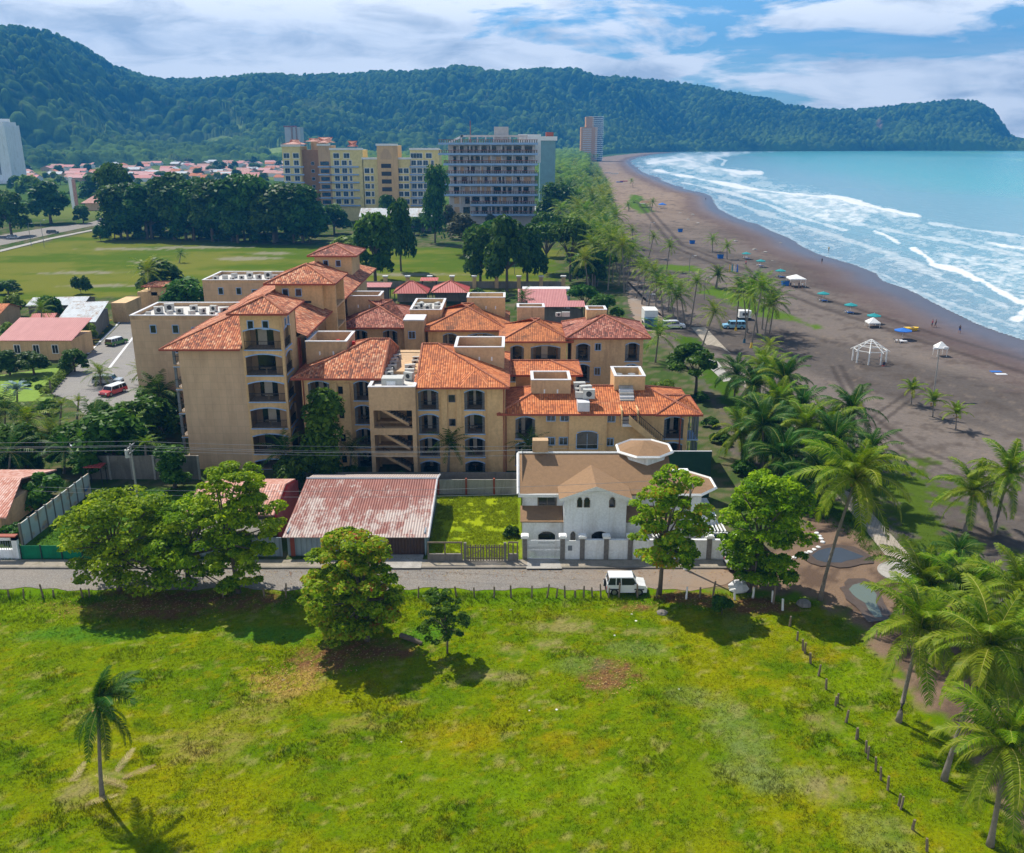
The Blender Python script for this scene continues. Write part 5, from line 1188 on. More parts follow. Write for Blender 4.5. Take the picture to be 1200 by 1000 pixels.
for i in range(9): Q.box(hx0 + 8 + i * 3.4, hx0 + 8.6 + i * 3.4, yh_ + 5, yh_ + 5.6, zt, zt + 2.4)
Q.use(MT['coping']); Q.poly([(hx0 + 2, yh_ + 5, zt), (hx0 + 9, yh_ + 5, zt + 3.4), (hx0 + 9, yh_ + 5, zt + 2.6), (hx0 + 4, yh_ + 5, zt)]); Q.build('penthouse', HT)
MB().use(MT['redtrim']).tube([(hx0 + 12, yh_ + 8, zt), (hx0 + 12, yh_ + 8, zt + 9)], .15, 5).build('mast', HT)
Q = MB().use(MT['whitetrim']).box(hx1 - 8, hx1 + 1.5, yh_ + 8, yh_ + 20, zt - 8, zt + 3.5); Q.build('white_wing', HT)
MT['tealwall'] = plain('teal_glazing', (.16, .3, .34), .4, .2, .4)
BG = empty('office_building', (20, 480, 0), 'blue glazed building with white flat roof just behind the pale hotel', 'building')
bx0, _ = at(633, 170, 470); bx1, _ = at(651, 170, 470); zt2 = at(640, 160, 470)[1]
MB().use(MT['tealwall']).box(bx0, bx1, 470, 490, 0, zt2 - 2).build('wall', BG); Q = MB().use(MT['whitetrim']).box(bx0 - .5, bx1 + .8, 469, 491, zt2 - 2, zt2); Q.use(MT['redtrim']).box(bx0 + 3, bx1 - 1, 472, 480, zt2, zt2 + 2); Q.build('roof', BG)
# yellow hotel
YH = empty('hotel_building', (-80, 440, 0), 'yellow stepped hotel with arched tower and rows of dark windows', 'building')
MT['lemon'] = plain('lemon_render', (.72, .6, .26), var=.06, scale=.1); MT['brown'] = plain('brown_render', (.33, .19, .1), var=.08, scale=.1)
yy = 432.0; fY = FRONT(yy)
def YX(px): return at(px, 200, yy)[0]
def YZ(py): return at(450, py, yy)[1]
Wm = MB()
segs = [(332, 353, 172, 'lemon', 0), (352, 375, 176, 'brown', 4), (374, 388, 171, 'tan', 0), (388, 426, 176, 'lemon', 0), (425, 446, 187, 'lemon', 0), (443, 467, 171, 'cream', -1.5), (464, 482, 187, 'lemon', 0), (481, 515, 176, 'lemon', 0)]
for a, b, py, mt_, dy in segs: Wm.use(MT[mt_]).box(YX(a) + .02, YX(b) - .02, yy + dy, yy + 15, 0, YZ(py))
Wm.build('wall', YH)
hF = (YZ(187)) / 8.0
Q = MB().use(MT['whitetrim'])
for a, b, py, mt_, dy in segs:
    if mt_ != 'brown': Q.box(YX(a) - .3, YX(b) + .3, yy + dy - .5, yy + dy - .003, YZ(py), YZ(py) + .9)
Q.build('cornice', YH)
colsW = {0: (337, 348), 3: (395, 404, 411), 4: (430, 436), 6: (469, 476), 7: (485, 492, 499, 507)}
n_ = 0
for si, cl in colsW.items():
    a, b, py, mt_, dy = segs[si]; nf = 7 if si in (4, 6) else 8
    for i in range(nf):
        z = YZ(187) + (0 if nf == 8 else 0) - hF * (7 - i) + (-hF if nf == 8 else -hF) + hF
        z = hF * (i + (0 if True else 0)) + .9
        if i < 2: continue
        for px in cl:
            ww = 2.2 if px not in (411, 436, 507) else 1.1
            Q = MB().use(MT['dark']); 
            window(YH, fY, YX(px) - ww / 2, YX(px) + ww / 2, z, z + 2.1, trim='whitetrim', glass='skyglass', t=.22); n_ += 1
for px in (337, 348, 395, 407, 485, 492, 503): window(YH, fY, YX(px) - 1.3, YX(px) + 1.3, hF * 8 + .6, hF * 8 + 2.7, trim='whitetrim', glass='skyglass', t=.22)
for i in range(2, 8):
    z = hF * i
    Q = MB().use(MT['blue'])
    for a, b in ((331, 356), (374, 388), (388, 420), (481, 500)): Q.box(YX(a) - .3, YX(b) + .3, yy - 1.3, yy - .55, z - .1, z + .5)
    Q.build('balcony_band', YH)
    Q = MB().use(MT['dark']).box(YX(447.5), YX(459), yy - 1.55, yy - 1.51, z - .3, z + 1.6); Q.build('stair_opening', YH)
    Q = MB().use(MT['skyglass']).box(YX(376), YX(386), yy - .2, yy - .01, z + .9, z + 2.6); Q.build('window', YH)
for z in range(2, 8): window(YH, FRONT(yy + 4), YX(364.5) - .5, YX(364.5) + .7, hF * z + 1, hF * z + 2.2, t=.15)
Q = MB().use(MT['cream']); za = YZ(187); ap = arcpts(YX(447), YX(460), YZ(174), 3.2)
fquad(Q.use(MT['tan']), FRONT(yy - 1.5), [(YX(447), YZ(187)), (YX(460), YZ(187))] + ap[::-1], .04); Q.build('arch', YH)
hiproof(YH, YX(333), YX(356), yy - 1, yy + 12, YZ(172) + 1, .3, MT['salmon'], 'x', fascia=None); hiproof(YH, YX(373), YX(389), yy - 1, yy + 12, YZ(170) + 1, .35, MT['salmon'], 'x', fascia=None); hiproof(YH, YX(354), YX(372), yy + 8, yy + 20, YZ(166), .2, MT['salmon'], 'x', fascia=None)
hiproof(YH, YX(407), YX(416), yy + 4, yy + 12, YZ(172), .6, MT['redtrim'], 'x', fascia=None)
MB().use(MT['cream']).box(YX(362), YX(378), yy + 8, yy + 18, YZ(176), YZ(166)).build('roof_block', YH)
# white tower at the left
WT = empty('tower_building', (-425, 790, 0), 'tall white tower block with grey vertical stripes and rounded crown', 'building')
yy = 790.0; TX = lambda px: at(px, 180, yy)[0]; TZ = lambda py: at(10, py, yy)[1]
MB().use(MT['white']).box(TX(-24), TX(10), yy, yy + 24, 0, TZ(147)).build('wall', WT)
Q = MB().use(MT['grey']); Q.box(TX(-3.5), TX(-2), yy - .4, yy - .01, TZ(205), TZ(152)); Q.box(TX(-22), TX(-8.5), yy - .4, yy - .01, TZ(210), TZ(175)); Q.build('stripe', WT)
for i in range(7): MB().use(MT['dark']).box(TX(-18), TX(-9.0), yy - .8, yy - .45, TZ(206) + i * 4.0, TZ(206) + i * 4.0 + 2.4).build('window', WT)
Q = MB().use(MT['whitetrim']).box(TX(-24), TX(8), yy + 2, yy + 22, TZ(147), TZ(143)); Q.box(TX(-24), TX(3), yy + 4, yy + 20, TZ(143), TZ(139)); Q.build('crown', WT)
MB().use(MT['white']).box(TX(-40), TX(20), yy - 6, yy - .9, 0, TZ(212)).build('podium', WT)
ST = empty('tower_building', (-350, 1000, 0), 'slim grey and pink tower beyond the yellow hotel', 'building')
yy = 1200.0; SX = lambda px: at(px, 160, yy)[0]; SZ = lambda py: at(343, py, yy)[1]
MB().use(MT['pale']).box(SX(334), SX(352), yy, yy + 20, 0, SZ(149)).build('wall', ST)
Q = MB().use(MT['brown']); Q.box(SX(341.5), SX(343.5), yy - 1, yy - .01, 0, SZ(149)); Q.box(SX(347), SX(348.5), yy - 1, yy - .01, 0, SZ(149)); Q.build('stripe', ST); MB().use(MT['redtrim']).box(SX(333), SX(346), yy - 1, yy + 12, SZ(149), SZ(147.6)).build('roof', ST)
OT = empty('tower_building', (130, 1500, 0), 'orange banded high rise standing by the far end of the beach', 'building')
yy = 1500.0; SX = lambda px: at(px, 160, yy)[0]; SZ = lambda py: at(690, py, yy)[1]
MT['orange'] = plain('orange_render', (.62, .3, .09), var=.08, scale=.05)
MB().use(MT['orange']).box(SX(681), SX(700), yy, yy + 25, 0, SZ(149)).use(MT['orange']).box(SX(686.5), SX(700), yy + 2, yy + 25, 0, SZ(137)).build('wall', OT)
cxx = SX(699)
MB().use(MT['glass']).lathe(cxx, yy + 12, [(11, 0), (11, SZ(137))], 16).build('glass_drum', OT)
n = 22
for i in range(n):
    z = SZ(137) * (i + 1) / n
    Q = MB().use(MT['whitetrim']).lathe(cxx, yy + 12, [(11.1, z - .5), (12.4, z - .5), (12.4, z + .5), (11.1, z + .5)], 16)
    if z < SZ(149): Q.box(SX(683), SX(693), yy - .8, yy - .01, z - .5, z + .3)
    Q.build('floor_band', OT)
# shop with pinkish roof at the far junction, sign tower, low buildings
x, y = spot(125, 247); SHP = empty('shop_building', (x, y, 0), 'pale shop with peach roof and car park at the far junction', 'building')
MB().use(MT['tan']).box(x - 11, x + 8, y, y + 10, 0, 4).build('wall', SHP); R = MB().use(MT['salmon']); slabroof(R, [(x - 13, y - 1, 4), (x + 10, y - 1, 4), (x + 4, y + 10, 8.5), (x - 8, y + 10, 8.5)], .2); R.build('roof', SHP)
x, y = spot(88, 245); SG = empty('sign_tower', (x, y, 0), 'tall leaning white and pink sign tower above the junction trees', 'sign'); MB().use(MT['white']).hexa([(x - 1.6, y), (x + .2, y), (x + .2, y + 1), (x - 1.6, y + 1)], 0, 17, None).build('panel', SG); MB().use(MT['salmon']).box(x + .21, x + 1.8, y, y + 1, 0, 15.5).build('side_panel', SG)
x, y = spot(490, 272); simple_house('warehouse', 'low grey warehouse with whitish roof below the yellow hotel', 'building', x - 8, y + 10, 0, 34, 14, 6, 3, MT['zinc'], 'concdark', wins=4)
x, y = spot(560, 262); simple_house('house', 'low whitish house at the foot of the pale hotel', 'house', x + 30, y + 30, 0, 20, 10, 4, 1.5, MT['zinc'], 'pale', wins=2)
# hillside houses by the bay
for px, py, lab in ((920, 166, 'white roofed house on the wooded shore of the bay'), (852, 168, 'small pale house low on the wooded shore'), (824, 170, 'pale house at the start of the wooded shore')):
    x, y = spot(px, 176.5); z = at(px, py, y - 20)[1] - 6
    R0 = empty('house', (x, y + 10, 0), lab, 'house', 'houses on the far shore')
    MB().use(MT['shopglass'] if px == 920 else MT['pale']).box(x - 10, x + 10, y + 5, y + 20, 0, z).build('wall', R0); MB().use(MT['whitetrim']).hexa([(x - 12, y + 3), (x + 12, y + 3), (x + 12, y + 22), (x - 12, y + 22)], z, z + 5, [(x - 9, y + 8), (x + 9, y + 8), (x + 9, y + 16), (x - 9, y + 16)]).build('roof', R0)
# ================================================================== town
townmats = [('salmon', MT['salmon']), ('whitish', MT['zinc']), ('red', MT['redroof']), ('pink', MT['pinkroof']), ('orange', TB)]
protos = []
for i, (nm, rm) in enumerate(townmats):
    l, w_ = [(15, 11), (13, 10), (17, 10), (14, 12), (12, 12)][i]
    protos.append(simple_house('town_house', 'small ' + nm + ' roofed house in the crowded far town', 'house', 0, 0, 0, l, w_, 3.2, 2.4, rm, 'tan' if i % 2 else 'whitetrim', wins=0, group=nm + ' roofed houses in the far town'))
rnd = random.Random(5); pts_ = []
for _ in range(20000):
    px, py = rnd.uniform(22, 345), rnd.uniform(184, 213)
    x, y = spot(px, py)
    if any((x - a) ** 2 + (y - b) ** 2 < 19 ** 2 for a, b in pts_): continue
    if px < 130 and rnd.random() < .3: continue
    pts_.append((x, y))
    if len(pts_) >= 210: break
for i, (x, y) in enumerate(pts_):
    k = rnd.choices(range(5), [5, 3, 1.2, 2.5, 2])[0]
    if x > -330: k = rnd.choices(range(5), [8, 1.5, .8, 3, 2])[0]
    if i < 5: k = i
    o = protos[k] if i == k and i < 5 else copy_tree(protos[k]); o.location = (x, y, 0); o.rotation_euler = (0, 0, rnd.choice([0, .15, pi / 2, -.2]))
# ================================================================== vegetation kit
LG = dict(
 almond=leafmat('almond_leaves', [(.055, .14, .002), (.15, .3, .003), (.3, .47, .005), (.46, .62, .01)], .52),
 almondred=leafmat('almond_leaves_turning', [(.06, .13, .003), (.15, .27, .004), (.28, .41, .006), (.32, .43, .01), (.4, .36, .02), (.45, .07, .02)], .48),
 dark=leafmat('dark_leaves', [(.022, .07, .008), (.05, .125, .012), (.11, .2, .02)], .36),
 mid=leafmat('mid_leaves', [(.025, .075, .006), (.055, .14, .01), (.13, .24, .018)], .34),
 lime=leafmat('lime_leaves', [(.06, .13, .01), (.14, .24, .015), (.24, .33, .03)], .35),
 grey=leafmat('grey_leaves', [(.05, .06, .03), (.09, .1, .05), (.13, .14, .08)], .25),
 palm=leafmat('palm_fronds', [(.035, .1, .004), (.09, .19, .005), (.2, .3, .007), (.34, .4, .012)], .4, gloss=.35),
 palmdark=leafmat('palm_fronds_dark', [(.016, .06, .007), (.035, .11, .01), (.08, .17, .014)], .32, gloss=.35),
 palmyel=leafmat('palm_fronds_yellow', [(.09, .17, .008), (.2, .28, .012), (.34, .36, .03)], .38, gloss=.35),
 bluep=leafmat('blue_fan_palm', [(.1, .2, .2), (.2, .33, .36), (.3, .42, .45)], .15))
MT['rachis'] = plain('rachis', (.36, .33, .07), .6, .2); MT['nut'] = plain('coconut', (.34, .2, .05), .6, .3)
def leafcloud(name, clumps, leaf, mat, rs, parent, up=.5, aspect=1.7, tbias=0.0):
    """clumps: (cx, cy, cz, rx, ry, rz, n)"""
    P_, T_ = [], []
    for cx, cy, cz, rx, ry, rz, n in clumps:
        d = rs.normal(size=(n, 3)); d /= np.linalg.norm(d, axis=1)[:, None]; d[:, 2] = np.where(d[:, 2] < -.35, -d[:, 2], d[:, 2])
        r = rs.uniform(.55, 1.08, (n, 1)) ** .5
        p = np.array([cx, cy, cz]) + d * r * np.array([rx, ry, rz]) 
        nrm = d * .7 + rs.normal(size=(n, 3)) * .5 + np.array([0, 0, up + .25]); nrm /= np.linalg.norm(nrm, axis=1)[:, None]
        a = np.cross(nrm, rs.normal(size=(n, 3))); a /= np.linalg.norm(a, axis=1)[:, None] + 1e-9; b = np.cross(nrm, a)
        s = leaf * rs.uniform(.6, 1.3, (n, 1)); 
        q = np.stack([p - a * s * .5 * aspect, p - b * s * .5, p + a * s * .5 * aspect, p + b * s * .5], 1)
        P_.append(q.reshape(-1, 3)); ct = rs.uniform(-.22, .22)
        T_.append(np.repeat((rs.beta(2, 2.6, n) + ct + tbias).clip(0, 1), 4))
    o_ = rootloc(parent); co = np.concatenate(P_) - np.array([o_.x, o_.y, o_.z]); ti = np.concatenate(T_)[:, None]
    return rawmesh(name, co, np.arange(len(co)).reshape(-1, 4), mat, {'tint': ti}, parent=parent)
def trunkmesh(parent, base, tips, r0, rs, mat='bark', fork=.45, name='trunk', lean=(0, 0)):
    M_ = MB().use(MT[mat]); M_.smooth = True
    bx, by, bz = base; zt = max(t_[2] for t_ in tips) if tips else 5
    fz = bz + (zt - bz) * fork; fx, fy = bx + lean[0], by + lean[1]
    M_.tube([(bx, by, bz - .2), (bx + (fx - bx) * .4 + .05, by + (fy - by) * .4, bz + (fz - bz) * .5), (fx, fy, fz)], [r0 * 1.25, r0, r0 * .8], 8)
    for tx, ty, tz in tips:
        mx, my, mz = (fx + tx) / 2 + rs.uniform(-.3, .3), (fy + ty) / 2 + rs.uniform(-.3, .3), fz + (tz - fz) * .6
        M_.tube([(fx, fy, fz - .15), (mx, my, mz), (tx, ty, tz)], [r0 * .55, r0 * .32, r0 * .1], 5, False)
    return M_.build(name, parent)
def broadleaf(name, label, cat, loc, w_, h, cz0, mat, seed, n=26, per=420, leaf=.32, shape='dome', group=None, lean=(0, 0), r0=.22, twigs=10, off=(0, 0), depth=None, tb=0, tw=1, full=0):
    """loc base; crown width w_, from height cz0 to h"""
    rs = np.random.RandomState(seed); R = empty(name, (loc[0], loc[1], 0), label, cat, group); cl = []; tips = []
    cx, cy = loc[0] + off[0], loc[1] + off[1]; H_ = h - cz0; dp = depth or w_ * .9
    for i in range(n):
        a = rs.uniform(0, 2 * pi); 
        if shape == 'dome': u = rs.uniform(0, 1) ** .55; z = cz0 + H_ * (.12 + .78 * sqrt(max(0, 1 - u * u)) * rs.uniform(.55, 1)); rr_ = w_ * .17
        elif shape == 'umbrella': u = rs.uniform(0, 1) ** .5; z = cz0 + H_ * (.5 + .4 * (1 - u * u) + rs.uniform(-.12, .1)); rr_ = w_ * .16
        elif shape == 'tier': u = rs.uniform(0, 1) ** .5; zz = rs.uniform(0, 1) ** (.8 if not full else 1.0); lim = (1 - (abs(zz - .45) / .62) ** 2.2) ** .5 if not full else (1 - (abs(zz - .48) / .56) ** 2.4) ** .5; u = u * lim * 1.18; z = cz0 + H_ * (.08 + .88 * zz); rr_ = w_ * .068 * (1 + .6 * rs.rand())
        elif shape == 'column': u = rs.uniform(.1, .8); z = cz0 + H_ * rs.uniform(.05, .92); rr_ = w_ * .3
        elif shape == 'bush': u = rs.uniform(0, 1) ** .6; z = cz0 + H_ * (.1 + .75 * sqrt(max(0, 1 - u * u)) * rs.uniform(.2, 1)); rr_ = w_ * (.19 if n < 50 else .12)
        x = cx + cos(a) * u * w_ * .36; y = cy + sin(a) * u * dp * .36; rr_ *= rs.uniform(.65, 1.2)
        fl = .5 if shape in ('umbrella', 'tier') else .75
        cl.append((x, y, min(z, h - rr_ * fl * .8), rr_, rr_, rr_ * fl, int(per * rs.uniform(.6, 1.3))))
        if i < twigs: tips.append((x, y, z - rr_ * .2))
    trunkmesh(R, (loc[0], loc[1], 0), tips, r0, rs, lean=lean)
    leafcloud('crown', cl, leaf, LG[mat], rs, R, tbias=tb); return R
def px_tree(base, box, label, mat, seed, cat='tree', name='almond_tree', **kw):
    """tree surveyed from the photograph: foot at base, crown filling box"""
    x, y = spot(*base); l, t_, r, b_ = box
    xl_, h = at(l, t_, y); xr_, _ = at(r, t_, y); cz = max(.3, at(l, b_, y)[1]); m_ = (at(l, (t_ + b_) / 2, y)[0] + at(r, (t_ + b_) / 2, y)[0]) / 2
    w_ = at(r, (t_ + b_) / 2, y)[0] - at(l, (t_ + b_) / 2, y)[0]
    return broadleaf(name, label, cat, (x, y), w_ * 1.05, h * .97, cz, mat, seed, off=(m_ - x, 0), **kw)
px_tree((140, 692), (68, 578, 235, 700), 'wide spreading almond tree over the bright green netting', 'almond', 11, n=120, per=150, leaf=.22, shape='tier', depth=10, twigs=34, tb=.12)
px_tree((222, 692), (160, 585, 300, 705), 'almond tree with crowded crown between two street trees', 'almond', 12, n=95, per=150, leaf=.22, shape='tier', depth=9, twigs=26, tb=.05)
px_tree((280, 695), (222, 542, 336, 682), 'tall pale stemmed almond tree in front of the blank tan wall', 'almond', 13, n=100, per=150, leaf=.22, shape='tier', depth=8.5, r0=.2, lean=(-.6, 0), twigs=28, tb=.14)
px_tree((430, 752), (350, 622, 474, 756), 'dense almond tree with reddish leaves in front of the rusty shed', 'almondred', 14, n=170, per=150, leaf=.2, shape='tier', depth=8.5, tb=-.04, full=1, twigs=30)
px_tree((524, 768), (486, 690, 550, 752), 'small bushy sapling alone in the grass', 'mid', 15, name='sapling', n=60, per=70, leaf=.16, r0=.07, tb=.15, shape='tier', twigs=20)
px_tree((773, 697), (733, 547, 838, 668), 'slim trunked almond tree right behind the white jeep', 'almondred', 16, n=100, per=150, leaf=.21, shape='tier', depth=7.5, r0=.17, tb=-.05, twigs=24, full=1)
px_tree((876, 693), (843, 546, 958, 684), 'round bright green almond tree at the end of the white wall', 'almond', 17, n=135, per=170, leaf=.21, shape='tier', depth=8.5, r0=.28, lean=(.7, 0), tb=.0, twigs=20, full=1)
px_tree((845, 722), (829, 693, 862, 722), 'low dark bush beside the fence posts', 'mid', 18, name='bush', cat='bush', n=9, per=260, leaf=.2, shape='bush', r0=.05)
px_tree((378, 566), (352, 455, 402, 566), 'tall creeper covered tree against the cream block', 'mid', 19, name='tree', n=34, per=200, leaf=.4, shape='column', depth=4, tb=.25)
px_tree((350, 572), (325, 515, 392, 572), 'dark shrubbery at the foot of the creeper covered tree', 'dark', 20, name='shrub', cat='shrub', n=16, per=220, leaf=.35, shape='bush')
px_tree((205, 572), (186, 520, 222, 574), 'dense dark cypress like shrub at the corner of the blank wall', 'mid', 21, name='shrub', cat='shrub', n=14, per=220, leaf=.3, shape='column', depth=3.4)
px_tree((50, 595), (24, 540, 72, 597), 'round citrus like tree next to the salmon roof', 'mid', 22, name='tree', n=20, per=230, leaf=.32, shape='bush', tb=.12)
px_tree((12, 632), (-5, 607, 28, 634), 'small shrub under the eaves of the salmon roof', 'mid', 23, name='shrub', cat='shrub', n=8, per=160, leaf=.25, shape='bush')
px_tree((815, 462), (782, 402, 838, 450), 'flat spreading tree beside the white paving', 'mid', 24, name='umbrella_tree', n=22, per=200, leaf=.5, shape='umbrella', depth=11)
px_tree((685, 372), (664, 333, 706, 364), 'wide low tree behind the hotel roofs', 'mid', 25, name='tree', n=16, per=160, leaf=.6, shape='umbrella', depth=10)
px_tree((711, 382), (690, 340, 730, 372), 'round dense tree next to the grey parking ground', 'mid', 26, name='tree', n=18, per=170, leaf=.55, shape='dome')
for k, (px, py, w_, h, nm) in enumerate([(778, 458, 5, 1.6, 'clipped oval hedge beside the pinkish wall'), (768, 470, 3, 1.2, 'low clipped hedge beside the roof deck')]):
    x, y = spot(px, py); broadleaf('hedge', nm, 'hedge', (x, y), w_, h, .1, 'lime', 30 + k, n=9, per=200, leaf=.22, shape='bush', r0=.04)
# leaf clump copies: prototypes reused for the trees that stand farther off
PR = {}
def proto(key, nm, mat, w_, h, cz, **kw):
    PR[key] = broadleaf(nm, 'x', 'tree', (0, 0), w_, h, cz, mat, hash_(key), **kw); PR[key]['used'] = 0
def hash_(s): return sum(ord(c) * (i + 3) for i, c in enumerate(s)) % 9973
proto('dark', 'tree', 'dark', 14, 13, .8, n=40, per=120, leaf=.85, r0=.4)
proto('dark2', 'tree', 'dark', 12, 16, 1.2, n=42, per=120, leaf=.8, shape='column', r0=.35)
proto('mid', 'tree', 'mid', 13, 11, .8, n=30, per=110, leaf=.8, r0=.35)
proto('lime', 'tree', 'lime', 12, 9, 1.5, n=28, per=100, leaf=.8, r0=.3)
proto('rain', 'rain_tree', 'mid', 17, 12, 5, n=34, per=110, leaf=.75, shape='umbrella', r0=.4)
proto('grey', 'tree', 'grey', 10, 11, 3, n=26, per=100, leaf=.6, r0=.3)
proto('bush', 'bush', 'mid', 5, 3, .2, n=12, per=90, leaf=.5, shape='bush', r0=.08)
proto('bushd', 'bush', 'dark', 5, 3, .2, n=12, per=90, leaf=.5, shape='bush', r0=.08)
TREES_H = dict(dark=13, dark2=16, mid=11, lime=9, rain=12, grey=11, bush=3, bushd=3)
TREES_W = dict(dark=14, dark2=12, mid=13, lime=12, rain=17, grey=10, bush=5, bushd=5)
def put(key, x, y, label, s=1.0, group=None, rz=None, cat='tree', sz=None):
    P0 = PR[key]
    if not P0['used']: o = P0; P0['used'] = 1
    else: o = copy_tree(P0)
    o.location = (x, y, 0); o.rotation_euler = (0, 0, random.uniform(0, 6.28) if rz is None else rz); o.scale = (s, s, sz or s)
    o['label'] = label; o['category'] = cat
    if group: o['group'] = group
    elif 'group' in o: del o['group']
    return o
def putpx(key, px, py, toppy, label, wpx=None, group=None, cat='tree'):
    x, y = spot(px, py); h = at(px, toppy, y)[1]; sz = h / TREES_H[key]
    s = sz if wpx is None else (wpx / F * y * 1.02) / TREES_W[key]
    return put(key, x, y, label, s, group, cat=cat, sz=sz)
L_ = 'dark tree in the dense row along the far side of the green field'; G_ = 'dark tree row beyond the green field'
for px, py, tp, w_, k in [(160, 279, 212, 50, 'dark'), (178, 280, 205, 46, 'dark2'), (205, 281, 200, 52, 'dark'), (228, 282, 196, 46, 'dark2'), (250, 283, 208, 48, 'dark'), (275, 283, 206, 52, 'dark'), (300, 284, 200, 50, 'dark2'), (322, 285, 212, 52, 'dark'), (345, 285, 214, 44, 'dark'), (140, 276, 192, 44, 'dark2'), (120, 238, 200, 44, 'mid'), (362, 281, 236, 30, 'bushd'), (190, 272, 206, 50, 'dark'), (240, 272, 204, 50, 'dark'), (290, 273, 204, 50, 'dark'), (335, 272, 210, 50, 'mid'), (262, 276, 215, 44, 'dark'), (310, 277, 216, 44, 'mid')]:
    putpx(['mid', 'dark', 'rain', 'dark2', 'dark', k][int(px * 7) % 6], px, py, tp + 2 + (int(px * 13) % 5) * 5, L_, w_ * (1.1 + .1 * (int(px) % 4)), G_)
for px, py, tp, w_, k, lab in [(14, 277, 224, 46, 'mid', 'dull green tree beside the curving road with a dark car under it'), (60, 262, 212, 56, 'dark', 'broad tree standing before the town beside the white and pink sign'), (98, 262, 240, 22, 'mid', 'small rounded tree at the foot of the sign tower'), (8, 255, 222, 30, 'lime', 'yellow green tree below the white tower'), (38, 235, 205, 34, 'lime', 'pale green tree to the side of the white tower podium'), (20, 225, 205, 20, 'mid', 'small tree hiding the foot of the white tower'), (118, 283, 262, 20, 'bushd', 'dark bush at the corner where the road meets the field'), (510, 285, 195, 30, 'dark2', 'tall slim tree between the yellow and the pale hotels'), (545, 300, 250, 52, 'grey', 'greyish leafless looking tree at the edge of the field'), (563, 333, 262, 52, 'mid', 'large leafy tree by the long field wall'), (594, 342, 252, 60, 'dark', 'spreading dark tree by the long field wall'), (618, 335, 262, 46, 'dark', 'dark tree between the field wall and the palms'), (578, 308, 256, 48, 'mid', 'green tree in front of the pale hotel terraces'), (640, 320, 262, 52, 'rain', 'layered rain tree at the end of the green field'), (668, 330, 258, 56, 'rain', 'layered tree among the coconut palms'), (648, 275, 215, 44, 'dark2', 'tall dark tree beside the pale hotel'), (640, 300, 250, 40, 'rain', 'light green flat topped tree near the field corner'), (455, 268, 228, 30, 'dark', 'dark tree before the arched stair tower'), (392, 275, 238, 40, 'mid', 'green tree at the foot of the yellow hotel'), (360, 268, 250, 30, 'mid', 'small tree below the brown stair bay'), (440, 330, 246, 62, 'mid', 'ragged tree with twisted forked trunk in the green field'), (470, 318, 232, 36, 'dark', 'dark tree leaning over the field behind the forked trunk'), (410, 300, 276, 48, 'lime', 'low light green shrubby tree in the field'), (528, 280, 240, 24, 'grey', 'brownish tree at the foot of the pale hotel'), (190, 352, 302, 62, 'mid', 'wide dark green tree behind the flat roofed stair block'), (222, 378, 325, 70, 'mid', 'feathery grey green tree against the flat roofed block'), (95, 345, 322, 24, 'bushd', 'small dark shrub near the pale sheds'), (10, 345, 328, 30, 'mid', 'small tree by the orange roofed house'), (18, 372, 345, 30, 'lime', 'rounded lime shrub near the orange roof'), (62, 380, 346, 34, 'mid', 'bushy banana grove tree between the sheds'), (12, 395, 378, 24, 'lime', 'bright shrub by the pink roof gutter'), (98, 402, 375, 36, 'lime', 'banana clump against the grey shed wall'), (40, 440, 412, 44, 'dark', 'dark shrub row in front of the pink roofed house'), (88, 436, 408, 36, 'mid', 'leafy shrub at the corner of the pink roofed house'), (12, 440, 410, 40, 'dark', 'dense shrub at the frame edge by the lawn'), (700, 335, 306, 26, 'mid', 'round tree among palms by the grey lot')]:
    cat = 'bush' if 'bush' in k else 'tree'
    putpx(k, px, py, tp, lab, w_, None, cat)
lab_ = 'low shrub in the tangled hotel garden beside the driveway'
rnd = random.Random(3)
for i in range(36):
    px, py = rnd.uniform(0, 190), rnd.uniform(478, 560)
    if px > 165 and py < 500: continue
    x, y = spot(px, py); put(rnd.choice(['bush', 'bushd', 'bush', 'mid']), x, y, lab_, rnd.uniform(.35, .75), 'garden shrubs', cat='shrub')
for i in range(22):
    px, py = rnd.uniform(20, 110), rnd.uniform(575, 590)
for px, py, s in [(820, 470, .5), (832, 500, .5), (845, 520, .6), (880, 470, .4), (905, 478, .35), (950, 525, .5), (870, 555, .6), (760, 505, .4), (742, 498, .3), (622, 552, .5), (530, 548, .5), (470, 560, .3), (330, 556, .5), (412, 556, .4), (640, 360, .8), (560, 350, .9), (590, 352, .8), (615, 352, .8), (615, 385, .7), (600, 390, .7), (575, 352, .7)]:
    x, y = spot(px, py); put(rnd.choice(['bush', 'bushd']), x, y, 'small green shrub by the hotel buildings', s, 'shrubs around the hotel', cat='shrub')
# trees among the town and behind it
lt = 'small tree between roofs of the far town'
for i in range(60):
    px, py = rnd.uniform(25, 345), rnd.uniform(185, 217)
    x, y = spot(px, py); put(rnd.choice(['mid', 'dark', 'rain', 'lime']), x, y, lt, rnd.uniform(.55, .95), 'trees in the far town')
lt = 'tree on the green flat before the far town'
for i in range(46):
    px, py = rnd.uniform(-20, 340), rnd.uniform(215, 238)
    if abs(px - 12) < 22: continue
    x, y = spot(px, py); put(rnd.choice(['mid', 'lime', 'lime', 'rain', 'mid']), x, y, lt, rnd.uniform(.35, .7), 'trees before the far town')
lt = 'tree in the green belt below the hotels'
for i in range(34):
    px, py = rnd.uniform(350, 640), rnd.uniform(262, 284)
    if 505 < px < 635 and py < 272: continue
    x, y = spot(px, py); put(rnd.choice(['mid', 'dark', 'grey', 'bush', 'bushd', 'bush']), x, y, lt, rnd.uniform(.35, .75), 'trees below the hotels')
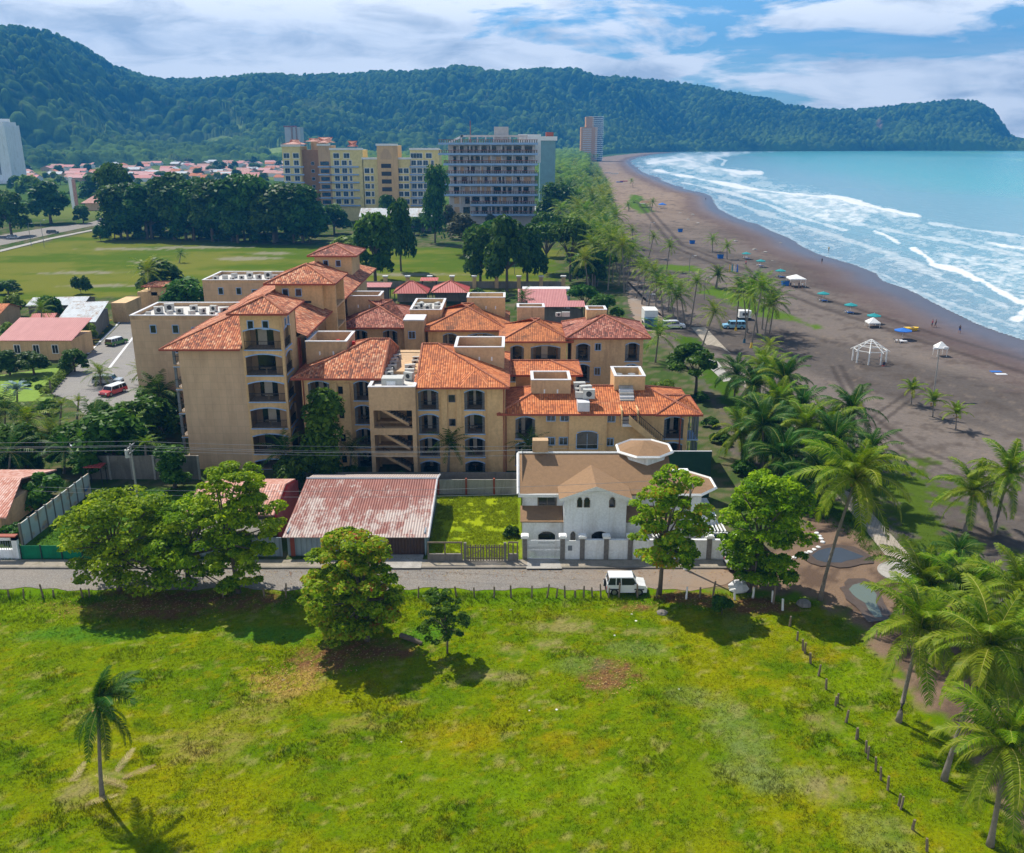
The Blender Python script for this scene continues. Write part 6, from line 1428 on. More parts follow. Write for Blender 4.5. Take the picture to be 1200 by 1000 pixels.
# ------------------------------------------------------------------ palms
def frond(L, e0, droop, n, seed, wide=1.0, hang=.35, w_=.075, thin=False):
    rs = np.random.RandomState(seed); pts = []; p = np.array([0.0, 0, 0]); e = e0; ds = L / n; fw = []
    for i in range(n + 1):
        pts.append(p.copy()); t_ = i / n; e = e0 - droop * t_ ** 1.25; d = np.array([cos(e), 0, sin(e)]); fw.append(d); p = p + d * ds
    V_, F_, T_ = [], [], []
    def add(q, t_): b = len(V_); V_.extend(q); F_.append([b, b + 1, b + 2, b + 3]); T_.extend([t_] * 4)
    tw = rs.uniform(-.15, .15)
    for i in range(1, n + 1):
        t_ = i / n; l = (.95 * sin(pi * (.1 + .82 * t_)) ** .7 * wide) * L / 4.6
        for sd_ in (-1, 1):
            if rs.rand() < .04: continue
            f_ = fw[i]; upv = np.array([-f_[2], 0, f_[0]])
            d = f_ * (.35 + .5 * t_) + np.array([0, sd_ * .9, 0]) + upv * (.12 + sd_ * tw) + rs.normal(size=3) * .07; d /= np.linalg.norm(d)
            d2 = d * .75 + np.array([0, 0, -1]) * (hang + rs.uniform(0, .35)); d2 /= np.linalg.norm(d2)
            b0 = pts[i] - f_ * .0; m_ = b0 + d * l * .5; e_ = m_ + d2 * l * .5
            wv = f_ * w_ * .5
            ti = np.clip(rs.normal(.45, .16) + (.12 if t_ > .85 else 0), 0, 1)
            if thin: add([b0 - wv, b0 + wv, e_ + wv * .3, e_ - wv * .3], ti)
            else: add([b0 - wv, b0 + wv, m_ + wv, m_ - wv], ti); add([m_ - wv, m_ + wv, e_ + wv * .2, e_ - wv * .2], ti)
    nl = len(F_); r_ = .035 * L / 4.6
    for i in range(n):
        a = r_ * (1 - .8 * i / n); b = r_ * (1 - .8 * (i + 1) / n)
        for k, (u1, u2) in enumerate((((-1, 0), (0, 1)), ((0, 1), (1, 0)), ((1, 0), (-1, 0)))):
            def o_(q, u, rr_, f_): return q + np.array([0, u[0] * rr_, 0]) + np.array([-f_[2], 0, f_[0]]) * u[1] * rr_
            add([o_(pts[i], u1, a, fw[i]), o_(pts[i], u2, a, fw[i]), o_(pts[i + 1], u2, b, fw[i + 1]), o_(pts[i + 1], u1, b, fw[i + 1])], .7)
    return np.array(V_), np.array(F_), np.array(T_), nl
def frondmesh(nm, mat, args):
    V_, F_, T_, nl = frond(*args[0], **args[1]); o = rawmesh(nm, V_, F_, mat, {'tint': T_[:, None]}); me = o.data
    me.materials.append(MT['rachis']); mi = np.zeros(len(F_), np.int32); mi[nl:] = 1; me.polygons.foreach_set('material_index', mi)
    bpy.data.objects.remove(o); return me
SP = [(1.42, .9), (1.15, 1.25), (.85, 1.45), (.5, 1.45), (.05, 1.5), (-.6, .85)]   # start angle, droop
FM = {}
for mk in ('palm', 'palmdark', 'palmyel'):
    for j, (e0, dr) in enumerate(SP): FM[mk, j] = [frondmesh('frond', LG[mk], ((4.7 if j else 3.6, e0, dr, 54, 60 + j * 7 + q), dict(hang=.25 + .13 * j, w_=.078))) for q in range(2)]
def palmtrunk(parent, x, y, cx, cy, h, r=.16, painted=False):
    M_ = MB().use(MT['palmbark']); M_.smooth = True; n = 9; pts = []; rr_ = []
    for i in range(n + 1):
        t_ = i / n; k = t_ ** 1.5 * .75 + t_ * .25; pts.append((x + (cx - x) * k, y + (cy - y) * k, h * t_ - .1 * (1 - t_))); rr_.append(r * (1.55 - .55 * min(1, t_ * 5)) * (1 - .3 * t_))
    M_.tube(pts, rr_, 8); o = M_.build('trunk', parent)
    if painted: MB().use(MT[painted]).tube([(x, y, 0), (x + (cx - x) * .05, y + (cy - y) * .05, .9)], [r * 1.7, r * 1.4], 8).build('paint_band', o)
    return o
def bigpalm(label, base, crown, L=4.7, kind='palm', seed=1, nf=24, dy=0, wind=0, nodrop=False, group=None, yel=.2, sweep=False, r=.16):
    x, y = spot(*base); cx, h = at(crown[0], crown[1], y + dy); R = empty('coconut_palm', (x, y, 0), label, 'palm tree', group); rs = random.Random(seed)
    palmtrunk(R, x, y, cx, y + dy, h, r)
    for i in range(nf):
        j = min(3 if nodrop else 5, int(i / nf * (4 if nodrop else 6))); az_ = i * 2.399963 + rs.uniform(-.25, .25)
        if sweep: j = rs.choice([0, 0, 1, 1, 2]) if i < 14 else 5; az_ = rs.uniform(-.9, 1.1) if i < 14 else i * .9
        if wind: az_ = az_ + wind * .5 * sin(az_)  # fronds gather down wind
        mk = kind if rs.random() > (yel if j > 2 else yel * .4) else 'palmyel'
        fo = bpy.data.objects.new('frond', rs.choice(FM[mk, j])); C.objects.link(fo); fo.parent = R
        fo.location = (cx - x, dy, h); fo.rotation_euler = (rs.uniform(-.18, .18), rs.uniform(-.15, .12), az_); s = L / 4.7 * rs.uniform(.85, 1.1); fo.scale = (s, s, s)
    N_ = MB().use(MT['nut']); N_.smooth = True
    for k in range(9): a = rs.uniform(0, 6.28); rr_ = .16 * L / 4.7; q = (cx + cos(a) * .32, y + dy + sin(a) * .32, h - .25 - rs.uniform(0, .35)); N_.tube([(q[0], q[1], q[2] - rr_), (q[0], q[1], q[2] - rr_ * .5), (q[0], q[1], q[2] + rr_ * .5), (q[0], q[1], q[2] + rr_)], [.02, rr_, rr_, .02], 6)
    N_.build('coconuts', R); return R
bigpalm('lone short palm with swept fronds in the open meadow', (120, 936), (116, 828), 3.3, 'palmdark', 5, 22, sweep=True, yel=.0, r=.13)
bigpalm('palm with drooping fronds nearest the diagonal row of posts', (1053, 846), (1079, 737), 4.5, 'palm', 6, 30, yel=.75)
bigpalm('slanting palm whose crown stands over the brown track', (1106, 915), (1160, 760), 4.8, 'palm', 7, 32, yel=.75)
bigpalm('palm at the bottom corner with crown cut by the frame', (1160, 992), (1181, 874), 4.6, 'palm', 8, 30, yel=.75)
bigpalm('palm behind the bottom corner palm partly out of frame', (1222, 870), (1204, 776), 4.8, 'palm', 9, 28, yel=.45)
bigpalm('palm in the thick group beside the sandy bend', (1180, 800), (1196, 700), 4.9, 'palm', 10, 30, yel=.45)
bigpalm('bushy palm at the head of the walkway circle', (1096, 760), (1084, 690), 4.8, 'palm', 21, 30, yel=.45)
bigpalm('palm rising among the thick group over the sand', (1140, 775), (1138, 706), 4.9, 'palm', 22, 30, yel=.45)
bigpalm('little palm right next to the walkway circle', (1118, 672), (1124, 648), 2.7, 'palmdark', 23, 20, yel=.1)
bigpalm('small palm just beyond the walkway circle', (1085, 676), (1088, 660), 2.3, 'palmdark', 24, 18, yel=.1)
bigpalm('tall leaning palm rooted between the two puddles', (961, 703), (1003, 562), 5.4, 'palm', 11, 32, yel=.6)
bigpalm('palm with a thin dark trunk on the grass near the frame edge', (1130, 624), (1141, 577), 4.4, 'palm', 12, 24, yel=.2)
bigpalm('palm by the sand edge whose crown touches the frame edge', (1164, 628), (1182, 556), 4.6, 'palm', 13, 26, yel=.15)
bigpalm('palm with golden crown heart behind the round almond tree', (937, 560), (944, 502), 4.8, 'palm', 14, 26, yel=.3)
bigpalm('dark upright palm nearest the orange corner roof', (893, 552), (894, 500), 5.2, 'palmdark', 15, 28, yel=.12)
bigpalm('dark palm crown farther along the walkway', (926, 500), (920, 446), 4.9, 'palmdark', 16, 26, yel=.05)
bigpalm('palm leaning over the walkway before the spreading tree', (860, 470), (864, 438), 4.2, 'palmdark', 17, 22, yel=.05)
bigpalm('windblown palm facing the open sand', (985, 545), (998, 482), 4.6, 'palmdark', 18, 26, wind=.7, yel=.1)
bigpalm('palm hidden behind the tall leaning palm', (962, 592), (978, 522), 4.8, 'palmdark', 19, 26, yel=.1)
bigpalm('low palm at the foot of the walkway palms', (915, 590), (930, 560), 3.2, 'palmdark', 20, 20, yel=.1)
bigpalm('small palm between the walkway and the hotel corner', (877, 520), (880, 492), 3.6, 'palmdark', 25, 20, yel=.1)
for a, b, lab in (((1068, 474), (1069, 457), 'small beach palm farthest from the light mast'), ((1093, 489), (1094, 471), 'yellowish small palm at the foot of the light mast'), ((1120, 503), (1121, 485), 'small beach palm nearest the grass verge')):
    bigpalm(lab, a, b, 2.5, 'palm', a[0], 16, yel=.45, r=.09, nodrop=True)
# lighter palms: one mesh crown each, several prototypes shared by copies
def crownmesh(mat, seed, nf=20, L=4.5, n=16, w_=.19, e=(1.45, -.45)):
    rs = random.Random(seed); VV, FF, TT_, MI = [], [], [], []; off = 0
    for i in range(nf):
        u = i / (nf - 1); e0 = e[0] + (e[1] - e[0]) * u; V_, F_, T_, nl = frond(L * rs.uniform(.85, 1.1), e0, rs.uniform(1.0, 1.5) * (1 - .3 * u), n, seed * 50 + i, hang=.3 + .5 * u, w_=w_, thin=True)
        a = i * 2.399963 + rs.uniform(-.2, .2); c, s = cos(a), sin(a); V_ = V_ @ np.array([[c, s, 0], [-s, c, 0], [0, 0, 1]])
        VV.append(V_); FF.append(F_ + off); off += len(V_); TT_.append((T_ + rs.uniform(-.15, .15)).clip(0, 1)); MI += [0] * nl + [1] * (len(F_) - nl)
    o = rawmesh('crown', np.concatenate(VV), np.concatenate(FF), LG[mat], {'tint': np.concatenate(TT_)[:, None]}); me = o.data; me.materials.append(MT['rachis']); me.polygons.foreach_set('material_index', MI); bpy.data.objects.remove(o); return me
CM = {'g': [crownmesh('palm', 1), crownmesh('palm', 2)], 'd': [crownmesh('palmdark', 3), crownmesh('palmdark', 4)], 'y': [crownmesh('palmyel', 5)], 'b': [crownmesh('bluep', 6, 18, 2.6, 12, .3, (1.3, .1))], 'f': [crownmesh('palm', 8, 14, 2.6, 12, .16, (1.3, .2))]}
_tm = MB().use(MT['palmbark']); _tm.smooth = True; _tm.tube([(0, 0, -.02), (0, 0, .25), (.0, 0, .6), (0, 0, 1)], [.2, .15, .13, .11], 7); _to = _tm.build('trunk'); TRK = _to.data; bpy.data.objects.remove(_to)
def palm(label, x, y, cx, cy, h, L=4.5, k='g', group=None, rs=random.Random(1), paint=None):
    R = empty('coconut_palm' if k not in 'bf' else 'fan_palm', (x, y, 0), label, 'palm tree', group)
    t_ = bpy.data.objects.new('trunk', TRK); C.objects.link(t_); t_.parent = R; d = Vector((cx - x, cy - y, h)); t_.rotation_euler = d.to_track_quat('Z', 'Y').to_euler(); t_.scale = (1, 1, d.length)
    c_ = bpy.data.objects.new('crown', rs.choice(CM[k])); C.objects.link(c_); c_.parent = R; c_.location = d; c_.rotation_euler = (0, 0, rs.uniform(0, 6.28)); s = L / 4.5; c_.scale = (s, s, s)
    if paint: MB().use(MT[paint]).tube([(x, y, 0), (x + d.x * .09, y + d.y * .09, h * .09)], [.27, .22], 7).build('paint_band', R)
    return R
def ppalm(label, base, crown, L=4.5, k='g', group=None, paint=None, dy=0):
    x, y = spot(*base); cx, h = at(crown[0], crown[1], y + dy); return palm(label, x, y, cx, y + dy, h, L, k, group, random.Random(int(base[0] * 7 + base[1])), paint)
g_ = 'tall palms standing along the beach car park'
for b, c, k in [((809, 384), (817, 330), 'g'), ((790, 378), (785, 336), 'g'), ((803, 380), (797, 342), 'g'), ((777, 372), (774, 334), 'g'), ((768, 368), (770, 326), 'd'), ((760, 360), (766, 318), 'g'), ((752, 357), (757, 316), 'g'), ((746, 350), (750, 312), 'g'), ((795, 385), (793, 348), 'd'), ((783, 366), (786, 330), 'g'), ((840, 338), (841, 322), 'd')]:
    ppalm('slender palm in the line beside the parked vehicles', b, c, 3.9, k, g_)
ppalm('palm leaning across the top of the walkway', (822, 408), (837, 366), 4.2, 'g'); ppalm('palm drooping beside the corner balconies', (768, 425), (772, 392), 4.6, 'g')
g_ = 'clump of palms on the sand by the blue vehicle'
for b, c, p in [((862, 388), (867, 338), 'yellow'), ((872, 402), (880, 346), 'blue'), ((880, 408), (893, 336), 'yellow'), ((895, 399), (902, 358), 'blue'), ((888, 392), (882, 332), None), ((901, 396), (908, 352), None), ((876, 390), (871, 342), None), ((893, 386), (897, 340), None)]:
    ppalm('palm with a slim trunk in the clump on the sand', b, c, 4.4, 'g' if p else 'd', g_, {'yellow': 'yellow', 'blue': 'shopglass', None: None}[p])
ppalm('young palm with its crown near the sand clump', (898, 425), (901, 406), 3.0, 'y')
for b, c, lab in [((835, 295), (835, 281), 'short palm nearest the far bin on the sand'), ((852, 304), (852, 289), 'short palm beside its twin above the blue bin'), ((781, 318), (785, 289), 'palm standing alone between lot and sand'), ((763, 248), (765, 237), 'palm next to the thatched stall'), ((742, 292), (741, 270), 'palm at the upper corner of the lot'), ((760, 303), (766, 278), 'tall palm near the thin lamp post'), ((717, 268), (717, 245), 'palm at the head of the coastal grove'), ((742, 220), (740, 212), 'lime coloured small palm far up the beach'), ((737, 248), (736, 241), 'tiny palm on the upper sand strip'), ((751, 238), (743, 238), 'very small palm near the thatched stall'), ((838, 338), (842, 321), 'short dark palm before the rescue boards')]:
    ppalm(lab, b, c, 3.6, 'g' if 'lime' not in lab else 'y')
rnd = random.Random(12); pts_ = []; GROVE = [(636, 205), (690, 197), (700, 215), (712, 245), (712, 280), (722, 310), (738, 345), (690, 345), (668, 318), (652, 280), (640, 250)]
GW_ = W(GROVE)
tries = 0
while len(pts_) < 235 and tries < 20000:
    tries += 1; px, py = rnd.uniform(630, 740), rnd.uniform(193, 348)
    x, y = spot(px, py)
    if not inpoly(np.array([x]), np.array([y]), GW_)[0] or any((x - a) ** 2 + (y - b) ** 2 < (3.2 + y * .004) ** 2 for a, b in pts_): continue
    pts_.append((x, y)); h = rnd.uniform(7, 13); palm('palm in the crowded coconut grove behind the beach', x, y, x + rnd.uniform(-1.5, 1.5), y + rnd.uniform(-1, 1), h, rnd.uniform(4.8, 6.0), rnd.choice('ggygdy' if y > 400 else 'ggdgy'), 'coconut grove behind the beach', rnd)
for i in range(16):
    px = rnd.uniform(632, 700); py = rnd.uniform(250, 345)
    x, y = spot(px, py)
    if inpoly(np.array([x]), np.array([y]), GW_)[0]: put(rnd.choice(['rain', 'mid', 'dark']), x, y, 'broad tree growing among the grove palms', rnd.uniform(.5, .8), 'broad trees in the grove')
for i in range(26):
    u = rnd.uniform(0, 1); py = 193 - u * 8; px = 699 + u * 8 + rnd.uniform(-26, -2); x, y = spot(px, py); palm('distant palm lining the far beach', x, y, x + 1, y, rnd.uniform(9, 14), 5.2, rnd.choice('gd'), 'far beach palms', rnd)
# hotel garden palms
for b, c, L, k, lab in [((175, 360), (173, 318), 5.2, 'y', 'tall pale palm behind the stair block'), ((190, 508), (187, 462), 4.4, 'd', 'shaggy palm hanging beside the narrow balconies'), ((118, 452), (117, 437), 3.2, 'g', 'feather palm in the driveway island'), ((112, 528), (110, 492), 4.2, 'd', 'dark headed palm over the parked cars'), ((32, 525), (32, 492), 4.4, 'g', 'spreading palm near the blue fan palm'), ((20, 478), (20, 456), 3.8, 'b', 'silvery blue fan palm in the garden'), ((70, 500), (72, 474), 3, 'f', 'small palm clump at the drive edge'), ((90, 492), (92, 470), 2.8, 'f', 'palm cluster next to the small palm clump'), ((58, 520), (60, 505), 3.2, 'g', 'low palm in the middle of the garden'), ((150, 545), (152, 508), 3.4, 'g', 'slender palm over the white parasol'), ((172, 560), (170, 520), 3.2, 'f', 'thin palm leaning beside the lawn'), ((5, 520), (6, 480), 4, 'd', 'palm cut by the frame edge over the garden'), ((140, 500), (140, 480), 3, 'f', 'small palm beside the red and white car'), ((168, 452), (166, 436), 2.6, 'y', 'golden palm against the stair block'), ((10, 560), (12, 530), 4, 'd', 'dark palm above the salmon roof'), ((75, 555), (76, 528), 3.6, 'd', 'palm over the corner of the mural wall'), ((525, 556), (527, 520), 3.2, 'd', 'dark palm before the arched bays'), ((622, 556), (620, 524), 3.0, 'd', 'dark palm behind the white house chimney'), ((410, 556), (412, 527), 2.6, 'd', 'little palm beside the stair tower'), ((330, 558), (333, 528), 3.4, 'd', 'palm under the corner balconies'), ((610, 372), (612, 350), 3.6, 'd', 'palm behind the mossy roof terrace'), ((210, 308), (212, 298), 2.6, 'd', 'low palm at the near edge of the field'), ((695, 455), (700, 443), 2.6, 'd', 'small palm against the pinkish wall'), ((50, 392), (48, 362), 3.2, 'g', 'banana palm rising between the pale roofs'), ((60, 462), (58, 446), 2.2, 'f', 'young fan palm on the lawn')]:
    ppalm(lab, b, c, L, k)
# low growth that closes the foot of the far tree row
rnd = random.Random(44)
for i in range(34):
    px = 112 + i * 7.6; x, y = spot(px, 281 + rnd.uniform(-3, 1) + (px > 250) * 3); put(rnd.choice(['bushd', 'bush', 'dark', 'dark2']), x, y, 'low growth closing the foot of the dark tree row', rnd.uniform(.8, 1.6) if i % 3 else .55, 'undergrowth of the dark tree row', cat='shrub')
for i, (b, c, L, kd) in enumerate([((905, 545), (908, 506), 5.0, 'palmdark'), ((915, 520), (912, 474), 4.8, 'palm'), ((948, 600), (962, 560), 4.6, 'palmdark'), ((880, 485), (884, 452), 4.6, 'palmdark'), ((905, 480), (902, 440), 4.6, 'palm'), ((960, 560), (968, 505), 4.8, 'palm'), ((940, 530), (940, 480), 4.6, 'palmdark'), ((925, 575), (918, 535), 4.6, 'palmdark'), ((870, 540), (868, 508), 4.2, 'palm'), ((1000, 590), (1020, 535), 4.2, 'palmdark'), ((890, 462), (893, 428), 4.2, 'palm')]):
    bigpalm('palm in the dense stand hiding the middle of the walkway', b, c, L, kd, 40 + i, 26, yel=.15, group='palms hiding the middle of the walkway')

x, y = spot(598, 628); put('bush', x, y, 'fresh green shrub in the far corner of the yellow lot', .38, cat='shrub')

# ================================================================== roads, paths, kerbs
def sheet(name, pts, z, mat, kind='structure', label=None, cat=None, jag=0, seed=0):
    if jag:
        rs = random.Random(seed); out = []; n = len(pts)
        for i in range(n):
            a, b = Vector(pts[i] + (0,)) if len(pts[i]) == 2 else Vector(pts[i]), Vector(pts[(i + 1) % n] + (0,)); k = max(1, int((b - a).length / .7))
            for j in range(k): p = a.lerp(b, j / k); out.append((p.x + rs.uniform(-jag, jag), p.y + rs.uniform(-jag, jag)))
        pts = out
    a = sum(pts[i][0] * pts[(i + 1) % len(pts)][1] - pts[(i + 1) % len(pts)][0] * pts[i][1] for i in range(len(pts)))
    if a < 0: pts = pts[::-1]
    o = MB().use(mat).poly([(x, y, z) for x, y in pts]).build(name)
    if kind: o['kind'] = kind
    return tag(o, label, cat)
def asph(name, c, c2, sc=.5):
    m, t, b = newmat(name); v = t.tc(); n = t.noise(t.mapping(v, (.12, 1, 1)), sc * 1.6, 6, .7); n2 = t.noise(v, sc * .5, 6, .65)
    col = t.mix(t.ramp(n2, [(.4, 0.0), (.66, 1.0)]), t.ramp(n, [(.3, c), (.7, sc3(c, 1.5))]), c2); col = t.mix(.3, col, t.ramp(t.noise(v, 14, 3), [(.4, .05), (.7, .5)]))
    sx_ = t.new('ShaderNodeSeparateXYZ'); t.put(sx_.inputs[0], v); col = t.mix(t.math('MULTIPLY', t.ramp(t.math('MULTIPLY', sx_.outputs[0], .05), [(.15, 0.0), (.9, 1.0)]), t.ramp(n2, [(.3, .3), (.55, 1.0)])), col, (.25, .175, .12))
    setp(t, b, col, .9, normal=t.bump(t.noise(v, 20, 2), .01)); return m
MT['asph'] = asph('worn_asphalt', (.14, .12, .1), (.22, .18, .135)); MT['drive'] = asph('driveway_asphalt', (.17, .155, .145), (.25, .23, .2))
MT['walk'] = plain('pavement', (.3, .26, .21), .9, .3, .9, dirt=(.14, .13, .07))
ed = [(-200, 70.75)] + [(x, 70.75 + .25 * sin(x * .7) + .15 * sin(x * 2.3)) for x in np.arange(-60, 16, .6)] + [(19, 71.6), (20.5, 73), (19.5, 74.55)] + [(-200, 74.55)]
sheet('road', [(float(a), float(b)) for a, b in ed], .03, MT['asph'])
struct(MB().use(MT['walk']).box(-200, 20.6, 74.85, 76.3, 0, .15).build('pavement')); struct(MB().use(MT['concdark']).box(-200, 20.6, 74.6, 74.846, 0, .17).build('kerb'))
struct(MB().use(MT['conc']).box(-11.8, -8.4, 74.5, 77.3, .152, .18).build('ramp'))
struct(sheet('drive_apron', [(1.3, 74.4), (4.6, 74.4), (4.4, 76.4), (1.5, 76.4)], .176, MT['conc']))
# walkway to the beach
def ribbon(pts, w_):
    L, R_ = [], []
    for i, p in enumerate(pts):
        a = Vector(pts[max(0, i - 1)]); b = Vector(pts[min(len(pts) - 1, i + 1)]); d = (b - a).normalized(); n = Vector((-d.y, d.x)); ww = w_[i] if hasattr(w_, '__len__') else w_
        L.append((p[0] + n.x * ww / 2, p[1] + n.y * ww / 2)); R_.append((p[0] - n.x * ww / 2, p[1] - n.y * ww / 2))
    return L + R_[::-1]
m, t, b = newmat('walkway_slabs'); uv = t.tc(); rot = t.new('ShaderNodeMapping'); t.put(rot.inputs[0], uv); rot.inputs['Rotation'].default_value = (0, 0, radians(-62))
br = t.new('ShaderNodeTexBrick', offset=0); t.put(br.inputs['Vector'], rot.outputs[0]); br.inputs['Scale'].default_value = 1; br.inputs['Brick Width'].default_value = 9; br.inputs['Row Height'].default_value = .32; br.inputs['Mortar Size'].default_value = .02
br.inputs['Color1'].default_value = (.36, .31, .25, 1); br.inputs['Color2'].default_value = (.28, .24, .19, 1); br.inputs['Mortar'].default_value = (.2, .17, .13, 1); setp(t, b, t.mix(1, br.outputs['Color'], t.ramp(t.noise(uv, 2, 5), [(.3, .8), (.7, 1.2)]), 'MULTIPLY'), .9); MT['slabs'] = m
cl = W([(818, 384), (842, 410), (866, 434), (900, 474), (930, 510), (974, 560), (1013, 606), (1052, 652), (1060, 662)])
sheet('path', ribbon(cl, [3.0, 3.0, 3.0, 2.8, 2.6, 2.4, 2.2, 2.3, 2.3]), .09, MT['slabs'])
cx, cy = spot(1058, 672); struct(MB().use(MT['conc']).lathe(cx, cy, [(0, .1), (2.1, .1), (2.1, .0)], 24).build('path_circle'))
struct(MB().use(MT['conc']).lathe(cx, cy, [(2.1, .02), (2.1, .13), (2.2, .13), (2.2, .02)], 24).build('path_circle_kerb'))
sheet('paving', W([(800, 404), (818, 404), (838, 420), (858, 446), (848, 448), (836, 436), (822, 424), (790, 420)]), .07, MT['conc'])
# puddles
def water(name, c):
    m, t, b = newmat(name); setp(t, b, c, .12, spec=.45, normal=t.bump(t.noise(t.tc(), 3, 2), .004)); return m
MUD = plain('wet_mud', (.085, .06, .045), .45, .25, 1.5)
sheet('mud_patch', W([(940, 655), (952, 645), (968, 639), (990, 639), (1020, 650), (1025, 660), (995, 666), (960, 665)]), .08, MUD, jag=.25, seed=11)
sheet('mud_patch', W([(984, 690), (996, 680), (1012, 679), (1028, 686), (1038, 704), (1046, 730), (1020, 730), (1006, 716), (994, 704)]), .081, MUD, jag=.25, seed=12)
sheet('water_puddle', W([(952, 652), (958, 646), (970, 643), (985, 643), (998, 647), (1012, 653), (1000, 657), (985, 660), (968, 660), (956, 657)]), .085, water('puddle_blue', (.06, .075, .1)), jag=.07, seed=1)
sheet('water_puddle', W([(994, 692), (1000, 686), (1010, 684), (1020, 688), (1027, 698), (1026, 706), (1030, 716), (1034, 724), (1026, 724), (1018, 716), (1014, 708), (1004, 702)]), .086, water('puddle_green', (.12, .15, .12)), jag=.07, seed=2)
# rear roads and drive
sheet('road', W([(-300, 345), (-100, 308), (0, 288), (60, 275), (108, 265), (150, 262), (175, 258), (150, 250), (100, 262), (60, 266), (0, 276), (-100, 292), (-300, 320)]), .04, MT['asph'])
struct(MB().use(MT['conc']).poly([(x, y, .18) for x, y in W([(0, 293.5), (60, 279), (108, 269.5), (108, 271), (60, 281), (0, 296)])][::-1]).build('kerb'))
sheet('driveway_road', W([(60, 462), (68, 452), (100, 420), (135, 386), (158, 362), (176, 350), (192, 350), (190, 372), (178, 430), (180, 470), (190, 500), (170, 535), (100, 530), (110, 500), (85, 470)]), .05, MT['drive'])
for i, pl in enumerate(([(103, 415), (150, 368)], [(128, 432), (162, 388)])):
    sheet('road_marking', ribbon(W(pl), .45), .06 + .001 * i, MT['coping'])
sheet('parking_ground', W([(735, 330), (760, 330), (775, 372), (790, 392), (770, 395), (745, 378), (738, 360)]), .035, MT['drive'], jag=.5, seed=4)
sheet('lawn', W([(0, 440), (60, 432), (84, 430), (60, 470), (0, 472)]), .045, plain('clipped_lawn', (.16, .26, .02), .9, .25, 1.2))
for i in range(6):
    x, y = spot(125 - i * 5.0, 376 + i * 7.5); tag(MB().use(MT['yellow']).rbox(x, y, .1, 2.2, .25, 0, .16).build('parking_kerb'), 'short yellow wheel stop along the grey shed wall', 'kerb block', 'yellow wheel stops')
x, y = spot(66, 445)
for i in range(14):
    u = i / 13; px, py = 84 - u * 30, 430 + u * 32; hx_, hy_ = spot(px, py)
HG = empty('hedge', spot(68, 448) + (0,), 'clipped yellow green hedge bordering the drive lawn', 'hedge'); rs = np.random.RandomState(4)
h0, h1 = spot(84, 430), spot(54, 463)
leafcloud('foliage', [(h0[0] + (h1[0] - h0[0]) * i / 11, h0[1] + (h1[1] - h0[1]) * i / 11, .55, .9, .9, .6, 170) for i in range(12)], .22, LG['lime'], rs, HG)
MB().use(MT['bark']).tube([(h0[0], h0[1], .4), (h1[0], h1[1], .4)], .15, 5).build('stems', HG)
for k, (px, py) in enumerate(((40, 447), (33, 453), (46, 456), (28, 448))):
    x, y = spot(px, py); put('bush', x, y, 'clipped golden shrub on the drive lawn', .28, 'clipped lawn shrubs', cat='shrub')
# ================================================================== posts, poles, wires
pm = MB().use(MT['wood']); pm.tube([(0, 0, -.1), (.01, 0, .5), (.0, .01, 1)], [.085, .08, .07], 6); po = pm.build('fence_post'); PM = po.data; bpy.data.objects.remove(po)
pw = MB().use(MT['whitetrim']); pw.tube([(0, 0, -.1), (.01, 0, .5), (.0, .01, 1)], [.1, .09, .085], 6); po = pw.build('fence_post'); PWm = po.data; bpy.data.objects.remove(po)
rs = random.Random(9)
def post(px, py, h, lab, grp, white=False):
    x, y = spot(px, py); o = bpy.data.objects.new('fence_post', PWm if white else PM); C.objects.link(o); o.location = (x, y, 0); o.scale = (rs.uniform(.8, 1.25), 1, h); o.rotation_euler = (rs.uniform(-.1, .1), rs.uniform(-.1, .1), rs.uniform(0, 3)); tag(o, lab, 'post', grp)
for px, h in [(11, 1), (28, 1), (51, 1.5), (63, .8), (97, 1), (105, .9), (262, 1.1), (310, 1), (335, 1.4), (362, 1), (490, 1.1), (512, .9), (535, 1.2), (556, 1.1), (579, 1.1), (599, 1.3), (623, 1.2), (641, 1.4), (652, 1), (662, 1.2), (674, .8), (684, 1.2), (694, 1), (704, 1.35), (713, 1.0), (725, 1.4), (747, 1.3), (769, 1), (820, 1), (835, 1.7)]:
    post(px, 701 + (px < 60) * 1, h, 'rough wooden post in the street side fence', 'street side fence posts')
for px, py in [(804, 703), (861, 704), (882, 702), (905, 706), (917, 716)]: post(px, py, 1.15, 'white painted post near the round almond tree', 'white painted fence posts', True)
post(906, 708, 1.7, 'thick dark post standing taller than the white painted posts', None)
for px, py in [(925, 735), (934, 752), (941, 763), (943, 766), (950, 778), (959, 793), (968, 810), (979, 829), (981, 826), (991, 848), (1003, 868), (1005, 866), (1015, 884), (1017, 892), (1026, 905), (1032, 916), (1040, 928), (1053, 946), (1055, 950), (1069, 974), (1086, 1000)]:
    post(px, py, rs.uniform(.85, 1.1), 'weathered post in the diagonal row across the grass', 'diagonal row of fence posts')
def pole(label, base, h, r=.14, arms=(), mat='conc', white=0, name='utility_pole', cat='utility pole', trans=False):
    x, y = spot(*base); R = empty(name, (x, y, 0), label, cat)
    MB().use(MT[mat]).tube([(x, y, 0), (x, y, h)], [r, r * .65], 8).build('shaft', R)
    if white: MB().use(MT['whitetrim']).tube([(x, y, 0), (x, y, white)], [r * 1.25, r * 1.2], 8).build('paint_band', R)
    for z, l in arms:
        Q = MB().use(MT['grey']).box(x - .06, x + .06, y - l, y + l, z - .06, z + .06)
        for s in (-1, 0, 1): Q.use(MT['dark']).tube([(x, y + s * l * .9, z + .06), (x, y + s * l * .9, z + .28)], .05, 5)
        Q.build('crossarm', R)
    if trans: MB().use(MT['ac']).tube([(x - .45, y, h - 1.6), (x - .45, y, h - .7)], .26, 8).build('transformer', R)
    return x, y
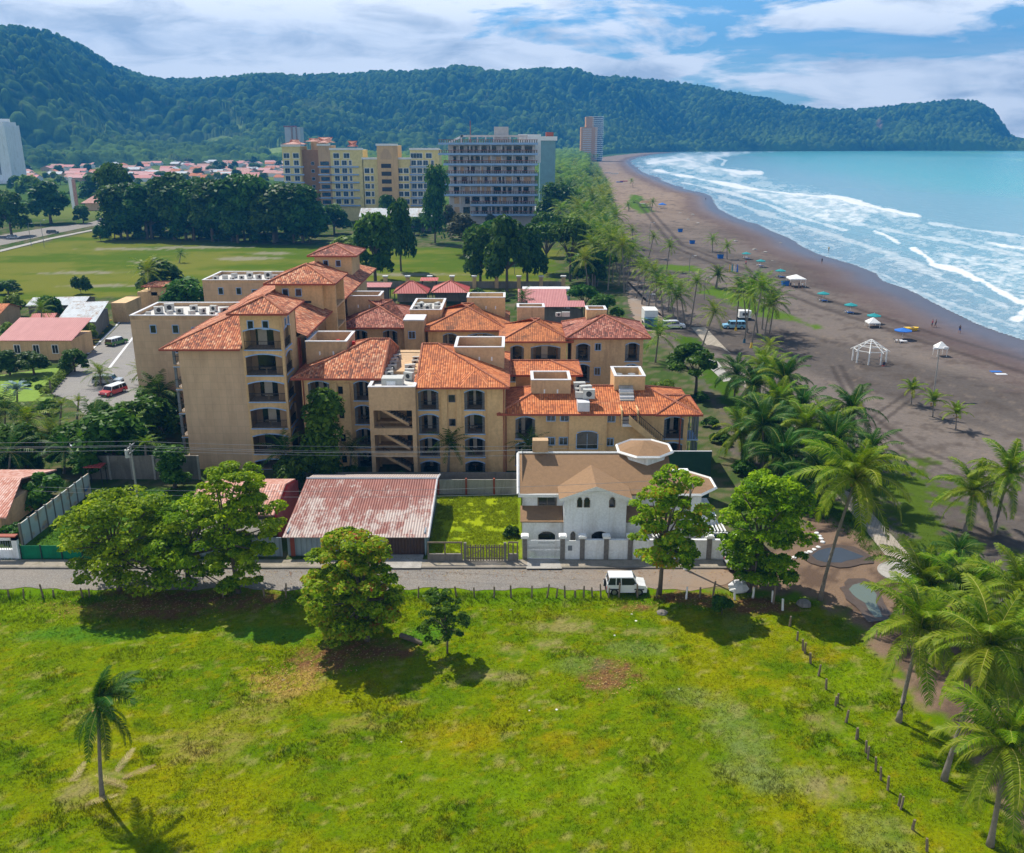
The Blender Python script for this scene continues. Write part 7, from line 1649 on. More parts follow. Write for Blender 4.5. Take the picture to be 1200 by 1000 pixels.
u1 = pole('pale concrete utility pole inside the empty lot with transformer', (161, 582), 6.2, arms=((5.9, 1.1), (5.2, .8)), trans=True)
u2 = pole('concrete pole with white painted foot by the white wall', (803, 668), 8.8, arms=((8.5, 1.0),), white=1.2)
def wire(label, p, q, sag=.6, r=.022, grp='overhead wires', mat='grey'):
    pts = [(p[0] + (q[0] - p[0]) * i / 14, p[1] + (q[1] - p[1]) * i / 14, p[2] + (q[2] - p[2]) * i / 14 - sag * 4 * (i / 14) * (1 - i / 14)) for i in range(15)]
    tag(MB().use(MT[mat]).tube(pts, r, 4).build('power_line'), label, 'power line', grp)
for k, (dy, z) in enumerate(((-1, 6.2), (0, 6.0), (1, 6.15), (.4, 5.3))):
    wire('thin overhead wire running in from the frame edge to the lot pole', (-110, u1[1] + dy, z + .6), (u1[0], u1[1] + dy, z), .5, grp='wires before the lot pole')
    wire('thin overhead wire crossing before the hotel fronts', (u1[0], u1[1] + dy, z), (2 + 4 * k, 92 + dy, z - .3), .5, grp='wires before the hotel fronts')
for k in range(2): wire('thin low wire above the street from the lot towards the white house', (-46, 80 + k, 5.6), (u2[0], u2[1] - 1 + k * 2, 8.6), .8, .016, 'street wires')
for a, b, lab in (((1094, 464), (1101, 409), 'tall light mast on the sand with floodlights'),):
    x, y = spot(*a); X2, h = at(b[0], b[1], y); R = empty('light_mast', (x, y, 0), lab, 'light mast'); MB().use(MT['conc']).tube([(x, y, 0), (X2, y, h)], [.12, .07], 7).build('shaft', R)
    Q = MB().use(MT['coping']).box(X2 - .3, X2 + .9, y - .15, y + .15, h, h + .12); Q.box(X2 + .6, X2 + 1.3, y - .2, y + .2, h - .05, h + .3).box(X2 - .9, X2 - .3, y - .2, y + .2, h - .05, h + .2).build('floodlight', R)
for a, tp, lab in (((761, 286), 261, 'thin lamp post beside the tall palm near the lot'), ((807, 330), 300, 'curved neck lamp post on the sand'), ((52, 290), 258, 'street lamp with twin arms along the curving road'), ((37, 289), 262, 'street lamp nearest the dull green tree by the road'), ((603, 322), 283, 'pale lamp post at the field corner'), ((757, 378), 345, 'dark post next to the white box truck'), ((825, 352), 325, 'thin pole on the grass verge of the sand')):
    x, y = spot(*a); h = at(a[0], tp, y)[1]; R = empty('street_lamp', (x, y, 0), lab, 'street lamp'); MB().use(MT['grey']).tube([(x, y, 0), (x, y, h * .93), (x + .3, y, h), (x + 1.2, y, h)], .08, 6).build('pole', R); MB().use(MT['coping']).box(x + 1.0, x + 1.7, y - .12, y + .12, h - .06, h + .08).build('lamp_head', R)
# ================================================================== vehicles
def paint(name, c):
    m, t, b = newmat(name); setp(t, b, c, .28, spec=.6); b.inputs['Coat Weight'].default_value = .5; return m
PT = dict(white=paint('white_car_paint', (.72, .73, .74)), green=paint('green_car_paint', (.04, .2, .02)), red=paint('red_car_paint', (.5, .02, .03)), silver=paint('silver_car_paint', (.38, .42, .46)), blue=paint('light_blue_paint', (.2, .45, .62)), dark=paint('dark_car_paint', (.03, .06, .09)))
MT['lampw'] = glassm('lamp_glass', (.6, .6, .55)); MT['lampr'] = plain('tail_lamp', (.4, .02, .02), .3)
def car(label, x, y, rz, col, L=4.3, Wd=1.75, H_=1.5, kind='suv', roof=None, group=None, name='parked_car', cat='car'):
    R = empty(name, (0, 0, 0), label, cat, group); b_ = MB().use(PT[col]); w2 = Wd / 2
    hood = .23 if kind != 'hatch' else .18; zb, zw = .32, H_ * .6
    def prof(pts, w_, taper=0): 
        n = len(pts); B_0 = len(b_.v)
        for s in (-1, 1): b_.v += [(px_, s * (w_ - taper * (pz - zw if pz > zw else 0)), pz) for px_, pz in pts]
        b_.f.append(tuple(B_0 + i for i in range(n))); b_.f.append(tuple(B_0 + n + i for i in reversed(range(n)))); b_.m += [b_.cur] * 2
        for i in range(n): j = (i + 1) % n; b_.f.append((B_0 + i, B_0 + n + i, B_0 + n + j, B_0 + j)); b_.m.append(b_.cur)
    f_, r_ = L / 2, -L / 2
    prof([(r_, zb), (f_, zb), (f_ + .02, zb + .25), (f_ - .08, zw - .1), (f_ - L * hood, zw), (r_ + .02, zw), (r_ - .02, zb + .3)], w2)
    bo = b_.build('body', R)
    b_ = MB().use(PT[roof or col]); tr_ = .12
    c0, c1 = r_ + .05, f_ - L * hood; t0, t1 = r_ + .22, c1 - .55 * (H_ - zw)
    G_ = MB().use(MT['glass']); 
    def frus(mb, x0, x1, y0_, z0, X0, X1, y1_, z1): mb.hexa([(x0, -y0_), (x1, -y0_), (x1, y0_), (x0, y0_)], z0, z1, [(X0, -y1_), (X1, -y1_), (X1, y1_), (X0, y1_)])
    frus(G_, c0 + .03, c1 - .03, w2 - .04, zw, t0 + .03, t1 - .03, w2 - .15, H_ - .06); G_.build('windows', R)['label'] = 'dark car windows'
    frus(b_, t0 - .05, t1 + .05, w2 - .12, H_ - .06, t0, t1, w2 - .17, H_)
    for s in (-1, 1):   # pillars
        for xa, xb in ((c0, t0), (c1, t1), ((c0 + c1) / 2 - .1, (t0 + t1) / 2 - .05), ((c0 * .72 + c1 * .28), (t0 * .72 + t1 * .28))):
            b_.tube([(xa, s * (w2 - .035), zw), (xb, s * (w2 - .14), H_ - .04)], .045, 4)
    b_.build('roof', R)
    for sx in (-1, 1):
        for sy in (-1, 1):
            wx = sx * L * .31; wy = sy * (w2 - .1); Tt = MB().use(MT['rubber'])
            Tt.tube([(wx, wy - .11, .34), (wx, wy + .11, .34)], .34, 14); to = Tt.build('wheel', R); MB().use(MT['chrome']).tube([(wx, wy + sy * .1, .34), (wx, wy + sy * .125, .34)], .2, 10).build('rim', to)
    for s in (-1, 1):
        MB().use(MT['lampw']).box(f_ - .06, f_ + .05, s * w2 * .75 - .13, s * w2 * .75 + .13, zb + .25, zb + .42).build('headlight', R); MB().use(MT['lampr']).box(r_ - .04, r_ + .03, s * w2 * .85 - .08, s * w2 * .85 + .08, zb + .25, zb + .5).build('tail_light', R)
    MB().use(MT['dark']).box(f_ - .02, f_ + .07, -w2 + .05, w2 - .05, zb - .05, zb + .16).build('bumper', R); MB().use(MT['dark']).box(r_ - .07, r_ + .02, -w2 + .05, w2 - .05, zb - .05, zb + .16).build('bumper', R)
    for s in (-1, 1): MB().use(PT[col]).box(c1 - .3, c1 - .12, s * (w2 + .08) - .08, s * (w2 + .08) + .08, zw, zw + .14).build('mirror', R)
    if kind == 'jeep':
        Q = MB().use(MT['rubber']).tube([(r_ - .03, .1, .85), (r_ - .22, .1, .85)], .33, 14); so_ = Q.build('spare_wheel', R); MB().use(PT[col]).tube([(r_ - .2, .1, .85), (r_ - .24, .1, .85)], .22, 12).build('cover', so_)
        Q = MB().use(MT['dark']); 
        for sx in (-1, 1):
            for s in (-1, 1): Q.box(sx * L * .31 - .42, sx * L * .31 + .42, s * w2 - .02 if s > 0 else -w2 - .06, w2 + .06 if s > 0 else -w2 + .02, .6, .7)
        Q.build('wheel_arch', R)
    R.location = (x, y, 0); R.rotation_euler = (0, 0, rz); return R
x, y = spot(735, 696); car('white two door jeep with spare wheel parked beside the street posts', x - .1, y + .4, 0, 'white', 3.45, 1.6, 1.72, 'jeep')
x, y = spot(876, 665); car('white car almost hidden under the round almond tree', x, y, .1, 'white', 4.0)
x, y = spot(137, 404); car('green taxi like car with white roof going down the hotel drive', x, y, radians(70), 'green', 4.2, roof='white', name='car')
x, y = spot(133, 462); car('red car with pale windscreen by the driveway island', x, y, radians(250), 'red', 4.3, roof='white')
x, y = spot(127, 450); car('silver car behind the palm of the driveway island', x, y, .05, 'silver', 4.4)
x, y = spot(62, 274); car('dark car driving along the curving road by the field', x, y, .35, 'dark', 4.6, name='car'); x, y = spot(16, 280); car('pale car under the dull green roadside tree', x, y, .1, 'silver')
for i, px in enumerate((120, 130, 139, 147)):
    x, y = spot(px, 260 - i * .8); car('light car in the row before the peach roofed shop', x, y, .15, ('silver', 'white', 'blue', 'white')[i], group='cars parked before the shop')
for i, (px, py, c) in enumerate(((98, 530, 'white'), (108, 524, 'white'), (140, 528, 'silver'), (147, 518, 'white'))):
    x, y = spot(px, py); car('light car half hidden by the garden palms', x, y, radians(60), c, group='cars under the garden palms')
x, y = spot(789, 385); car('white estate car parked under the slender palms', x, y, .0, 'white', 4.7, H_=1.7); x, y = spot(860, 385); car('light blue estate car parked beside the painted palms', x, y, pi, 'blue', 4.7, H_=1.6)
TRK_ = empty('box_truck', spot(762, 384) + (0,), 'white box truck with blue lower body behind the slender palms', 'truck'); x, y = spot(762, 384)
MB().use(MT['whitetrim']).box(x - 1.3, x + 1.5, y, y + 4.5, 1.0, 3.6).build('cargo_box', TRK_); MB().use(MT['shopglass']).box(x - 1.35, x + 1.2, y - 1.7, y - .02, .5, 2.2).build('cab', TRK_)
for sx in (-1.1, 1.2):
    for sy in (-1, 3.5): MB().use(MT['rubber']).tube([(x + sx - .12, y + sy, .45), (x + sx + .12, y + sy, .45)], .45, 12).build('wheel', TRK_)
x, y = spot(873, 376); KT = empty('trailer', (x, y, 0), 'small white trailer parked behind the light blue car', 'trailer'); MB().use(MT['whitetrim']).box(x - 1.3, x + 1.3, y, y + 2, .6, 2.1).build('body', KT); MB().use(MT['dark']).box(x - .6, x + .7, y - .04, y - .005, 1.1, 1.7).build('hatch', KT); MB().use(MT['rubber']).tube([(x - 1.5, y + 1, .35), (x + 1.5, y + 1, .35)], .35, 10).build('wheel', KT)
# ================================================================== beach furniture
MT['teal'] = plain('teal_canvas', (.01, .24, .26), .8, .12); MT['canvasblue'] = plain('blue_canvas', (.02, .14, .5), .8, .12)
def parasol(label, px, py, col, r=1.5, grp=None):
    x, y = spot(px, py + 6); R = empty('beach_parasol', (x, y, 0), label, 'parasol', grp); Q = MB().use(MT[col]); n = 8; ring = [(x + r * cos(2 * pi * k / n), y + r * sin(2 * pi * k / n), 1.85) for k in range(n)]; low = [(a, b, c - .14) for a, b, c in ring]
    for k in range(n): Q.poly([ring[k], ring[(k + 1) % n], (x, y, 2.35)]); Q.poly([low[k], low[(k + 1) % n], ring[(k + 1) % n], ring[k]])
    Q.build('canopy', R); MB().use(MT['whitetrim']).tube([(x, y, 0), (x, y, 2.45)], .03, 6).build('pole', R)
def lounger(label, px, py, col, grp=None, rz=.1):
    x, y = spot(px, py); R = empty('sun_lounger', (x, y, 0), label, 'sun lounger', grp); Q = MB().use(MT[col]); Q.rbox(x, y, rz, 1.5, .65, .34, .42); Q.build('seat', R)
    c, s = cos(rz), sin(rz); Q = MB().use(MT[col]); Q.poly([(x - .75 * c + .32 * s, y - .75 * s - .32 * c, .42), (x - .75 * c - .32 * s, y - .75 * s + .32 * c, .42), (x - 1.2 * c - .32 * s, y - 1.2 * s + .32 * c, .85), (x - 1.2 * c + .32 * s, y - 1.2 * s - .32 * c, .85)]); Q.poly([(x - .75 * c + .32 * s, y - .75 * s - .32 * c, .36), (x - .75 * c - .32 * s, y - .75 * s + .32 * c, .36), (x - 1.2 * c - .32 * s, y - 1.2 * s + .32 * c, .79), (x - 1.2 * c + .32 * s, y - 1.2 * s - .32 * c, .79)]); Q.build('backrest', R)
    for a in (-.65, .65):
        for b in (-.28, .28): MB().use(MT['whitetrim']).box(x + a * c - b * s - .03, x + a * c - b * s + .03, y + a * s + b * c - .03, y + a * s + b * c + .03, 0, .34).build('leg', R)
names = ['farthest along the beach', 'second along the beach', 'just beyond the white tent', 'first after the white tent', 'between the tent and the white table', 'above the white table']
for (px, py, lx, ly), nm in zip([(874, 298, 876, 303), (891, 307, 892, 312), (914, 319, 916, 325), (964, 347, 966, 353), (996, 361, 996, 367)], names):
    parasol('teal parasol ' + nm, px, py, 'teal'); lounger('blue lounger under the teal parasol ' + nm, lx, ly + 1, 'canvasblue'); x, y = spot(lx, ly + 1)
    lounger('white lounger beside the blue one, teal parasol ' + nm, lx - 3, ly, 'coping')
parasol('teal parasol above the white table on the sand', 1023, 374, 'teal'); parasol('blue parasol beyond the frame pavilion', 1057, 392, 'canvasblue', 1.7)
for k in range(2): lounger('white lounger under the blue parasol', 1053 + k * 5, 401 + k, 'coping', 'white loungers under the blue parasol')
def gazebo(label, px, py, w_, h, col):
    x, y = spot(px, py); R = empty('tent', (x, y, 0), label, 'tent'); Q = MB().use(MT[col]); a = w_ / 2
    Q.hexa([(x - a, y - a), (x + a, y - a), (x + a, y + a), (x - a, y + a)], h, h + .9, [(x - .1, y - .1), (x + .1, y - .1), (x + .1, y + .1), (x - .1, y + .1)]); Q.box(x - a, x + a, y - a, y + a, h - .25, h - .003); Q.build('canopy', R)
    for sx in (-1, 1):
        for sy in (-1, 1): MB().use(MT['whitetrim']).tube([(x + sx * (a - .1), y + sy * (a - .1), 0), (x + sx * (a - .1), y + sy * (a - .1), h)], .05, 5).build('leg', R)
gazebo('white peaked tent with people beneath it on the sand', 932, 336, 4.2, 2.3, 'whitetrim'); gazebo('blue and white tent near the thatched stall', 776, 244, 4, 2.0, 'canvasblue'); gazebo('white shade over a table before the light mast', 1101, 417, 1.9, 1.7, 'whitetrim'); gazebo('low white shade table among the parasols', 1022, 384, 2.4, 1.2, 'whitetrim')
x, y = spot(756, 243); ST_ = empty('stall', (x, y, 0), 'thatched stall with a white awning far up the sand', 'stall'); R = MB().use(MT['thatch']).hexa([(x - 3.2, y - 2), (x + 3.2, y - 2), (x + 3.2, y + 2.5), (x - 3.2, y + 2.5)], 2.4, 3.6, [(x - 2, y), (x + 2, y), (x + 2, y + .5), (x - 2, y + .5)]); R.build('roof', ST_); MB().use(MT['coping']).box(x - 3.4, x - .4, y - 3.4, y - 2.02, 2.3, 2.4).build('awning', ST_)
for sx in (-2.8, 2.8):
    for sy in (-1.7, 2.2): MB().use(MT['wood']).tube([(x + sx, y + sy, 0), (x + sx, y + sy, 2.4)], .1, 5).build('post', ST_)
for px, py, lab in ((797, 272, 'blue bin alone on the upper sand'), (811, 286, 'blue bin at the start of the thin grass strip'), (844, 303, 'blue bin below the pair of short palms'), (920, 335, 'blue box stored against the white tent'), (716, 234, 'blue bin by the coconut grove')):
    x, y = spot(px, py); R0 = empty('bin', (x, y, 0), lab, 'bin'); MB().use(MT['canvasblue']).hexa([(x - .8, y - .6), (x + .8, y - .6), (x + .8, y + .6), (x - .8, y + .6)], 0, 1.3, [(x - .95, y - .7), (x + .95, y - .7), (x + .95, y + .7), (x - .95, y + .7)]).build('body', R0); MB().use(MT['dark']).box(x - .98, x + .98, y - .73, y + .73, 1.303, 1.4).build('lid', R0)
for i in range(4):
    x, y = spot(855 + i * 3, 319); tag(MB().use(MT[['yellow', 'teal', 'coping', 'canvasblue'][i]]).hexa([(x - .25, y), (x + .25, y), (x + .25, y + .12), (x - .25, y + .12)], 0, 2.2, [(x - .08, y + .3), (x + .08, y + .3), (x + .08, y + .4), (x - .08, y + .4)]).build('surfboard'), ['yellow', 'teal', 'white', 'blue'][i] + ' surfboard standing in the rental rack', 'surfboard', 'rental surfboards')
def boat(label, px, py, L, col, rz=0):
    x, y = spot(px, py); c, s = cos(rz), sin(rz); tr = lambda pts: [(x + a * c - b * s, y + a * s + b * c) for a, b in pts]
    R0 = empty('boat', (x, y, 0), label, 'boat'); MB().use(MT[col]).hexa(tr([(-L * .42, -.35), (L * .3, -.35), (L * .45, 0), (L * .3, .35), (-L * .42, .35)]), 0.02, .75, tr([(-L * .5, -.75), (L * .3, -.75), (L * .55, 0), (L * .3, .75), (-L * .5, .75)])).build('hull', R0); MB().use(MT['wood']).box(x - .3, x + .3, y - .5, y + .5, .752, .85).build('thwart', R0)
boat('white boat drawn up far along the beach', 720, 204, 9, 'whitetrim'); boat('second white boat just before the first one', 712, 203, 8, 'coping', .2); boat('red boat on the far sand', 731, 213, 7, 'red', .1); boat('blue boat beside the red one', 726, 214, 6, 'canvasblue'); boat('little yellow kayak near the blue parasol', 1068, 388, 3, 'yellow', .2)
# frame pavilion
x, y = spot(1018, 424); PG = empty('pavilion', (x, y, 0), 'bare white frame pavilion with conical rafters on the sand', 'pavilion'); n = 8; r = 2.75
for k in range(n):
    a = 2 * pi * (k + .5) / n; px_, py_ = x + r * cos(a), y + r * sin(a); MB().use(MT['whitetrim']).tube([(px_, py_, 0), (px_, py_, 2.2)], .13, 6).build('post', PG); MB().use(MT['whitetrim']).tube([(x + (r + .5) * cos(a), y + (r + .5) * sin(a), 2.1), (x + .15 * cos(a), y + .15 * sin(a), 4.0)], .07, 5).build('rafter', PG)
for rr_, z in ((r, 2.25), (r * .66, 2.9), (r * .34, 3.45)):
    MB().use(MT['whitetrim']).tube([(x + rr_ * cos(2 * pi * (k + .5) / n), y + rr_ * sin(2 * pi * (k + .5) / n), z) for k in range(n + 1)], .07, 5, False).build('ring_beam', PG)
# ------------------------------------------------------------------ people
def person_mesh(pose, top, bottom, seed=0):
    J = dict(pel=(0, 0, .95), ch=(0, 0, 1.32), nk=(0, 0, 1.48), hd=(0, .02, 1.62), ht=(0, 0, 1.74))
    if pose == 'walk': legs = (((.1, .0, .9), (.11, .18, .5), (.11, .12, .06), (.11, .28, .04)), ((-.1, 0, .9), (-.11, -.02, .48), (-.11, -.3, .1), (-.11, -.18, .04))); arms = (((.2, 0, 1.42), (.26, -.12, 1.15), (.25, -.02, .9)), ((-.2, 0, 1.42), (-.26, .12, 1.15), (-.25, .25, .95)))
    elif pose == 'sit': J = dict(pel=(0, 0, .16), ch=(0, -.06, .52), nk=(0, -.05, .68), hd=(0, -.02, .82), ht=(0, 0, .93)); legs = (((.1, 0, .16), (.14, .38, .4), (.14, .62, .06), (.14, .78, .04)), ((-.1, 0, .16), (-.14, .38, .38), (-.14, .66, .06), (-.14, .82, .04))); arms = (((.2, -.06, .62), (.26, .08, .4), (.2, .3, .4)), ((-.2, -.06, .62), (-.26, .08, .4), (-.2, .3, .4)))
    else: legs = (((.1, 0, .9), (.11, .02, .48), (.11, 0, .07), (.11, .15, .04)), ((-.1, 0, .9), (-.12, .02, .48), (-.12, 0, .07), (-.12, .15, .04))); arms = (((.2, 0, 1.42), (.27, .02, 1.15), (.26, .1, .9)), ((-.2, 0, 1.42), (-.27, .02, 1.15), (-.26, .1, .9)))
    V_ = [J[k] for k in ('pel', 'ch', 'nk', 'hd', 'ht')]; R_ = [.15, .17, .06, .1, .07]; E_ = [(0, 1), (1, 2), (2, 3), (3, 4)]
    for lg in legs:
        p = 0
        for q, rr_ in zip(lg, (.1, .07, .045, .035)): V_.append(q); R_.append(rr_); E_.append((p, len(V_) - 1)); p = len(V_) - 1
    for am in arms:
        p = 1
        for q, rr_ in zip(am, (.06, .045, .035)): V_.append(q); R_.append(rr_); E_.append((p, len(V_) - 1)); p = len(V_) - 1
    me = bpy.data.meshes.new('person'); me.from_pydata(V_, E_, []); o = bpy.data.objects.new('person', me); C.objects.link(o)
    sk = o.modifiers.new('s', 'SKIN'); 
    for v_, rr_ in zip(me.skin_vertices[0].data, R_): v_.radius = (rr_, rr_)
    me.skin_vertices[0].data[0].use_root = True
    o.modifiers.new('d', 'SUBSURF').levels = 1; o.modifiers['d'].render_levels = 1
    dg = bpy.context.evaluated_depsgraph_get(); dg.update(); m2 = bpy.data.meshes.new_from_object(o.evaluated_get(dg)); bpy.data.objects.remove(o)
    for mm in (MT['skin'], MT[bottom], MT[top], MT['hair']): m2.materials.append(mm)
    zs = J['pel'][2]; 
    for p in m2.polygons:
        z = p.center.z; xx = abs(p.center.x)
        p.material_index = 3 if z > J['hd'][2] + .03 or (z > J['nk'][2] + .06 and p.center.y < -.03) else 2 if (zs + .06 < z < J['nk'][2] - .02 and xx < .24) else 1 if (zs - .35 < z <= zs + .06 and xx < .19) else 0
        p.use_smooth = True
    return m2
MT['skin'] = plain('skin', (.36, .2, .13), .6, .08, 3, 0); MT['hair'] = plain('dark_hair', (.03, .02, .015), .8, .1, 3, 0); MT['pinkc'] = plain('pink_cloth', (.5, .06, .14), .8, .1, 3, 0); MT['darkc'] = plain('dark_cloth', (.03, .035, .06), .8, .1, 3, 0)
MESHP = {}
def person(label, px, py, pose, top, bottom, rz, s=1.0, grp=None):
    k = (pose, top, bottom)
    if k not in MESHP: MESHP[k] = person_mesh(*k)
    x, y = spot(px, py); o = bpy.data.objects.new('person', MESHP[k]); C.objects.link(o); o.location = (x, y, .03); o.rotation_euler = (0, 0, rz); o.scale = (s, s, s); tag(o, label, 'person', grp)
person('person in dark clothes walking near the water', 1096, 384, 'walk', 'darkc', 'darkc', 1.2); person('person in pink top beside the dark clothed walker', 1092, 384, 'walk', 'pinkc', 'darkc', 1.0); person('person in blue shorts walking close to the waves', 1124, 391, 'walk', 'darkc', 'canvasblue', -1)
person('person standing at the waterline beyond the teal parasols', 963, 309, 'stand', 'darkc', 'darkc', .4); person('person wading in the shallow surf', 971, 295, 'stand', 'yellow', 'darkc', 2); person('distant person standing on the wet sand', 827, 235, 'stand', 'darkc', 'darkc', 0); person('distant person wading with a board in the foam', 874, 238, 'stand', 'yellow', 'darkc', 1)
person('person sitting on the sand against the frame pavilion', 1036, 429, 'sit', 'darkc', 'red', 2.5); person('person in pink standing by a pavilion post', 1031, 425, 'stand', 'pinkc', 'darkc', 1)
for i, px in enumerate((926, 930, 936, 940)): person('person standing in the shade of the white tent', px, 338 + (i % 2), 'stand', ['darkc', 'whitetrim'][i % 2], 'darkc', i, 1, 'people under the white tent')
person('person walking near the rental surfboards', 874, 312, 'walk', 'pinkc', 'darkc', 2)
for px, py, c in ((1167, 436, 'canvasblue'), (1173, 439, 'coping')):
    x, y = spot(px, py); tag(MB().use(MT[c]).hexa([(x - .9, y - .45), (x + .9, y - .4), (x + .95, y + .4), (x - .85, y + .5)], .02, .1).build('beach_towel'), ('blue' if c == 'canvasblue' else 'white') + ' towel spread on the sand near the waves', 'towel')
# ================================================================== loose things on the ground
def rock(name, label, px, py, r, mat, cat, grp=None, sq=.6, seed=0):
    x, y = spot(px, py); rs_ = random.Random(seed + px); Q = MB().use(MT[mat]); n = 9; rings = [(.5, 0), (.95, .15), (1, .5), (.7, .85), (.15, 1)]; base = []
    for f_, z in rings: b = len(Q.v); base.append(b); Q.v += [(x + r * f_ * cos(2 * pi * k / n) * rs_.uniform(.8, 1.15), y + r * f_ * sin(2 * pi * k / n) * rs_.uniform(.8, 1.15), r * sq * 1.4 * z * rs_.uniform(.85, 1.1)) for k in range(n)]
    for a, b in zip(base, base[1:]):
        for k in range(n): Q.f.append((a + k, a + (k + 1) % n, b + (k + 1) % n, b + k)); Q.m.append(Q.cur)
    Q.f.append(tuple(base[-1] + k for k in range(n))); Q.m.append(Q.cur)
    return tag(Q.build(name), label, cat, grp)
for i, (px, py) in enumerate([(907, 662), (916, 659), (925, 656), (931, 654), (936, 652.5), (944, 649), (949, 647.5), (954, 645), (959, 642), (964, 636), (962, 632), (960, 629), (957, 625.5)]):
    rock('stone', 'whitewashed stone in the curved border beside the puddle', px, py, .25, 'whitetrim', 'stone', 'whitewashed border stones', .5)
rock('rubbish_bag', 'pale bulging rubbish bag at the foot of the round almond tree', 866, 692, .9, 'coping', 'bag', sq=.75); rock('rock', 'dark rock lying among grass by the posts', 942, 710, .7, 'stone', 'rock', sq=.5)
rock('stone', 'dark lump with white mark near the low bush', 776, 720, .45, 'concdark', 'stone')
rs = random.Random(31)
for px, py in [(687, 762), (691, 753), (675, 758), (598, 715), (560, 850), (495, 852), (430, 855), (1113, 975), (955, 820), (980, 846), (986, 849), (652, 832), (620, 833), (780, 900), (795, 808), (78, 778), (86, 779), (70, 795), (195, 830), (265, 884), (745, 728), (735, 733), (740, 720), (720, 745), (900, 745), (390, 835), (470, 870), (1000, 905), (90, 990), (70, 982), (100, 985), (332, 797), (208, 755), (193, 760), (24, 757), (540, 720), (700, 775)]:
    rock('litter_scrap', 'small pale scrap lying in the meadow', px + .3, py, rs.uniform(.05, .11), rs.choice(['coping', 'whitetrim', 'conc']), 'litter', 'pale scraps in the meadow', .4)
DRY = [frondmesh('fallen_frond', leafmat('dry_frond', [(.2, .13, .06), (.36, .25, .12), (.5, .4, .22)], .1), ((4.4, .1, .3, 40, 900 + q), dict(hang=.1, w_=.05))) for q in range(2)]
x, y = spot(486, 755); LGo = MB().use(MT['bark']); LGo.tube([(x - 1.2, y + .9, .25), (x - .3, y + .3, .28), (x + .6, y - .2, .2)], [.22, .2, .12], 8); tag(LGo.build('log'), 'fallen grey log at the edge of the tree shade', 'log')
for i, (px, py, rz, e) in enumerate(((78, 930, 1.45, 0), (95, 945, .1, 1), (140, 915, .3, 2), (150, 925, 2.9, 3), (132, 912, 1.3, 4))):
    x, y = spot(px, py); me = DRY[i % 2]; o = bpy.data.objects.new('fallen_frond', me); C.objects.link(o); o.location = (x, y, .1); o.rotation_euler = (.0, -.0 - .25, rz); o.scale = (.5, .45, .08); tag(o, 'dried fallen frond under the lone short palm', 'palm frond', 'fallen fronds by the lone palm')
for i, (px, py, r) in enumerate([(915, 285, .5), (884, 293, .8), (897, 296, .7), (812, 252, .9), (797, 250, .7), (806, 258, .9), (818, 262, .8), (862, 283, .8), (905, 306, .4), (955, 300, .3)]):
    rock('driftwood_stump', 'pale driftwood lump on the upper beach', px, py, r, 'conc', 'driftwood', 'driftwood on the upper beach', .4)
# ================================================================== grass and fallen leaves
def blades(name, xy, h, wd, col, nb, rs_, zf, lean=.5, mat='blades'):
    n = len(xy); xy = np.repeat(xy, nb, 0); h = np.repeat(h, nb) * rs_.uniform(.6, 1.2, n * nb); col = np.repeat(col, nb, 0) * rs_.uniform(.7, 1.3, (n * nb, 1)); a = rs_.uniform(0, 2 * pi, n * nb); N = n * nb
    bx = xy[:, 0] + rs_.normal(size=N) * .07; by = xy[:, 1] + rs_.normal(size=N) * .07; z = zf(bx, by) - .01; ux, uy = np.cos(a) * wd, np.sin(a) * wd; lx, ly = rs_.normal(size=N) * h * lean, rs_.normal(size=N) * h * lean
    co = np.stack([np.stack([bx - ux, by - uy, z], 1), np.stack([bx + ux, by + uy, z], 1), np.stack([bx + lx, by + ly, z + h], 1)], 1).reshape(-1, 3)
    m, t, b = newmat(mat); t.n.clear(); c = t.attr('col'); d = t.new('ShaderNodeBsdfDiffuse'); t.put(d.inputs[0], c); tr_ = t.new('ShaderNodeBsdfTranslucent'); t.put(tr_.inputs[0], t.mix(1, c, (1, .95, .5), 'MULTIPLY')); mx = t.new('ShaderNodeMixShader'); mx.inputs[0].default_value = .35; t.l.new(d.outputs[0], mx.inputs[1]); t.l.new(tr_.outputs[0], mx.inputs[2]); o_ = t.new('ShaderNodeOutputMaterial'); t.l.new(mx.outputs[0], o_.inputs[0])
    return rawmesh(name, co, np.arange(len(co)).reshape(-1, 3), m, {'col': np.repeat(col, 3, 0)})
rs_ = np.random.RandomState(77)
N = 105000; yy = 37.5 + 33.1 * rs_.rand(N) ** 1.0; xx = (rs_.rand(N) * 2 - 1) * (yy * .62 + 9)
dens = fbm(xx * .5, yy * .6, 201, 4); lum = fbm(xx * .25, yy * .3, 12, 4)
keep = (dens + rs_.rand(N) * .5 > .55) & (sdist(xx, yy, FIELD) < -.2)
for bx, by, rx, ry, k in BLOBS:
    if k in ('litter', 'bare'): keep &= ~((((xx - bx) / rx) ** 2 + ((yy - by) / ry) ** 2 < .7) & (rs_.rand(N) < .75))
xx, yy = xx[keep], yy[keep]; dens = dens[keep]
verge = sstep(66.5, 69.5, yy); tall = sstep(.6, .68, fbm(xx * .3, yy * .35, 301, 3)); rightg = sstep(0, 3, xx - (27 - (yy - 60) * .28))
h = .05 + .07 * dens + .2 * verge + .1 * tall + .12 * rightg
col = ground_col(xx, yy); col = col * (1.0 + .25 * rs_.normal(size=(len(xx), 1))).clip(.55, 1.6); col *= 1.12
g1_ = blades('grass', np.stack([xx, yy], 1), h, .022, col.clip(0, 1), 4, rs_, field_z, .55)
tag(g1_, 'patchy bright green and yellowish grass covering the meadow', 'grass', kind='stuff')
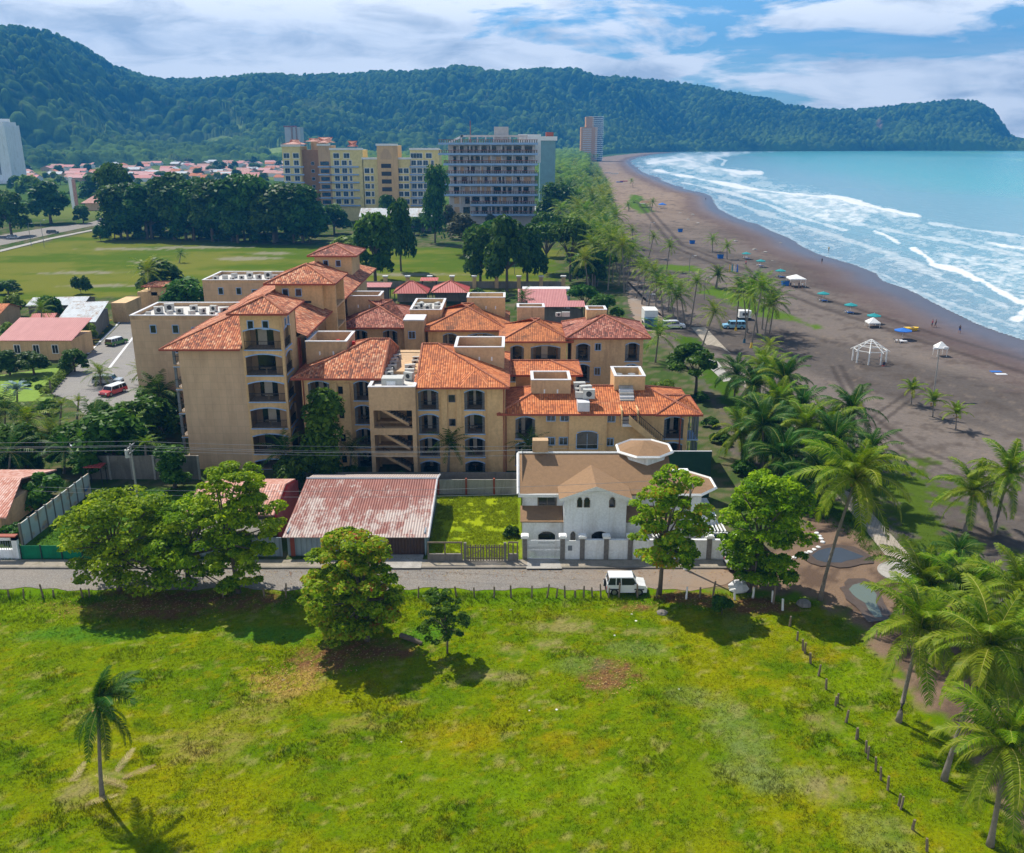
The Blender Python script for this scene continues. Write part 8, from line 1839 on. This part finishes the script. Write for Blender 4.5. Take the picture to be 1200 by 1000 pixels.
# weeds in the lots, along the kerb and beside the walkway
P2 = []; 
def scat(n, poly, hmin, hmax, cc):
    xs = [p[0] for p in poly]; ys = [p[1] for p in poly]; x = rs_.uniform(min(xs), max(xs), n); y = rs_.uniform(min(ys), max(ys), n); k = inpoly(x, y, poly) & (fbm(x * .9, y * .9, 88, 3) > .36); x, y = x[k], y[k]; P2.append((x, y, rs_.uniform(hmin, hmax, len(x)), np.tile(np.array(cc), (len(x), 1)) * rs_.uniform(.6, 1.4, (len(x), 1))))
scat(12000, [(-7.9, 76.6), (.6, 76.6), (.6, 92), (-7.9, 92)], .08, .24, (.32, .4, .012)); scat(5000, GRASS_R, .08, .25, (.1, .17, .025)); scat(1500, [(-60, 76.2), (1, 76.2), (1, 76.5), (-60, 76.5)], .1, .3, (.08, .15, .02))
scat(3500, [(-47, 77), (-33, 77), (-33, 94), (-47, 94)], .1, .3, (.07, .15, .02))
px_ = W([(930, 590), (1000, 600), (1040, 655), (1030, 660), (985, 625), (940, 600)]); scat(1500, px_, .1, .3, (.09, .17, .02))
X_ = np.concatenate([p[0] for p in P2]); Y_ = np.concatenate([p[1] for p in P2]); H2 = np.concatenate([p[2] for p in P2]); C2 = np.concatenate([p[3] for p in P2])
g2_ = blades('weeds', np.stack([X_, Y_], 1), H2, .03, C2.clip(0, 1), 4, rs_, lambda x, y: x * 0, .45, 'weed_blades'); tag(g2_, 'rough weeds growing in the vacant lots and verges', 'weeds', kind='stuff')
# fallen leaves
LX, LY = [], []
for bx, by, rx, ry, k in BLOBS:
    if k in ('litter', 'fleck') : n = int(60 * rx * ry * (1 if k == 'litter' else .8)) + 20; LX.append(bx + rs_.normal(size=n) * rx * .55); LY.append(by + rs_.normal(size=n) * ry * .6)
n = 700; LX.append(rs_.uniform(-40, 24, n)); LY.append(74.3 - np.abs(rs_.normal(size=n)) * .9)
LX, LY = np.concatenate(LX), np.concatenate(LY); n = len(LX); a = rs_.uniform(0, 2 * pi, n); s = rs_.uniform(.04, .09, n); zz = np.where(LY < 70.4, field_z(LX, LY) + .05, .06)
q = np.stack([np.stack([LX + s * np.cos(a + k * pi / 2) * (1 if k % 2 else .6), LY + s * np.sin(a + k * pi / 2) * (1 if k % 2 else .6), zz + rs_.uniform(0, .04, n)], 1) for k in range(4)], 1).reshape(-1, 3)
pal = np.array([(.3, .14, .05), (.22, .1, .04), (.36, .22, .07), (.38, .28, .12), (.15, .08, .04)]); cc = np.repeat(pal[rs_.randint(0, 5, n)], 4, 0)
fl = rawmesh('fallen_leaves', q, np.arange(len(q)).reshape(-1, 4), vcol('dry_leaves', speck=.1, bump=(.001, 3)), {'col': cc}); tag(fl, 'brown fallen leaves under the street trees', 'leaves', kind='stuff')
